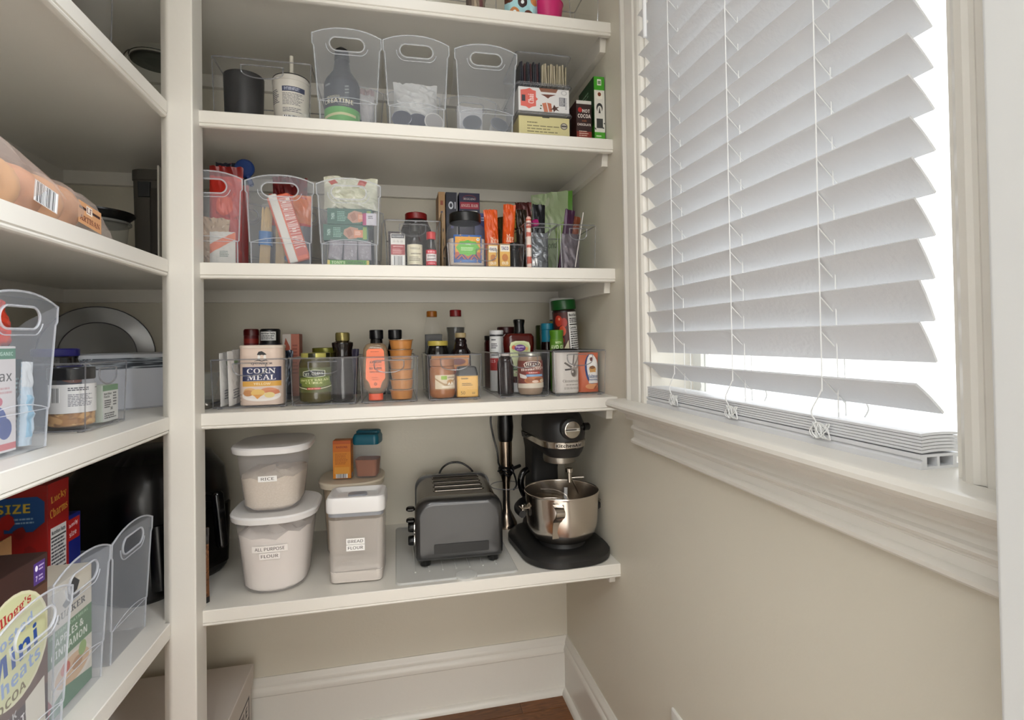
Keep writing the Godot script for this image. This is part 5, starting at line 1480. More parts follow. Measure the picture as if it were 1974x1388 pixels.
	var sal := art(160, 240, "#c4633f", [["e", 64, 42, 34, 38, "#22407a"], ["e", 70, 42, 30, 36, "#e6e2de"], ["r", 46, 42, 50, 36, "#e6e2de"], ["p", [40, 30, 46, 16, 60, 4, 78, 6, 90, 20, 90, 32, 60, 34], "#efece8"], ["e", 66, 17, 7, 5, "#6a3a34"], ["e", 68, 42, 18, 8, "#c98a4a"], ["r", 52, 40, 32, 10, "#cf9a58"], ["e", 68, 38, 14, 4, "#8a5a34"], ["t", "Salmon", 70, 60, 9, "#1f3a70", "serifb", 50], ["t", "Seasoning", 70, 69, 7, "#1f3a70", "serifb", 50], ["e", 62, 86, 32, 7, "#dc9a6a"], ["p", [70, 92, 78, 86, 90, 82, 86, 90, 76, 95], "#a85a3a"]])
	pouch("salmon_seasoning_pouch", "orange pouch labelled Salmon Seasoning in the last bin", Vector3(-0.0420, y, 0.360), 0.062, 0.110, 0.028, sal, 0.0, Vector2.ZERO, 0.0015, 21)
	var parm_body := {"prof": [[0.033, 0.0], [0.0355, 0.004], [0.0355, 0.148], [0.033, 0.154]], "glass": mat(0.10, 0.025, 0.02, 0.3), "lid": [[0.0355, 0.154], [0.0370, 0.156], [0.0370, 0.180], [0.035, 0.183]], "lid_mat": mat(0.01, 0.30, 0.09, 0.35)}
	var riser := vessel("bean_can", "dark short can under the green-lidded cheese shaker", "can", Vector3(-0.072, y, 0.262), {"prof": [[0.036, 0.0], [0.037, 0.002], [0.037, 0.078], [0.036, 0.080]], "glass": mat(0.05, 0.04, 0.035, 0.3)})
	t = vessel("cheese_shaker", "green-lidded shaker with tomatoes and a nutrition panel, tilted", "shaker", Vector3(-0.0685, y + 0.0835, 0.262), parm_body)
	t.rotation_degrees = Vector3(0, 8, 4)
	part(t, "tomato_print", arc_print(0.0358, 0.010, 0.0358, 0.146, -86, -10), art(96, 160, "#4a1410", [["e", 40, 18, 26, 12, "#b83420"], ["e", 76, 22, 20, 10, "#a82a1a"], ["e", 62, 40, 22, 11, "#cc4a24"], ["e", 46, 14, 6, 3, "#e89a7a"], ["p", [0, 60, 60, 66, 20, 100, 0, 100], "#d8cfae"], ["p", [40, 92, 96, 60, 100, 100, 50, 100], "#d8cfae"], ["e", 60, 60, 12, 6, "#8a1a10"]]))
	part(t, "nutrition_panel", arc_print(0.0358, 0.014, 0.0358, 0.146, -8, 82), facts())
	var dcan := vessel("sugar_tin", "pale yellow tin under the white sugar canister", "tin", Vector3(-0.052, y, 0.165), {"prof": [[0.040, 0.0], [0.041, 0.002], [0.041, 0.128], [0.040, 0.130]], "glass": mat(0.72, 0.62, 0.30, 0.4)})
	t = vessel("sugar_canister", "white and yellow sugar canister with a big blue D at the back", "canister", Vector3(-0.052, y + 0.1305, 0.165), {"prof": [[0.039, 0.0], [0.040, 0.002], [0.040, 0.080]], "glass": mat(0.78, 0.68, 0.32, 0.4)})
	part(t, "white_top", lathe([[0.0402, 0.080], [0.0402, 0.146], [0.037, 0.149]], 28), mat(0.88, 0.88, 0.87, 0.4))
	part(t, "dark_line", lathe([[0.0405, 0.077], [0.0405, 0.081]], 28, false), mat(0.03, 0.04, 0.12, 0.4))
	part(t, "lettering", arc_print(0.0406, 0.090, 0.0406, 0.128, -62, 10), art(128, 96, "#e6e6e2", [["t", "Domino", 56, 50, 60, "#14183c", "serifb", 96]]))
	vessel("teal_cap_bottle", "dark bottle with a bright teal cap", "bottle", Vector3(-0.1220, y, 0.232), {"prof": [[0.019, 0.0], [0.020, 0.004], [0.020, 0.130], [0.0185, 0.142]], "glass": mat(0.10, 0.04, 0.03, 0.15), "lid": [[0.0175, 0.142], [0.0175, 0.178], [0.0195, 0.180], [0.0195, 0.196], [0.018, 0.198]], "lid_mat": mat(0.07, 0.48, 0.58, 0.4), "lid_name": "cap"})
	vessel("avocado_oil_bottle", "lime green dotted bottle marked AVO OIL", "bottle", Vector3(-0.1180, y, 0.3135), {"prof": [[0.017, 0.0], [0.0195, 0.003], [0.0195, 0.150], [0.0180, 0.156], [0.0200, 0.164], [0.0205, 0.174], [0.019, 0.176]], "glass": mat(0.30, 0.50, 0.10, 0.35), "print": art(96, 80, "#5a8a22", [["t", "WITH", 50, 20, 12, "#e6f0c8", "sansb", 34], ["t", "AVO OIL", 50, 46, 22, "#eef6d8", "sansb", 84], ["r", 0, 72, 100, 8, "#2f4f14"], ["e", 14, 88, 5, 6, "#dce8b8"], ["e", 38, 88, 5, 6, "#dce8b8"], ["e", 62, 88, 5, 6, "#dce8b8"], ["e", 86, 88, 5, 6, "#dce8b8"]]), "py0": 0.100, "py1": 0.150, "pr": 0.0198, "pa": 84.0})
	vessel("olive_oil_bottle", "olive green bottle top behind the teal cap", "bottle", Vector3(-0.1235, y, 0.170), {"prof": [[0.016, 0.0], [0.018, 0.003], [0.018, 0.190], [0.0165, 0.194]], "glass": mat(0.16, 0.20, 0.05, 0.3)})
	# glass dishes half hidden by the post
	t = thing("glass_dish", "stack of clear glass dish and steel tray beside the post", "dish", Vector3(-1.052, HD, 0.33), 0.0)
	part(t, "tray", loft([[0.0, 0.038, 0.05, 0.01], [0.010, 0.044, 0.056, 0.012], [0.014, 0.043, 0.055, 0.012]], 3), mat(0.55, 0.53, 0.50, 0.3, 0.8))
	part(t, "dish", loft([[0.0142, 0.030, 0.04, 0.02], [0.045, 0.038, 0.048, 0.022], [0.052, 0.034, 0.044, 0.02], [0.085, 0.043, 0.053, 0.025]], 4, true, false), mat(0.80, 0.84, 0.84, 0.05, 0.0, 0.16))

# ---------------------------------------------------------------- third shelf
func foil(base: String, a: String, b: String, n := 60, rough := 0.3, metal := 0.2) -> StandardMaterial3D:
	return art(96, 128, base, [["s", n, 7, 2.4, a, b, base]], rough, metal)

# a bundle of thin sticks (dry spaghetti) inside a clear sleeve
func pasta_bundle(called: String, label: String, at: Vector3, w: float, h: float, d: float, tilt: float, seed_: int) -> Node3D:
	var t := thing(called, label, "pasta", at, 0.0, "packs of dry pasta")
	var s := Shape.new()
	var rg := RandomNumberGenerator.new()
	rg.seed = seed_
	for k in 70:
		var x := rg.randf_range(-0.5, 0.5) * w
		var z := rg.randf_range(-0.5, 0.5) * d
		s.add(tube_shape([Vector3(x, 0.004, z), Vector3(x * 0.92 + rg.randf_range(-0.003, 0.003), h * rg.randf_range(0.88, 0.96), z * 0.9)], 0.0012, 3))
	part(t, "strands", s.done(60), mat(0.80, 0.68, 0.46, 0.6)).set_meta("kind", "stuff")
	part(t, "sleeve", bag(w * 1.25, h, d * 1.4, 0.003, 0.004, seed_), mat(0.9, 0.9, 0.9, 0.1, 0.0, 0.10))
	t.rotation_degrees.z = tilt
	return t

func fill_shelf_c() -> void:
	var G := "frosted handle bins on the third shelf"
	frost_bin("frosted bin with a red snack bag, partly behind the post", Vector3(-0.996, HC, 0.285), 0.0, 0.152, 0.125, 0.219, 0.29, G)
	frost_bin("frosted bin holding dry pasta and sweet rolls", Vector3(-0.8385, HC, 0.285), 0.0, 0.155, 0.134, 0.217, 0.29, G)
	frost_bin("frosted bin holding green cartons and a white plastic bag", Vector3(-0.680, HC, 0.285), 0.0, 0.153, 0.130, 0.217, 0.29, G)
	var y := HC + 0.0068
	# first bin
	pouch("red_snack_bag", "tall red snack bag rising out of the first frosted bin", Vector3(-0.983, y, 0.345), 0.078, 0.250, 0.036, art(96, 192, "#b8281c", [["s", 30, 9, 3, "#cf3a22", "#9a1c14"], ["r", 0, 0, 100, 10, "#7a1410"], ["e", 50, 40, 26, 10, "#d84a24"]], 0.3), -2.0, Vector2(0, -1), 0.004, 31)
	var btb := pouch("black_topped_bag", "black bag top with a white heart above the red bag", Vector3(-0.983, y, 0.295), 0.080, 0.275, 0.026, art(96, 192, "#1c2030", [["p", [20, 8, 28, 3, 36, 8, 42, 4, 48, 9, 36, 16], "#d8dce0"], ["r", 56, 3, 4, 8, "#e6e6e6"], ["r", 64, 4, 4, 8, "#e6e6e6"], ["r", 72, 5, 4, 8, "#e6e6e6"], ["r", 80, 6, 4, 8, "#e6e6e6"], ["r", 0, 20, 100, 80, "#a8241c"]], 0.3), 0.0, Vector2(0, -1), 0.004, 33)
	var clip := part(btb, "bag_clip", lathe_shape([[0.020, -0.007], [0.024, -0.003], [0.024, 0.003], [0.020, 0.007]], 24).moved(Transform3D(Basis(Vector3.RIGHT, PI / 2), Vector3.ZERO)).done(), mat(0.03, 0.20, 0.45, 0.4), Vector3(0.030, 0.262, 0.006))
	part(clip, "jaw", rbox(0.012, 0.040, 0.012, 0.003), mat(0.03, 0.18, 0.42, 0.4), Vector3(0.018, -0.045, 0), Vector3(0, 0, 20))
	var kraft := art(96, 128, "#a48a68", [["s", 40, 9, 3, "#b89e7c", "#8f7654"]], 0.8)
	pouch("kraft_bag", "crumpled brown paper bag in the first frosted bin", Vector3(-1.012, y, 0.245), 0.07, 0.215, 0.036, kraft, 0.0, Vector2(0, 0), 0.006, 35)
	pouch("tan_pouch", "tan folded pouch at the front of the first frosted bin", Vector3(-1.003, y, 0.3845), 0.066, 0.110, 0.024, foil("#b59a7c", "#cdb597", "#8f765c", 40, 0.6, 0.0), 0.0, Vector2(0, -5), 0.004, 36)
	pouch("orange_white_pouch", "orange and white pouch low in the first frosted bin", Vector3(-0.970, y, 0.409), 0.056, 0.075, 0.008, art(96, 96, "#cdcac2", [["p", [0, 40, 100, 0, 100, 24, 0, 70], "#d8714a"], ["l", 40, 60, 40, 20, 4, "#6a7a70"]]), 0.0, Vector2(0, 0), 0.0015, 37)
	# second bin
	pouch("maroon_bag", "maroon bag standing at the back of the pasta bin", Vector3(-0.850, y, 0.235), 0.09, 0.264, 0.036, foil("#6a1214", "#8a1a1a", "#4a0c0e", 40, 0.35, 0.0), 0.0, Vector2(0, 0), 0.005, 41)
	pouch("orange_bag", "glossy orange bag seen through the grip of the pasta bin", Vector3(-0.838, y, 0.300), 0.105, 0.198, 0.036, art(96, 160, "#c8321a", [["p", [55, 0, 100, 0, 100, 40, 60, 36], "#e0701e"], ["s", 16, 9, 2, "#e05a20", "#b02412"], ["r", 0, 42, 100, 58, "#6f6c72"]], 0.2), 0.0, Vector2.ZERO, 0.005, 42)
	var sp := pasta_bundle("spaghetti_pack", "slim pack of spaghetti with a blue band", Vector3(-0.8835, y, 0.385), 0.022, 0.150, 0.022, -3.0, 5)
	part(sp, "label_band", loft([[0.0, 0.0150, 0.0165, 0.010], [0.034, 0.0150, 0.0165, 0.010]], 3, false, false), mat(0.16, 0.42, 0.66, 0.35), Vector3(0.0, 0.048, 0.0))
	var npk := pasta_bundle("noodle_pack", "wide pack of pale noodles in the pasta bin", Vector3(-0.842, y, 0.3635), 0.040, 0.115, 0.022, 0.0, 6)
	var st := part(npk, "price_sticker", lathe_shape([[0.009, 0.0], [0.009, 0.0008]], 20).moved(Transform3D(Basis(Vector3.RIGHT, PI / 2), Vector3.ZERO)).done(), mat(0.20, 0.40, 0.58, 0.4), Vector3(0.012, 0.020, 0.0165))
	part(st, "lettering", panel(0.011, 0.008), art(48, 32, "#3a6a94", [["t", "20", 50, 50, 62, "#e8eef4", "sansb", 70]]), Vector3(0, -0.004, 0.001))
	var rolls := thing("sweet_rolls_pack", "long salmon pack reading HAWAIIAN SWEET ROLLS leaning in the pasta bin", "pack", Vector3(-0.799, y + 0.008, 0.4025), 0.0)
	part(rolls, "pack", rbox(0.052, 0.168, 0.018, 0.003), mat(0.86, 0.42, 0.30, 0.4), Vector3.ZERO)
	part(rolls, "white_stripe", rbox(0.020, 0.172, 0.019, 0.002), mat(0.88, 0.87, 0.84, 0.4), Vector3(-0.012, 0.0, 0.0008))
	part(rolls, "lettering", panel(0.024, 0.150), art(40, 256, "#c25a4c", [["t", "HAWAIIAN SWEET ROLLS", 50, 46, 34, "#f0dcd4", "sansb", 84, 96]]), Vector3(0.0125, 0.012, 0.0094))
	rolls.rotation_degrees = Vector3(0, 0, 17)
	# third bin
	var gc := art(160, 80, "#1f5a48", [["t", "THIN", 12, 50, 14, "#cfe0d4", "sansb", 40, -90], ["l", 22, 16, 22, 66, 6, "#8fb8a4"], ["p", [46, 30, 60, 10, 78, 20, 74, 86, 56, 90, 44, 60], "#b98a72"], ["p", [50, 40, 60, 20, 66, 60, 56, 80], "#a06a52"], ["r", 68, 30, 20, 50, "#d88a64"], ["l", 70, 36, 16, 30, 4, "#f0d8c4"], ["r", 88, 10, 9, 80, "#8aa84a"]])
	var gg := mat(0.10, 0.30, 0.24, 0.4)
	carton("green_carton", "lower of two dark green cracker cartons in the third frosted bin", Vector3(-0.690, y + 0.062, 0.380), Vector3(0.108, 0.040, 0.05), gg, gc, null, 1.0, 0.0, "box", "green cracker cartons")
	carton("green_carton", "upper of two dark green cracker cartons in the third frosted bin", Vector3(-0.680, y + 0.1025, 0.380), Vector3(0.108, 0.040, 0.05), gg, gc, null, 1.0, 0.0, "box", "green cracker cartons")
	carton("grey_carton", "grey carton under the green cracker cartons", Vector3(-0.682, y + 0.0125, 0.37), Vector3(0.100, 0.049, 0.07), mat(0.25, 0.26, 0.28, 0.6), null)
	for k in 3:
		pouch("cellophane_wrap", ["crinkled cellophane sleeve low in the third frosted bin", "middle crinkled cellophane sleeve", "crinkled cellophane sleeve by the bin's side"][k], Vector3(-0.716 + k * 0.036, y + 0.0125, 0.4105), 0.032, 0.048, 0.005, mat(0.75, 0.72, 0.76, 0.12, 0.0, 0.35), 0.0, Vector2(0, -6 + 4 * k), 0.0022, 50 + k, "wrapper", "cellophane sleeves")
	var bar := carton("chocolate_bar", "bright green chocolate bar lying flat reading TONY'S CHOCOLONELY", Vector3(-0.684, y, 0.400), Vector3(0.100, 0.012, 0.030), mat(0.30, 0.58, 0.14, 0.4), art(192, 24, "#4c9a22", [["r", 0, 0, 6, 100, "#d8c25a"], ["r", 94, 0, 6, 100, "#d8c25a"], ["t", "TONY'S", 26, 50, 62, "#e8f0c8", "sansb", 32], ["t", "CHOCOLONELY", 68, 50, 62, "#1c3a14", "sansb", 46]]), null, 1.0, 0.0, "bar")
	var wb := art(128, 128, "#cfd0bc", [["s", 50, 9, 2.6, "#dcdccb", "#bdbfa8", "#e6e6da"], ["p", [8, 16, 20, 10, 26, 22, 14, 28], "#b8402c"], ["p", [66, 2, 80, 6, 76, 24, 62, 20], "#b8402c"]], 0.35)
	pouch("plastic_bag", "crumpled off-white plastic bag bulging over the third frosted bin", Vector3(-0.678, y + 0.1435, 0.383), 0.132, 0.082, 0.046, wb, 2.0, Vector2(0, 0), 0.006, 61)
	pouch("dark_label_pouch", "dark printed pouch seen through the grip of the third bin", Vector3(-0.675, y, 0.315), 0.100, 0.192, 0.026, art(96, 192, "#23261f", [["r", 0, 8, 26, 30, "#8a1e16"], ["r", 26, 6, 14, 32, "#c03a20"], ["e", 50, 20, 12, 9, "#c8b06a"], ["s", 60, 3, 1.4, "#8a9276", "#cfd4b8", "#101210"]]), 0.0, Vector2.ZERO, 0.003, 62)
	pouch("pink_card_pouch", "pink pouch with a white card near the bin's corner", Vector3(-0.632, y + 0.100, 0.414), 0.034, 0.030, 0.006, art(48, 48, "#cfcbd4", [["r", 0, 0, 26, 100, "#b8487a"], ["l", 40, 20, 40, 30, 2, "#4a4a50"]]), 0.0, Vector2.ZERO, 0.001, 63)
	# clear bin with syrups
	clear_bin("clear bin with a spice carton and small red-capped bottle", Vector3(-0.5265, HC, 0.285), 0.140, 0.119, 0.29, 0.0, "clear acrylic bins on the third shelf", true, 0.032)
	vessel("molasses_jar", "dark jar with a red lid in the clear bin", "jar", Vector3(-0.513, y, 0.30), {"prof": [[0.036, 0.0], [0.041, 0.005], [0.041, 0.115], [0.032, 0.138], [0.028, 0.142]], "glass": mat(0.05, 0.012, 0.014, 0.1), "lid": [[0.0285, 0.142], [0.030, 0.144], [0.030, 0.158], [0.028, 0.160]], "lid_mat": mat(0.45, 0.03, 0.03, 0.35)})
	carton("extract_carton", "small white and red carton with a barcode in the clear bin", Vector3(-0.5635, y, 0.398), Vector3(0.036, 0.082, 0.03), mat(0.75, 0.74, 0.72, 0.5), art(72, 160, "#cfccc8", [["r", 4, 2, 92, 12, "#2a2c34"], ["t", "McCORMICK", 50, 8, 5, "#e0e0e0", "sansb", 80], ["e", 24, 24, 10, 4, "#b8b4b0"], ["e", 50, 24, 10, 4, "#b8b4b0"], ["e", 76, 24, 10, 4, "#b8b4b0"], ["r", 0, 34, 100, 32, "#8f2a30"], ["t", "IMITATION", 50, 40, 4, "#f0dcd8", "sansb", 70], ["l", 12, 47, 76, 16, 4, "#e0b8b4"], ["b", 14, 70, 74, 28]]))
	carton("maroon_carton", "maroon carton at the side of the clear bin", Vector3(-0.5725, y, 0.345), Vector3(0.030, 0.095, 0.06), mat(0.16, 0.05, 0.06, 0.5), null)
	vessel("vanilla_bottle", "dark bottle with a cream paper label in the clear bin", "bottle", Vector3(-0.521, y, 0.395), {"prof": [[0.018, 0.0], [0.0195, 0.003], [0.0195, 0.062], [0.014, 0.080], [0.012, 0.092]], "glass": mat(0.03, 0.015, 0.012, 0.1), "lid": [[0.013, 0.090], [0.0135, 0.106]], "lid_mat": mat(0.02, 0.02, 0.02, 0.3), "print": art(96, 96, "#d6d0b8", [["t", "VANILLA", 50, 20, 10, "#5a5440", "serif", 50], ["l", 30, 42, 60, 10, 1, "#7a7460"], ["l", 20, 60, 60, 24, 3, "#8a8470"]]), "py0": 0.004, "py1": 0.056, "pr": 0.0199, "pa": 80.0})
	vessel("hot_sauce_bottle", "small bottle with a red cap and red-white label", "bottle", Vector3(-0.479, y, 0.395), {"prof": [[0.012, 0.0], [0.0135, 0.003], [0.0135, 0.044], [0.009, 0.066], [0.008, 0.076]], "glass": mat(0.06, 0.01, 0.01, 0.1), "lid": [[0.0115, 0.072], [0.012, 0.074], [0.012, 0.090], [0.011, 0.091]], "lid_mat": mat(0.75, 0.05, 0.08, 0.35), "print": art(72, 96, "#c81e34", [["r", 8, 26, 84, 48, "#e6dede"], ["t", "RED", 50, 14, 12, "#f4e4e4", "sansb", 50], ["t", "FOOD", 50, 40, 10, "#3a1a1e", "sansb", 50], ["l", 18, 54, 64, 14, 2, "#5a3a3e"], ["t", "COLOR", 50, 88, 8, "#f4e4e4", "sansb", 50]]), "py0": 0.004, "py1": 0.044, "pr": 0.0139, "pa": 84.0})
	# cartons at the back
	carton("tan_carton", "narrow tan carton with small symbols standing at the back", Vector3(-0.4325, HC, 0.145), Vector3(0.020, 0.262, 0.10), mat(0.66, 0.50, 0.34, 0.6), art(24, 256, "#b08a5c", [["r", 30, 10, 40, 5, "#8a3a1c"], ["r", 34, 22, 32, 12, "#3a3a50"], ["e", 50, 44, 24, 3, "#2a2220"], ["r", 30, 54, 40, 8, "#33302c"], ["e", 50, 70, 24, 3, "#2a2220"]]))
	carton("navy_carton", "navy carton with a white emblem standing at the back", Vector3(-0.4025, HC, 0.145), Vector3(0.035, 0.262, 0.10), mat(0.05, 0.06, 0.14, 0.5), art(48, 256, "#14182e", [["e", 42, 15, 22, 4.5, "#d8dce4"], ["e", 42, 15, 12, 2.4, "#14182e"], ["r", 74, 11, 10, 8, "#d8dce4"], ["l", 40, 24, 30, 20, 3, "#5a5aa0"], ["r", 92, 0, 8, 100, "#8a8a90"]]))
	carton("pasta_carton", "navy pasta carton reading REGGANO ANGEL HAIR", Vector3(-0.349, HC, 0.145), Vector3(0.063, 0.262, 0.10), mat(0.06, 0.05, 0.20, 0.45), art(128, 512, "#17123f", [["e", 50, 6.5, 34, 4.2, "#7a1f30"], ["e", 50, 6.9, 32, 3.8, "#17123f"], ["t", "REGGANO", 50, 6.8, 2.4, "#efe0d0", "serifb", 58], ["r", 4, 10.5, 92, 8, "#a8203a"], ["t", "ANGEL HAIR", 50, 14.5, 3.2, "#f2e8dc", "serifb", 84], ["r", 12, 20.5, 76, 6, "#d8d6d0"]]))
	carton("blue_box", "royal blue box behind the orange pouches", Vector3(-0.325, y, 0.275), Vector3(0.045, 0.172, 0.03), mat(0.06, 0.10, 0.40, 0.45), art(64, 192, "#182a70", [["l", 40, 6, 30, 8, 2, "#c8d0e8"]]))
	# open low bin with the black-lidded jar in it
	clear_bin("long low clear bin in front of the orange pouches", Vector3(-0.3415, HC, 0.324), 0.202, 0.062, 0.240, 0.0, "clear acrylic bins on the third shelf", true, 0.026, 0.034)
	var sugar := art(128, 128, "#cbbcae", [["s", 900, 1.2, 0.8, "#d8cabd", "#bba99a", "#e2d8ce"]], 0.9, 0.0, true)
	sugar.uv1_triplanar = true
	sugar.uv1_scale = Vector3(14, 14, 14)
	var lab := art(160, 190, "#2d5a9c", [["r", 5, 7, 90, 62, "#d99a3c"], ["s", 60, 2.5, 2.5, "#e0a850", "#cf8c2c", "#d99a3c"], ["r", 5, 62, 90, 26, "#b0563c"], ["p", [5, 88, 28, 64, 50, 88], "#2f3a78"], ["p", [11, 88, 28, 70, 44, 88], "#b0563c"], ["p", [17, 88, 28, 76, 38, 88], "#2f3a78"], ["p", [50, 88, 72, 64, 95, 88], "#2f3a78"], ["p", [56, 88, 72, 70, 89, 88], "#b0563c"], ["p", [62, 88, 72, 76, 83, 88], "#2f3a78"], ["p", [50, 18, 62, 23, 78, 24, 84, 36, 92, 46, 84, 58, 78, 70, 62, 71, 50, 78, 38, 71, 22, 70, 16, 58, 8, 46, 16, 36, 22, 24, 38, 23], "#5fae3c"], ["t", "TAJ", 50, 34, 7, "#e8f4d8", "sansb", 24], ["l", 26, 44, 48, 14, 3, "#cfe8b8"], ["e", 86, 16, 6, 5.5, "#e6e2d8"], ["t", "12", 86, 16, 5, "#2d4a7c", "sansb"], ["r", 30, 91, 40, 5, "#4a78b4"]])
	var jt := thing("sugar_jar", "wide clear jar with a black lid and a green and blue label", "jar", Vector3(-0.3865, y, 0.372), 0.0)
	part(jt, "glass", loft([[0.0, 0.042, 0.042, 0.022], [0.004, 0.047, 0.047, 0.024], [0.096, 0.050, 0.050, 0.026], [0.108, 0.047, 0.047, 0.030], [0.118, 0.040, 0.040, 0.038], [0.124, 0.040, 0.040, 0.039]], 5, true, false), mat(0.84, 0.85, 0.88, 0.04, 0.0, 0.06))
	part(jt, "contents", loft([[0.003, 0.041, 0.041, 0.021], [0.006, 0.0455, 0.0455, 0.022], [0.074, 0.0475, 0.0475, 0.024], [0.077, 0.030, 0.030, 0.020]], 5), sugar)
	part(jt, "lid", lathe([[0.0415, 0.122], [0.0425, 0.124], [0.0425, 0.144], [0.040, 0.147]], 36), mat(0.018, 0.018, 0.02, 0.3))
	part(jt, "label", wrap_rr([0.010, 0.0472, 0.0472, 0.024], [0.082, 0.0495, 0.0495, 0.0255], 0.037), lab)
	pouch("brown_paper_packet", "brown paper packet squeezed beside the black-lidded jar", Vector3(-0.4495, HC, 0.352), 0.09, 0.150, 0.005, kraft, 90.0, Vector2(0, 0), 0.001, 71, "packet")
	var ricep := art(96, 192, "#d4551c", [["s", 14, 10, 3, "#e06420", "#c24814"], ["t", "Rice", 62, 52, 12, "#f0d8c0", "serifb", 60], ["r", 10, 66, 80, 14, "#1f4a28"], ["t", "ABLE", 50, 73, 8, "#e6e6d8", "sansb", 60]], 0.3)
	pouch("rice_pouch", "shorter orange rice pouch with a pointed top", Vector3(-0.3085, y, 0.355), 0.040, 0.165, 0.022, ricep, 8.0, Vector2(0, 2), 0.004, 72, "pouch", "orange rice pouches")
	pouch("rice_pouch", "taller orange rice pouch with a rounded top", Vector3(-0.2690, y, 0.352), 0.034, 0.182, 0.022, ricep, -8.0, Vector2(0, -3), 0.004, 73, "pouch", "orange rice pouches")
	var taco := art(64, 96, "#d8a850", [["r", 4, 4, 92, 30, "#e8e0d0"], ["t", "TACO", 50, 20, 14, "#3a3a6a", "sansb", 70], ["e", 50, 60, 30, 16, "#b9722c"], ["t", "OLD", 50, 84, 12, "#f4f0e4", "sansb", 60]])
	carton("taco_carton", "small yellow carton under the shorter rice pouch", Vector3(-0.3200, y, 0.410), Vector3(0.026, 0.058, 0.020), mat(0.76, 0.58, 0.24, 0.5), taco, null, 1.0, 0.0, "box", "small yellow cartons")
	carton("taco_carton", "small yellow carton under the taller rice pouch", Vector3(-0.2885, y, 0.410), Vector3(0.028, 0.062, 0.020), mat(0.76, 0.58, 0.24, 0.5), taco, null, 1.0, 0.0, "box", "small yellow cartons")
	vessel("pepper_jar", "small black spice jar at the end of the low bin", "jar", Vector3(-0.2605, y, 0.405), {"prof": [[0.0115, 0.0], [0.0130, 0.002], [0.0130, 0.046], [0.011, 0.050]], "glass": mat(0.05, 0.05, 0.055, 0.1), "lid": [[0.0120, 0.050], [0.0125, 0.052], [0.0125, 0.064], [0.011, 0.066]], "lid_mat": mat(0.02, 0.02, 0.02, 0.3)})
	pouch("olive_pouch", "dark olive pouch behind the small black spice jar", Vector3(-0.268, y, 0.28), 0.034, 0.165, 0.018, foil("#4a4024", "#2c2616", "#6a5c34", 40, 0.3), -50.0, Vector2(0, 0), 0.003, 75)
	# two narrow clear bins at the window wall
	clear_bin("narrow clear bin of dark pouches and a striped candy stick", Vector3(-0.1895, HC, 0.285), 0.094, 0.122, 0.29, 0.0, "clear acrylic bins on the third shelf", true, 0.022)
	clear_bin("narrow clear bin next to the window wall", Vector3(-0.0880, HC, 0.330), 0.104, 0.122, 0.20, 0.0, "clear acrylic bins on the third shelf", true, 0.024)
	carton("yellow_carton", "yellow carton behind the dark pouches", Vector3(-0.2085, y, 0.175), Vector3(0.040, 0.215, 0.03), mat(0.74, 0.66, 0.28, 0.5), art(64, 192, "#c8b64c", [["e", 50, 40, 30, 12, "#3a3420"], ["e", 50, 40, 24, 9, "#d8cc80"], ["l", 20, 10, 60, 8, 2, "#8a7a30"]]))
	pouch("brown_pouch", "brown foil pouch leaning left above the narrow bin", Vector3(-0.2050, y, 0.290), 0.034, 0.185, 0.018, foil("#2a1c10", "#5a3c1c", "#120c08", 40, 0.25, 0.3), 10.0, Vector2(0, 2), 0.003, 81)
	pouch("maroon_pouch", "maroon foil pouch with a pointed top in the narrow bin", Vector3(-0.187, y, 0.235), 0.050, 0.222, 0.020, foil("#4a1614", "#7a2a22", "#1c0a0a", 30, 0.25, 0.3), -8.0, Vector2(0, 1), 0.004, 82)
	var bkp := pouch("black_pouch", "black foil pouch with a pointed top in the narrow bin", Vector3(-0.1745, y, 0.338), 0.040, 0.190, 0.018, foil("#14161c", "#2a2e38", "#060608", 30, 0.25, 0.3), 12.0, Vector2(0, -1), 0.003, 83)
	pouch("silver_pouch", "silver grey foil pouch at the front of the narrow bin", Vector3(-0.1875, y, 0.384), 0.056, 0.100, 0.022, art(96, 128, "#6a6e72", [["s", 40, 7, 2, "#8a8e92", "#4a4e52", "#a8acb0"], ["l", 18, 60, 26, 30, 6, "#c8ccd0"], ["b", 10, 72, 30, 20]], 0.22, 0.5), 0.0, Vector2.ZERO, 0.003, 84)
	var cs := thing("candy_stick", "red and white striped candy stick upright in the narrow bin", "candy", Vector3(-0.2215, y, 0.4135), 0.0)
	part(cs, "stick", lathe([[0.0062, 0.0], [0.0070, 0.002], [0.0070, 0.132], [0.005, 0.136]], 12), art(32, 256, "#e4d4c8", [["t", "CREAMY CREAMY", 50, 50, 60, "#c05a48", "sansb", 96, 90]]))
	part(bkp, "pink_clip", rbox(0.018, 0.020, 0.026, 0.003), mat(0.62, 0.04, 0.38, 0.4), Vector3(-0.012, 0.125, 0.004), Vector3(0, 0, 20))
	var green := art(160, 256, "#b3c79c", [["s", 26, 12, 6, "#bccda6", "#cdd8bb", "#a6bd88"], ["p", [0, 30, 22, 24, 30, 60, 12, 90, 0, 90], "#8fae5c"], ["p", [60, 40, 100, 30, 100, 100, 70, 100], "#9fbe6a"], ["t", "almond", 44, 60, 7, "#2a4a1c", "sans", 40], ["r", 90, 0, 10, 100, "#5f9a34"]], 0.35)
	pouch("green_bag", "large pale green bag rising against the window wall", Vector3(-0.078, HC, 0.155), 0.140, 0.286, 0.034, green, -35.0, Vector2(0, 0), 0.006, 91)
	pouch("plum_pouch", "small plum coloured packet standing in the last clear bin", Vector3(-0.113, y, 0.365), 0.030, 0.172, 0.014, foil("#3a1636", "#5a2a54", "#1c0a1c", 24, 0.3, 0.2), 6.0, Vector2(0, -9), 0.002, 92)
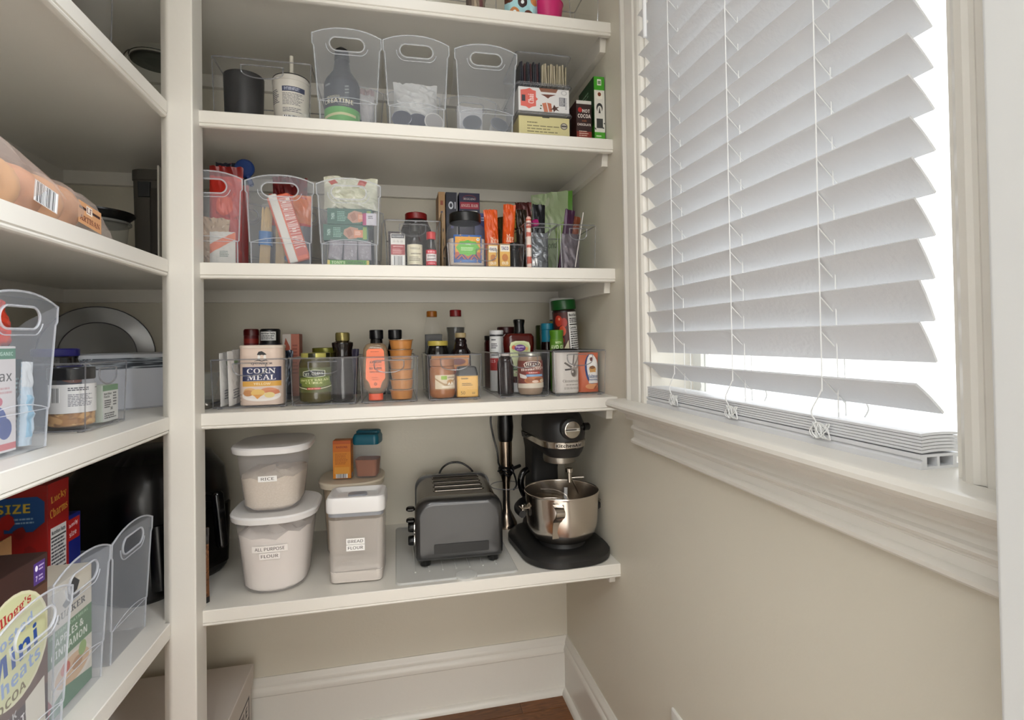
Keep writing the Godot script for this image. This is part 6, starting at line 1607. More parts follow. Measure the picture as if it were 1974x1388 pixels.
	pouch("rust_pouch", "rust brown pouch tilted in the last clear bin", Vector3(-0.086, y, 0.335), 0.036, 0.160, 0.016, foil("#7a3a1c", "#9a5228", "#3a160c", 24, 0.3, 0.2), 0.0, Vector2(0, -8), 0.003, 93)
	pouch("grey_pouch", "grey pouch low at the front of the last clear bin", Vector3(-0.098, y, 0.392), 0.050, 0.098, 0.014, foil("#5a5258", "#7a7278", "#3a3438", 30, 0.3, 0.3), 0.0, Vector2(0, 0), 0.002, 94)
	solo("white_straw", "thin white stick slanting in the last clear bin", "stick", tube([Vector3(-0.012, 0.0, 0.0), Vector3(0.014, 0.150, 0.0)], 0.0014, 5), mat(0.85, 0.82, 0.80, 0.4), Vector3(-0.080, y + 0.004, 0.412))

# ---------------------------------------------------------------- second shelf and topmost shelf
func pod(label: String, at: Vector3, rot: Vector3, m: Material, face: Material) -> void:
	var t := thing("coffee_pod", label, "coffee pod", at, 0.0, "coffee pods in the frosted bins")
	t.rotation_degrees = rot
	part(t, "cup", lathe([[0.016, 0.0], [0.018, 0.002], [0.0225, 0.040], [0.0255, 0.041]], 24), m)
	part(t, "foil_lid", lathe_shape([[0.0255, 0.0412], [0.0255, 0.0424], [0.023, 0.0428]], 24).done(), face)

func fill_shelf_b() -> void:
	var y := HB + 0.0068
	clear_bin("large clear bin with a black cup and a white tumbler", Vector3(-0.875, HB, 0.285), 0.222, 0.146, 0.29, 0.0, "clear bins on the second shelf", true, 0.046)
	var t := thing("black_cup", "matte black cup in the large clear bin", "cup", Vector3(-0.9315, y, 0.365), 0.0)
	part(t, "cup", lathe([[0.040, 0.0], [0.043, 0.004], [0.046, 0.116], [0.046, 0.122], [0.043, 0.1215], [0.043, 0.119], [0.040, 0.02]], 36), mat(0.035, 0.030, 0.028, 0.42))
	part(t, "lid", lathe([[0.0425, 0.117], [0.0425, 0.120], [0.025, 0.121]], 32), mat(0.03, 0.028, 0.028, 0.35))
	var tp := art(160, 200, "#d2cdc2", [["r", 38, 6, 44, 14, "#2c3450"], ["l", 42, 8, 34, 9, 3, "#c8ccd8"], ["l", 38, 24, 42, 34, 9, "#5a5a60"], ["l", 6, 12, 26, 40, 8, "#4a4a52"], ["l", 38, 64, 42, 14, 3, "#6a6a70"], ["b", 38, 86, 44, 8]])
	t = vessel("white_tumbler", "white tumbler with printed sides and a straw", "tumbler", Vector3(-0.822, y, 0.360), {"prof": [[0.036, 0.0], [0.039, 0.004], [0.0445, 0.112]], "glass": mat(0.82, 0.80, 0.76, 0.4), "lid": [[0.0452, 0.112], [0.0455, 0.120], [0.042, 0.126], [0.036, 0.127]], "lid_mat": mat(0.80, 0.78, 0.74, 0.35), "print": tp, "py0": 0.012, "py1": 0.100, "pr": 0.0400, "pr1": 0.0444, "pa": 84.0})
	part(t, "dark_rim", lathe([[0.0440, 0.1262], [0.0420, 0.1285], [0.0360, 0.1280]], 32), mat(0.04, 0.035, 0.03, 0.3))
	part(t, "straw", lathe([[0.0050, 0.12], [0.0050, 0.192]], 12), mat(0.80, 0.78, 0.72, 0.4), Vector3(0, 0, -0.004))
	var G := "frosted handle bins on the second shelf"
	frost_bin("frosted bin with the creatine tub inside", Vector3(-0.680, HB, 0.285), 0.0, 0.165, 0.132, 0.240, 0.29, G)
	frost_bin("frosted bin with a white sack and coffee pods", Vector3(-0.5115, HB, 0.285), 0.0, 0.166, 0.136, 0.241, 0.29, G)
	frost_bin("frosted bin with pale coffee pods and a white sheet", Vector3(-0.3325, HB, 0.285), 0.0, 0.165, 0.138, 0.238, 0.29, G)
	# creatine tub
	t = vessel("creatine_tub", "slate tub reading CREATINE with a green band in the frosted bin", "tub", Vector3(-0.699, y, 0.362), {"prof": [[0.040, 0.0], [0.044, 0.004], [0.044, 0.122], [0.040, 0.135], [0.022, 0.160], [0.017, 0.190]], "glass": mat(0.12, 0.13, 0.15, 0.4), "lid": [[0.018, 0.188], [0.019, 0.190], [0.017, 0.215], [0.008, 0.222]], "lid_mat": mat(0.02, 0.02, 0.02, 0.35), "lid_name": "cap"})
	part(t, "label", arc_print(0.0444, 0.054, 0.0444, 0.122, -84, 84, 14), art(256, 128, "#30343c", [["l", 14, 12, 18, 8, 2, "#c8c8c4"], ["p", [58, 20, 66, 20, 66, 96, 58, 96], "#4a4e56"], ["p", [58, 24, 66, 20, 66, 23, 58, 27], "#a8a8a0"], ["p", [58, 36, 66, 32, 66, 35, 58, 39], "#a8a8a0"], ["p", [58, 48, 66, 44, 66, 47, 58, 51], "#a8a8a0"], ["t", "MICRONIZED", 34, 64, 7, "#d8cfae", "sansb", 28], ["t", "CREATINE", 44, 80, 16, "#e8dfc0", "sansb", 62], ["t", "POWDER", 56, 94, 5, "#c8bf9e", "sans", 22]]))
	part(t, "green_band", arc_print(0.0444, 0.006, 0.0444, 0.0535, -88, 88, 14), art(192, 64, "#5fb04e", [["p", [10, 44, 50, 30, 80, 34, 80, 48, 50, 44, 10, 60], "#dcd8a0"], ["r", 0, 88, 100, 12, "#3a4a3c"], ["r", 86, 20, 8, 50, "#8ac878"]]))
	pouch("white_blue_bag", "white and blue bag beside the creatine tub", Vector3(-0.650, y, 0.285), 0.058, 0.155, 0.036, art(96, 160, "#c9c6c6", [["r", 0, 0, 100, 10, "#b09a98"], ["p", [0, 40, 40, 60, 60, 100, 0, 100], "#4a5670"], ["p", [64, 100, 100, 70, 100, 100], "#3a4660"], ["s", 12, 6, 2, "#d8d4d4", "#b8b4b6"]]), 0.0, Vector2.ZERO, 0.006, 101)
	# sack and pods
	pouch("white_sack", "wrinkled white plastic sack in the middle frosted bin", Vector3(-0.5115, y + 0.055, 0.330), 0.118, 0.105, 0.06, art(64, 64, "#d0d0ce", [["s", 30, 9, 3, "#dcdcda", "#c0c0be"]], 0.4), 0.0, Vector2.ZERO, 0.005, 103)
	carton("pod_carton", "pale carton under the white plastic sack", Vector3(-0.5115, y, 0.310), Vector3(0.110, 0.052, 0.10), mat(0.62, 0.62, 0.60, 0.6), null)
	var shell := mat(0.84, 0.83, 0.82, 0.4)
	var swirl := art(96, 96, "#4a4a60", [["p", [10, 90, 30, 20, 40, 20, 26, 90], "#c8c8d0"], ["p", [44, 90, 52, 10, 60, 10, 56, 90], "#c8c8d0"], ["p", [74, 90, 76, 20, 84, 24, 86, 90], "#c8c8d0"]])
	var marble := art(96, 96, "#d6d2cf", [["s", 30, 9, 1.2, "#c4beba", "#e0dcda"], ["p", [50, 40, 58, 50, 50, 60, 42, 50], "#33302e"], ["p", [50, 44, 54, 50, 50, 56, 46, 50], "#d6d2cf"]])
	var grey := art(64, 64, "#6d7079", [["p", [20, 60, 80, 40, 80, 46, 20, 66], "#aeb2ba"], ["p", [30, 76, 80, 58, 80, 62, 30, 80], "#aeb2ba"]])
	pod("white-faced coffee pod with a tiny diamond mark", Vector3(-0.4725, y + 0.0285, 0.352), Vector3(80, 8, 0), shell, marble)
	pod("dark striped coffee pod next to the white-faced pod", Vector3(-0.5085, y + 0.0215, 0.348), Vector3(66, 0, 0), shell, swirl)
	pod("dark striped coffee pod at the edge of the middle bin", Vector3(-0.5470, y + 0.0230, 0.356), Vector3(68, -4, 0), shell, swirl)
	# third bin
	pouch("white_sheet", "white paper sheet standing in the last frosted bin", Vector3(-0.358, y, 0.290), 0.075, 0.128, 0.012, mat(0.80, 0.80, 0.81, 0.6), 6.0, Vector2(0, 0), 0.002, 105, "paper")
	pod("grey-lidded coffee pod facing out of the last frosted bin", Vector3(-0.3590, y + 0.0230, 0.362), Vector3(68, -12, 0), shell, grey)
	pod("grey-lidded coffee pod in the bin's corner", Vector3(-0.3020, y + 0.0205, 0.362), Vector3(62, 14, 0), shell, grey)
	pod("upturned white coffee pod behind the grey-lidded pods", Vector3(-0.365, y + 0.044, 0.322), Vector3(178, 0, 2), shell, grey)
	pod("tilted white coffee pod between the grey-lidded pods", Vector3(-0.312, y + 0.044, 0.320), Vector3(176, 0, -4), shell, grey)
	# stack of three clear boxes with tea
	var bx := -0.1735
	var zb := 0.335
	var cb := func(label: String, y0: float, h: float) -> Node3D:
		var o := thing("tea_box", label, "box", Vector3(bx, y0, zb), 0.0, "stack of clear tea boxes")
		part(o, "wall", loft([[0.0, 0.074, 0.085, 0.006], [h - 0.006, 0.076, 0.087, 0.007]], 3, true, false), clear)
		part(o, "lid", loft([[h - 0.008, 0.0772, 0.0882, 0.008], [h - 0.001, 0.0772, 0.0882, 0.008], [h, 0.075, 0.086, 0.007]], 3), mat(0.72, 0.73, 0.76, 0.05, 0.0, 0.10))
		var e := []
		for p in rrect(0.0772, 0.0882, 0.008, h - 0.004, 0, 0, 3):
			e.append(p)
		part(o, "rim", tube(e, 0.0014, 4, true), clear_rim)
		var b := []
		for p in rrect(0.0742, 0.0852, 0.006, 0.0016, 0, 0, 3):
			b.append(p)
		part(o, "base_edge", tube(b, 0.0013, 4, true), clear_rim)
		return o
	cb.call("lowest clear box of the stack around a cream tea carton", HB, 0.0775)
	cb.call("middle clear box of the stack around a white chai carton", HB + 0.078, 0.0775)
	cb.call("top clear box of the stack filled with tea bags", HB + 0.156, 0.0830)
	carton("cream_tea_carton", "cream tea carton with leaf sprigs in the lowest clear box", Vector3(bx, HB + 0.0032, zb), Vector3(0.142, 0.0655, 0.162), mat(0.78, 0.72, 0.52, 0.5), art(220, 104, "#d0c690", [["l", 16, 22, 26, 8, 1, "#6a6240"], ["l", 16, 36, 70, 8, 1, "#7a7250"], ["l", 16, 48, 64, 8, 1, "#7a7250"], ["l", 16, 60, 70, 8, 1, "#7a7250"], ["l", 16, 72, 60, 6, 1, "#8a8260"], ["e", 89, 34, 7, 14, "#5a5450"], ["e", 89, 34, 5.4, 11, "#b8b0a0"], ["r", 84, 31, 10, 6, "#3a3634"], ["p", [16, 96, 22, 74, 24, 86, 34, 82, 22, 98], "#4a6a34"], ["p", [80, 96, 84, 76, 88, 88, 96, 84, 86, 98], "#4a6a34"], ["r", 46, 0, 14, 4, "#2a2622"]]))
	carton("chai_carton", "white chai carton with a coral badge in the middle clear box", Vector3(bx, HB + 0.0812, zb), Vector3(0.142, 0.0655, 0.162), mat(0.82, 0.81, 0.80, 0.5), art(256, 128, "#dcdad8", [["p", [4, 14, 14, 10, 22, 4, 28, 12, 34, 14, 34, 40, 38, 48, 34, 56, 34, 78, 26, 82, 20, 90, 14, 82, 4, 80], "#d8665a"], ["r", 6, 34, 7, 26, "#3a3a42"], ["t", "Chai", 24, 48, 22, "#f4e8e4", "serifb", 40, -90], ["p", [40, 0, 78, 0, 74, 16, 44, 16], "#8a5a44"], ["s", 0, 1, 1, "#000000"], ["p", [44, 26, 74, 24, 62, 34, 58, 42, 52, 34], "#6a3a2c"], ["e", 90, 14, 6, 10, "#b8b8b8"], ["e", 90, 14, 4, 7, "#dcdad8"], ["r", 80, 34, 12, 36, "#6a6a70"], ["l", 81, 36, 10, 32, 8, "#dcdad8"], ["p", [46, 64, 54, 60, 58, 98, 50, 100], "#c8785a"], ["p", [56, 60, 64, 62, 66, 96, 60, 98], "#b8684c"], ["p", [70, 66, 73, 76, 80, 74, 75, 82, 80, 92, 73, 88, 69, 98, 68, 87, 61, 88, 67, 81], "#4a2a20"], ["e", 44, 74, 1.6, 3, "#3a4a2c"], ["e", 43, 86, 1.6, 3, "#3a4a2c"], ["l", 92, 34, 4, 50, 8, "#8a8a90"]]))
	for k in 22:
		var dark := k < 10
		var tb := solo("tea_bag", "%s tea bag sachet number %s from the window side in the top clear box" % ["dark" if dark else "pale", ["one", "two", "three", "four", "five", "six", "seven", "eight", "nine", "ten", "eleven", "twelve", "thirteen", "fourteen", "fifteen", "sixteen", "seventeen", "eighteen", "nineteen", "twenty", "twenty-one", "twenty-two"][21 - k]], "tea bag", rbox(0.0042, 0.056 + 0.003 * sin(k * 2.3), 0.060, 0.001), [mat(0.10, 0.11, 0.14, 0.4), mat(0.16, 0.16, 0.20, 0.4), mat(0.22, 0.08, 0.10, 0.4)][k % 3] if dark else [mat(0.70, 0.66, 0.56, 0.6), mat(0.60, 0.56, 0.46, 0.6)][k % 2], Vector3(bx - 0.0635 + k * 0.0060, HB + 0.1585, zb + 0.048), 0.0, "tea bags in the top clear box")
		tb.rotation_degrees.z = 2.0 * sin(k * 1.7)
	# cocoa and green carton next to the wall
	carton("cocoa_carton", "dark red carton reading HOT COCOA", Vector3(-0.064, HB, 0.375), Vector3(0.044, 0.118, 0.10), mat(0.18, 0.05, 0.035, 0.5), art(96, 256, "#2a1210", [["r", 0, 0, 100, 8, "#c8c4bc"], ["r", 0, 72, 100, 28, "#7a2414"], ["e", 24, 22, 14, 6, "#a8201c"], ["t", "HOT", 64, 24, 8, "#efe8e0", "sansb", 50], ["t", "COCOA", 52, 36, 9, "#efe8e0", "sansb", 86], ["t", "milk", 52, 47, 5, "#b86a3a", "sans", 30], ["t", "CHOCOLATE", 50, 56, 5.5, "#efe8e0", "sansb", 90], ["l", 16, 70, 70, 24, 5, "#e0c8b8"]]))
	t = carton("green_snack_carton", "tall green and white carton against the window wall", Vector3(-0.0185, HB, 0.365), Vector3(0.031, 0.188, 0.12), mat(0.10, 0.34, 0.08, 0.45), art(48, 256, "#d8d6cc", [["r", 0, 0, 100, 20, "#3f9a22"], ["r", 30, 4, 40, 9, "#e6e6dc"], ["r", 36, 6, 28, 5, "#7a8a70"], ["p", [20, 22, 80, 22, 80, 32, 50, 34, 20, 32], "#e6e2d4"], ["e", 50, 26, 16, 3, "#7a3a1c"], ["e", 50, 46, 30, 7, "#2c2a2a"], ["e", 50, 49, 22, 6, "#d8d6cc"], ["p", [40, 54, 50, 44, 60, 54], "#2c2a2a"], ["s", 8, 10, 6, "#2c2c2c", "#d8d6cc"], ["r", 20, 62, 60, 14, "#3a3c3a"], ["r", 0, 82, 100, 18, "#4aa028"], ["l", 16, 86, 66, 12, 3, "#d8ecc8"]]), art(96, 256, "#173f18", [["l", 20, 12, 50, 10, 2, "#9ab89a"], ["p", [0, 100, 0, 84, 100, 70, 100, 100], "#2f7a1c"], ["e", 40, 56, 20, 12, "#2a1a10"], ["e", 64, 60, 12, 16, "#c8a878"], ["s", 20, 5, 3, "#0c1c0c", "#3a2414"]]), -1.0)
	part(t, "tab", lathe_shape([[0.020, 0.0], [0.020, 0.001]], 20).moved(Transform3D(Basis(Vector3.BACK, PI / 2), Vector3(0.012, 0.183, -0.02))).done(), mat(0.06, 0.10, 0.06, 0.5))

func fill_shelf_a() -> void:
	pouch("donut_bag", "pale teal bag printed with donuts on the topmost shelf", Vector3(-0.228, HA, 0.395), 0.095, 0.17, 0.05, art(160, 256, "#a8d4d8", [["e", 25, 82, 14, 8, "#c8824a"], ["e", 25, 82, 5, 3, "#e8f0f0"], ["e", 66, 86, 14, 8, "#5a2f20"], ["e", 66, 86, 5, 3, "#e8f0f0"], ["e", 48, 66, 14, 8, "#2f1a18"], ["e", 48, 66, 5, 3, "#e8f0f0"], ["e", 84, 62, 12, 7, "#c8824a"], ["e", 10, 60, 12, 7, "#5a2f20"], ["e", 30, 40, 14, 8, "#d88aa8"], ["e", 72, 36, 14, 8, "#c8824a"]]), 0.0, Vector2.ZERO, 0.004, 111)
	var t := thing("pink_bucket", "bright pink bucket on the topmost shelf", "bucket", Vector3(-0.148, HA, 0.385), 0.0)
	part(t, "wall", lathe([[0.030, 0.0], [0.032, 0.003], [0.040, 0.075], [0.042, 0.077], [0.038, 0.075], [0.030, 0.006]], 28), mat(0.78, 0.15, 0.42, 0.4))
	part(t, "handle", tube(curve([Vector3(-0.040, 0.072, 0), Vector3(-0.03, 0.11, 0), Vector3(0, 0.125, 0), Vector3(0.03, 0.11, 0), Vector3(0.040, 0.072, 0)], 5), 0.002, 5), mat(0.85, 0.7, 0.75, 0.4))
	clear_bin("clear bin near the window wall on the topmost shelf", Vector3(-0.065, HA, 0.345), 0.088, 0.16, 0.20, 0.0, "clear bins on the topmost shelf", false)
	clear_bin("clear bin left of the donut bag on the topmost shelf", Vector3(-0.395, HA, 0.335), 0.19, 0.16, 0.20, 0.0, "clear bins on the topmost shelf", false)
	pouch("striped_bag", "brown and grey striped bag left of the donut bag", Vector3(-0.345, HA + 0.0068, 0.345), 0.055, 0.13, 0.04, art(96, 128, "#8a7a68", [["r", 0, 0, 24, 100, "#5a4a40"], ["r", 38, 0, 12, 100, "#b8a890"], ["r", 66, 0, 18, 100, "#6a3a3a"]]), 0.0, Vector2.ZERO, 0.004, 113)

# ---------------------------------------------------------------- shelves along the left wall; fronts face +x
func fill_left() -> void:
	var G := "frosted handle bins on the lowest left shelf"
	var fx := -1.249
	frost_bin("frosted bin nearest the post with two cereal cartons", Vector3(fx, HE, 0.580), 90.0, 0.166, 0.138, 0.246, 0.322, G)
	frost_bin("frosted bin with the apples and cinnamon oatmeal carton", Vector3(fx, HE, 0.750), 90.0, 0.166, 0.138, 0.248, 0.322, G)
	frost_bin("frosted bin with the frosted mini wheats carton", Vector3(fx + 0.028, HE, 0.920), 90.0, 0.166, 0.138, 0.248, 0.322, G)
	var y := HE + 0.0055
	# cereal cartons, spines to the aisle
	var lf := art(192, 320, "#8f1410", [["p", [0, 6, 92, 6, 98, 9, 98, 20, 88, 25, 0, 25], "#174a86"], ["t", "FAMILY SIZE", 44, 12, 5, "#d8b23c", "sansb", 84], ["t", "12", 60, 20, 3.4, "#e6e6e6", "sansb"], ["l", 70, 17, 20, 4, 2, "#9ab4d0"], ["s", 20, 8, 6, "#a81a14", "#7a0f0c"], ["e", 40, 60, 30, 14, "#d8a02c"], ["e", 60, 72, 20, 10, "#e0b85c"]])
	var ls := art(64, 320, "#a31512", [["t", "Lucky", 52, 9, 5, "#e8c04a", "serifb", 76, -8], ["t", "Charms", 52, 16, 5, "#e8c04a", "serifb", 84, -8], ["r", 12, 25, 76, 50, "#e2e0dc"], ["t", "Nutrition Facts", 50, 28, 2.2, "#141414", "sansb", 66], ["r", 14, 30.5, 72, 0.8, "#141414"], ["l", 16, 32, 68, 16, 8, "#33333a"], ["r", 14, 49, 72, 0.8, "#141414"], ["l", 16, 50, 68, 22, 11, "#33333a"]])
	var t := carton("cereal_carton", "red cereal carton reading FAMILY SIZE and Lucky Charms", Vector3(-1.298, y, 0.604), Vector3(0.190, 0.335, 0.064), mat(0.52, 0.07, 0.06, 0.45), lf, ls, 1.0, 0.0, "box")
	var fb := art(64, 256, "#17237c", [["r", 8, 3, 88, 17, "#b81f1c"], ["t", "family", 52, 8, 4.4, "#f4ecec", "sansb", 64, -6], ["t", "size", 52, 14.5, 4.4, "#f4ecec", "sansb", 44, -6], ["e", 40, 52, 34, 12, "#2a3a9a"], ["e", 40, 52, 28, 10, "#17237c"]])
	carton("blue_cereal_carton", "deep blue cereal carton with a red family size flag", Vector3(-1.302, y, 0.5425), Vector3(0.180, 0.252, 0.054), mat(0.07, 0.10, 0.38, 0.45), art(128, 160, "#17237c", [["e", 40, 40, 30, 20, "#24329a"]]), fb, 1.0, 0.0, "box")
	# oatmeal carton, front to the aisle
	var oat := art(160, 256, "#d9d2c2", [["p", [44, 6, 60, 2, 72, 8, 66, 14, 46, 15], "#3a3a3c"], ["p", [34, 18, 50, 13, 74, 16, 70, 20, 40, 22], "#4a4a4c"], ["t", "QUAKER", 52, 27, 7, "#2c2a2c", "serifb", 66], ["r", 0, 34, 100, 26, "#4f7a48"], ["t", "INSTANT OATMEAL", 50, 37, 2.6, "#a8c8a0", "sansb", 84], ["t", "APPLES &", 50, 44, 6, "#eef0e4", "sansb", 62], ["t", "CINNAMON", 50, 53, 6, "#eef0e4", "sansb", 78], ["e", 56, 76, 44, 14, "#e6ddd0"], ["e", 56, 75, 38, 11, "#d9b48c"], ["e", 40, 70, 10, 5, "#c8573c"], ["e", 66, 74, 12, 5, "#b98a5c"], ["e", 78, 66, 9, 6, "#8fae5a"], ["p", [0, 92, 40, 84, 100, 90, 100, 100, 0, 100], "#4f7a58"], ["p", [0, 78, 12, 88, 4, 100, 0, 100], "#b8403a"], ["t", "8", 30, 93, 5, "#e6ece0", "sansb"]])
	carton("oatmeal_carton", "oatmeal carton reading QUAKER APPLES & CINNAMON inside the bin", Vector3(-1.140, y, 0.752), Vector3(0.128, 0.205, 0.065), mat(0.80, 0.77, 0.70, 0.5), oat, null, 1.0, 90.0)
	# wheat cereal carton, front to the aisle
	var mw := art(256, 440, "#5a3a28", [["r", 0, 0, 100, 15, "#34150f"], ["r", 76, 2.5, 20, 11, "#4a2a7a"], ["t", "7", 81, 10.5, 2.6, "#efe8f4", "sansb"], ["l", 85, 9, 9, 3.4, 2, "#cfc0e0"], ["e", 81, 5.4, 2.4, 1.5, "#efe8f4"], ["l", 85, 4, 9, 3.4, 2, "#cfc0e0"], ["e", 44, 37, 58, 26, "#dcd8b4"], ["e", 44, 37, 54, 24.5, "#cfcf9e"], ["t", "Kellogg's", 38, 20.5, 6, "#b01a1c", "serifb", 68, -8], ["t", "Frosted", 40, 30, 5.6, "#8aa0c8", "sansb", 70, -8], ["t", "Mini", 44, 40, 11, "#1c4a9a", "sansb", 76, -8], ["t", "Wheats", 44, 50.5, 7.4, "#8aa0c8", "sansb", 86, -8], ["t", "COCOA", 36, 59.5, 4.2, "#6a5a34", "sansb", 54, -8], ["r", 0, 67, 100, 33, "#3a2620"], ["t", "MILK", 34, 69, 3.6, "#b8b4b0", "sansb", 30, -8], ["t", "CHOCOLATEY", 38, 75, 4.6, "#e6e2de", "sansb", 74, -8], ["p", [62, 66, 94, 62, 96, 86, 64, 90], "#d6d0c0"], ["p", [0, 84, 50, 82, 60, 100, 0, 100], "#6a4a30"], ["p", [20, 88, 34, 84, 44, 92, 28, 98], "#8a6444"], ["p", [50, 92, 66, 88, 76, 96, 60, 100], "#a88a68"]])
	carton("wheat_cereal_carton", "brown cereal carton reading Kellogg's Frosted Mini Wheats COCOA", Vector3(-1.114, y, 0.921), Vector3(0.128, 0.286, 0.066), mat(0.16, 0.07, 0.05, 0.5), mw, null, 1.0, 90.0)
	var grits := art(128, 192, "#b98c5c", [["r", 0, 0, 100, 12, "#a87a4c"], ["t", "GRITS", 50, 22, 9, "#2a1c12", "sansb", 70], ["r", 20, 34, 60, 14, "#3a281a"], ["t", "GRITS", 50, 62, 9, "#2a1c12", "sansb", 70], ["e", 50, 84, 14, 6, "#2a1c12"]], 0.7)
	pouch("grits_bag", "kraft bag reading GRITS leaning over the oatmeal bin", Vector3(-1.222, y, 0.750), 0.115, 0.262, 0.05, grits, 88.0, Vector2(0, 2), 0.006, 121)
	pouch("cereal_bag", "glossy brown and yellow bag behind the brown carton", Vector3(-1.325, y, 0.750), 0.120, 0.300, 0.06, art(96, 128, "#7a4a20", [["r", 0, 0, 100, 22, "#a83a2c"], ["s", 50, 8, 4, "#c8923c", "#5a2c14", "#d8a84c", "#3a5a2c"], ["r", 60, 10, 40, 16, "#c85a7a"]], 0.3), 88.0, Vector2(0, 0), 0.006, 123)
	# fourth shelf, left: frosted bin, clear bin, white roaster, plates
	frost_bin("frosted bin with the flax carton and an orange pack", Vector3(-1.243, HD, 0.893), 90.0, 0.168, 0.140, 0.234, 0.30, "frosted handle bins on the left shelf")
	y = HD + 0.0068
	carton("flax_carton", "white carton reading Flax with blue flowers", Vector3(-1.136, y, 0.915), Vector3(0.085, 0.150, 0.05), mat(0.82, 0.80, 0.79, 0.5), art(128, 256, "#d9d3d2", [["r", 46, 2, 54, 10, "#3a7a5a"], ["t", "ORGANIC", 72, 7, 3.6, "#cfe4d4", "sansb", 44], ["r", 0, 18, 40, 10, "#b84a4a"], ["t", "Flax", 66, 28, 10, "#3a3836", "sans", 50], ["l", 60, 38, 34, 8, 2, "#c8a0a0"], ["e", 10, 44, 12, 8, "#4a5a9a"], ["e", 62, 52, 7, 4, "#c86a7a"], ["e", 54, 70, 24, 14, "#44589a"], ["e", 34, 76, 16, 10, "#4a62a8"], ["e", 74, 78, 16, 10, "#3a4e8e"], ["e", 56, 73, 3, 2, "#e6e6c8"], ["r", 50, 92, 50, 6, "#c86a6a"]]), null, 1.0, 90.0)
	pouch("orange_mesh_pack", "glossy orange pack with a black emblem at the bin's grip", Vector3(-1.145, y + 0.1505, 0.895), 0.115, 0.068, 0.044, art(160, 128, "#c8351c", [["s", 14, 9, 3, "#d8461f", "#b02a16"], ["e", 34, 46, 20, 20, "#1a1012"], ["t", "no nitrates", 34, 46, 7, "#e6e2de", "sansb", 30]], 0.25), 90.0, Vector2(0, 0), 0.005, 131)
	carton("teal_carton", "dark teal carton beside the flax carton", Vector3(-1.155, y, 0.8475), Vector3(0.042, 0.130, 0.05), mat(0.16, 0.24, 0.26, 0.5), art(96, 192, "#2c4246", [["l", 14, 20, 70, 20, 4, "#8aa4a4"], ["l", 14, 60, 70, 24, 4, "#8aa4a4"]]), null, 1.0, 90.0)
	pouch("pale_blue_packet", "pale blue and white packet near the bin's corner", Vector3(-1.1185, y, 0.842), 0.022, 0.125, 0.014, art(48, 128, "#b8c8d4", [["r", 0, 0, 100, 30, "#d0d4d6"], ["r", 20, 40, 40, 50, "#8ab4cc"]]), 86.0, Vector2(0, -3), 0.003, 133, "packet")
	carton("grey_blue_carton", "grey blue carton under the orange pack", Vector3(-1.290, y, 0.900), Vector3(0.12, 0.112, 0.10), mat(0.30, 0.34, 0.40, 0.6), null, null, 1.0, 90.0)
	clear_bin("clear bin with a blue-lidded jar on the left shelf", Vector3(-1.262, HD, 0.613), 0.150, 0.124, 0.295, 90.0, "clear bins on the left shelf", true, 0.030)
	var almond := art(128, 64, "#8a6238", [["s", 160, 7, 4.2, "#b98a54", "#a87844", "#c89c64", "#8f6436", "#d0a870"]], 0.6)
	t = vessel("almond_jar", "clear jar of pale nuts with a black lid and white label", "jar", Vector3(-1.160, y, 0.643), {"prof": [[0.032, 0.0], [0.036, 0.004], [0.036, 0.080], [0.033, 0.088]], "glass": mat(0.86, 0.86, 0.86, 0.05, 0.0, 0.08), "lid": [[0.0345, 0.088], [0.0355, 0.090], [0.0355, 0.108], [0.034, 0.110]], "lid_mat": mat(0.018, 0.018, 0.02, 0.3)}, "", 45.0)
	part(t, "nuts", lathe([[0.030, 0.003], [0.0345, 0.006], [0.0345, 0.030], [0.02, 0.032]], 28), almond)
	part(t, "label", arc_print(0.0364, 0.028, 0.0364, 0.080, -82, 82), art(192, 96, "#d8d6d4", [["b", 8, 12, 14, 50], ["l", 34, 10, 40, 14, 2, "#4a4a50"], ["l", 34, 34, 40, 44, 8, "#6a6a72"], ["r", 80, 14, 14, 2, "#4a4a50"]]))
	vessel("blue_lid_jar", "dark jar with a bright blue lid in the clear bin", "jar", Vector3(-1.216, y, 0.586), {"prof": [[0.034, 0.0], [0.038, 0.004], [0.039, 0.100], [0.036, 0.118], [0.034, 0.124], [0.035, 0.130]], "glass": mat(0.02, 0.02, 0.025, 0.1), "lid": [[0.0355, 0.130], [0.0368, 0.132], [0.0368, 0.143], [0.035, 0.145]], "lid_mat": mat(0.04, 0.035, 0.36, 0.35), "print": art(128, 64, "#1c1a50", [["t", "PICK-RIST", 50, 18, 22, "#e6e6f0", "sansb", 86], ["e", 44, 62, 36, 24, "#a8442c"], ["e", 60, 58, 16, 12, "#c87a4c"], ["r", 70, 34, 24, 16, "#d8d04c"]]), "py0": 0.072, "py1": 0.112, "pr": 0.0394, "pa": 60.0, "mid": 60.0}, "", 30.0)
	carton("nutrition_carton", "small white carton with nutrition facts in the clear bin", Vector3(-1.140, y, 0.574), Vector3(0.058, 0.072, 0.022), mat(0.72, 0.75, 0.70, 0.5), art(128, 160, "#d6d6d2", [["r", 0, 0, 100, 16, "#7a9a7a"], ["t", "Nutrition", 32, 24, 6, "#202020", "sansb", 48], ["t", "Facts", 26, 32, 6, "#202020", "sansb", 34], ["l", 10, 40, 44, 24, 4, "#3a3a3a"], ["t", "30", 56, 66, 8, "#202020", "sansb"], ["l", 66, 20, 28, 40, 5, "#5a5a5a"], ["l", 10, 76, 80, 18, 3, "#4a4a4a"]]), null, 1.0, 90.0)
	t = thing("white_roaster", "white oval box with a dark wood-grain band under its rim", "box", Vector3(-1.250, HD, 0.270), 42.0)
	part(t, "body", loft([[0.0, 0.118, 0.066, 0.05], [0.004, 0.122, 0.070, 0.054], [0.100, 0.128, 0.075, 0.058]], 7), mat(0.83, 0.84, 0.87, 0.32))
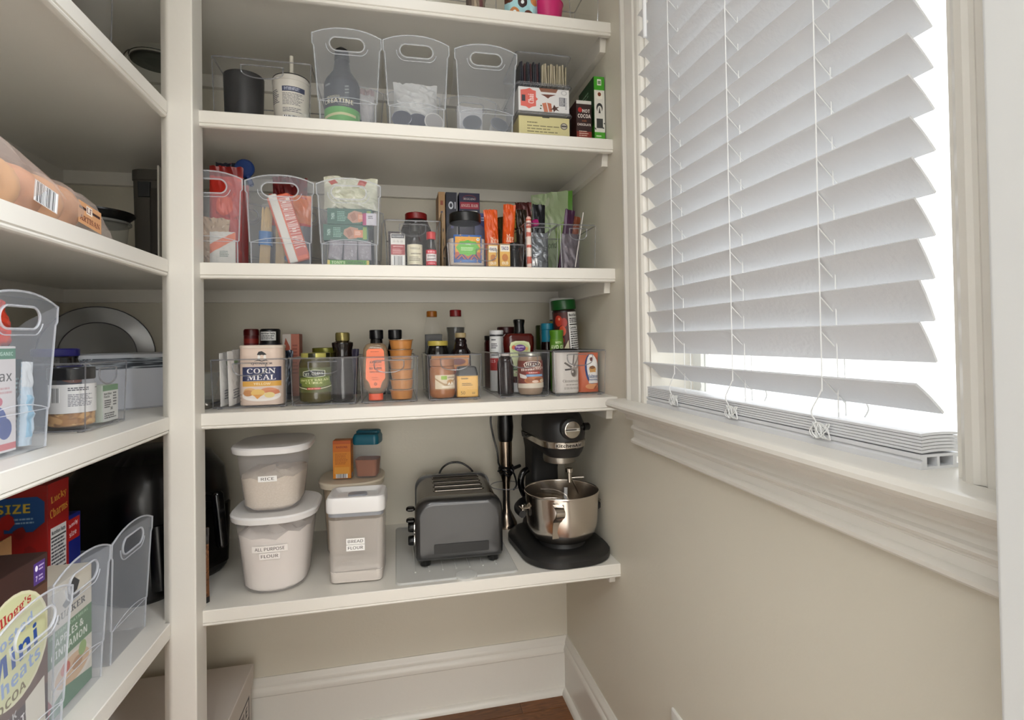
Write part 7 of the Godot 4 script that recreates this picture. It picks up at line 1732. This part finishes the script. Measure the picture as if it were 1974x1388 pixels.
	part(t, "grain_band", loft([[0.1002, 0.1285, 0.0755, 0.0585], [0.126, 0.1290, 0.0760, 0.059]], 7, false, false), art(512, 32, "#5a6068", [["s", 400, 6, 0.25, "#23262c", "#8a929a", "#343a42", "#c0c8ce"]], 0.5))
	part(t, "lid", loft([[0.1262, 0.1285, 0.0755, 0.0585], [0.134, 0.1275, 0.0745, 0.058], [0.138, 0.120, 0.068, 0.052]], 7), mat(0.78, 0.79, 0.81, 0.35))
	var pl := thing("glass_plate", "large clear glass plate with dark rings standing against the back wall", "plate", Vector3(-1.385, HD + 0.1345, 0.085), 32.0)
	part(pl, "disc", lathe_shape([[0.085, 0.0], [0.092, 0.003], [0.130, 0.012], [0.133, 0.013], [0.130, 0.015], [0.09, 0.006], [0.085, 0.003]], 56).moved(Transform3D(Basis(Vector3.RIGHT, PI / 2 - 0.12), Vector3.ZERO)).done(), mat(0.62, 0.63, 0.64, 0.15, 0.0, 0.42))
	for r in [0.131, 0.088]:
		part(pl, "ring", tube(Array(circle(r, 0.014 if r > 0.1 else 0.006, 56)), 0.0012, 4, true), mat(0.05, 0.05, 0.06, 0.4), Vector3.ZERO, Vector3(90.0 - 6.9, 0, 0))
	part(pl, "film_wrap", lathe_shape([[0.134, 0.016], [0.10, 0.0185], [0.02, 0.019]], 40, false).moved(Transform3D(Basis(Vector3.RIGHT, PI / 2 - 0.12), Vector3.ZERO)).done(), mat(0.85, 0.85, 0.86, 0.05, 0.0, 0.06))
	# third shelf, left: bagel bag, lidded glass pot, grey pitcher
	t = thing("bagel_bag", "clear printed bag of bagels lying along the left shelf", "bag", Vector3(-1.135, HC, 0.790), 0.0)
	var nz := FastNoiseLite.new()
	nz.seed = 5
	nz.frequency = 9.0
	var s := Shape.new()
	var rs := []
	for i in 20:
		var q := i / 19.0
		var z := lerpf(0.22, -0.185, q)
		var hgt := 0.052 * minf(1.0, pow((1.0 - q) * 2.4, 0.55)) * (0.85 + 0.15 * sin(q * 9.0)) + 0.006
		var wid := lerpf(0.062, 0.052, q) * (0.55 + 0.45 * minf(1.0, (1.0 - q) * 3.0))
		var ring := PackedVector3Array()
		for k in 18:
			var a := -TAU * k / 18
			var n := 1.0 + 0.22 * nz.get_noise_3d(cos(a) * 4.0, sin(a) * 4.0, z * 14.0)
			ring.append(Vector3(cos(a) * wid * n, maxf(0.001, hgt + sin(a) * hgt * n), z))
		rs.append(ring)
	s.rings(rs)
	part(t, "film", s.done(60), mat(0.94, 0.87, 0.83, 0.18, 0.0, 0.28))
	for k in 5:
		var bg := Shape.new()
		var br := []
		for i in 20:
			var a := TAU * i / 20
			br.append(Vector3(cos(a) * 0.027, sin(a) * 0.027, 0))
		bg.add(tube_shape(br, 0.0175, 10, true))
		part(t, "bagel", bg.done(60), art(64, 64, "#c98a52", [["s", 40, 9, 5, "#d99c62", "#b87640", "#e0b07a"]], 0.55) if k == 0 else mat(0.84, [0.58, 0.62, 0.57, 0.60, 0.59][k], 0.38, 0.55), Vector3(-0.002, 0.046, 0.165 - k * 0.052), Vector3(18, 25 + 8 * k, 0))
	part(t, "barcode_print", panel(0.046, 0.034), art(96, 64, "#d8d0cc", [["b", 4, 4, 92, 92]]), Vector3(0.058, 0.022, 0.075), Vector3(-6, 84, -14))
	part(t, "logo_print", panel(0.060, 0.040), art(160, 96, "#d09a6c", [["r", 4, 22, 30, 12, "#3a1c18"], ["r", 34, 8, 26, 36, "#f0e4d4"], ["t", "LF", 47, 26, 24, "#5a1c1c", "serifb", 22], ["r", 60, 22, 34, 12, "#3a1c18"], ["t", "ARTISAN", 50, 72, 24, "#5a1c14", "serifb", 86]]), Vector3(0.0565, 0.016, -0.045), Vector3(-6, 86, -10))
	t = thing("lidded_glass_pot", "glass pot with a flat black lid behind the bagel bag", "pot", Vector3(-1.285, HC, 0.300), 0.0)
	part(t, "glass", lathe([[0.050, 0.0], [0.055, 0.004], [0.066, 0.112]], 36, true), mat(0.70, 0.70, 0.66, 0.05, 0.0, 0.22))
	part(t, "rim", lathe([[0.067, 0.112], [0.072, 0.115], [0.072, 0.120], [0.067, 0.122]], 36), mat(0.55, 0.55, 0.53, 0.2, 0.0, 0.6))
	part(t, "lid", lathe([[0.062, 0.116], [0.066, 0.124], [0.080, 0.138], [0.080, 0.142], [0.06, 0.143]], 36), mat(0.02, 0.02, 0.021, 0.3))
	t = thing("grey_pitcher", "tall grey plastic pitcher half hidden by the post", "pitcher", Vector3(-1.215, HC, 0.130), 0.0)
	part(t, "body", loft([[0.0, 0.042, 0.050, 0.020], [0.26, 0.046, 0.055, 0.022], [0.262, 0.048, 0.057, 0.022], [0.288, 0.048, 0.057, 0.022], [0.292, 0.042, 0.05, 0.02]], 4), mat(0.30, 0.285, 0.26, 0.45))
	part(t, "handle", loft([[0.06, 0.014, 0.008, 0.006], [0.235, 0.014, 0.008, 0.006]], 3), mat(0.22, 0.20, 0.185, 0.45), Vector3(0.02, 0, 0.064))
	part(t, "pour_spout", loft([[0.215, 0.014, 0.004, 0.003], [0.255, 0.016, 0.004, 0.003]], 3), mat(0.16, 0.17, 0.18, 0.45), Vector3(-0.012, 0, 0.056))
	solo("paper_sheaf", "white paper sheaf upright beside the post", "paper", rbox(0.004, 0.27, 0.10, 0.0008), mat(0.80, 0.78, 0.74, 0.7), Vector3(-1.160, HC, 0.24), 8.0)
	# second shelf, left: clear bin with a pink bag, clip-top jar
	clear_bin("clear bin with a pink and grey bag at the upper edge of the picture", Vector3(-1.235, HB, 0.700), 0.19, 0.20, 0.26, 90.0, "clear bins on the left shelf", false)
	pouch("pink_grey_bag", "pink and grey bag in the clear bin up high", Vector3(-1.190, HB + 0.0072, 0.700), 0.150, 0.21, 0.06, art(96, 128, "#8a8078", [["r", 0, 60, 100, 40, "#b9866c"], ["s", 30, 12, 5, "#a89a90", "#6a625c", "#c8a090"]], 0.35), 90.0, Vector2(0, 0), 0.006, 141)
	t = thing("clip_top_jar", "clip-top glass jar half hidden by the post", "jar", Vector3(-1.185, HB, 0.210), 0.0)
	var green_glass := mat(0.62, 0.66, 0.60, 0.03, 0.0, 0.10)
	part(t, "glass", lathe([[0.055, 0.0], [0.066, 0.006], [0.070, 0.03], [0.070, 0.17], [0.064, 0.195], [0.054, 0.208], [0.054, 0.222]], 36, true), green_glass)
	part(t, "lid", lathe([[0.060, 0.226], [0.062, 0.230], [0.061, 0.240], [0.052, 0.250], [0.02, 0.254]], 36), green_glass)
	part(t, "gasket", lathe([[0.0575, 0.222], [0.060, 0.223], [0.060, 0.226], [0.0575, 0.2265]], 36), mat(0.20, 0.19, 0.16, 0.6))
	part(t, "rim_lines", tube(Array(circle(0.062, 0.231, 36)), 0.0012, 4, true), mat(0.12, 0.13, 0.11, 0.2))
	part(t, "clasp_wire", tube(curve([Vector3(-0.056, 0.205, 0.018), Vector3(-0.070, 0.214, 0.016), Vector3(-0.072, 0.234, 0.012), Vector3(-0.060, 0.247, 0.012), Vector3(-0.066, 0.232, 0.006), Vector3(-0.070, 0.212, 0.004), Vector3(-0.056, 0.202, 0.002)], 5), 0.0014, 5), mat(0.65, 0.64, 0.62, 0.2, 1.0))
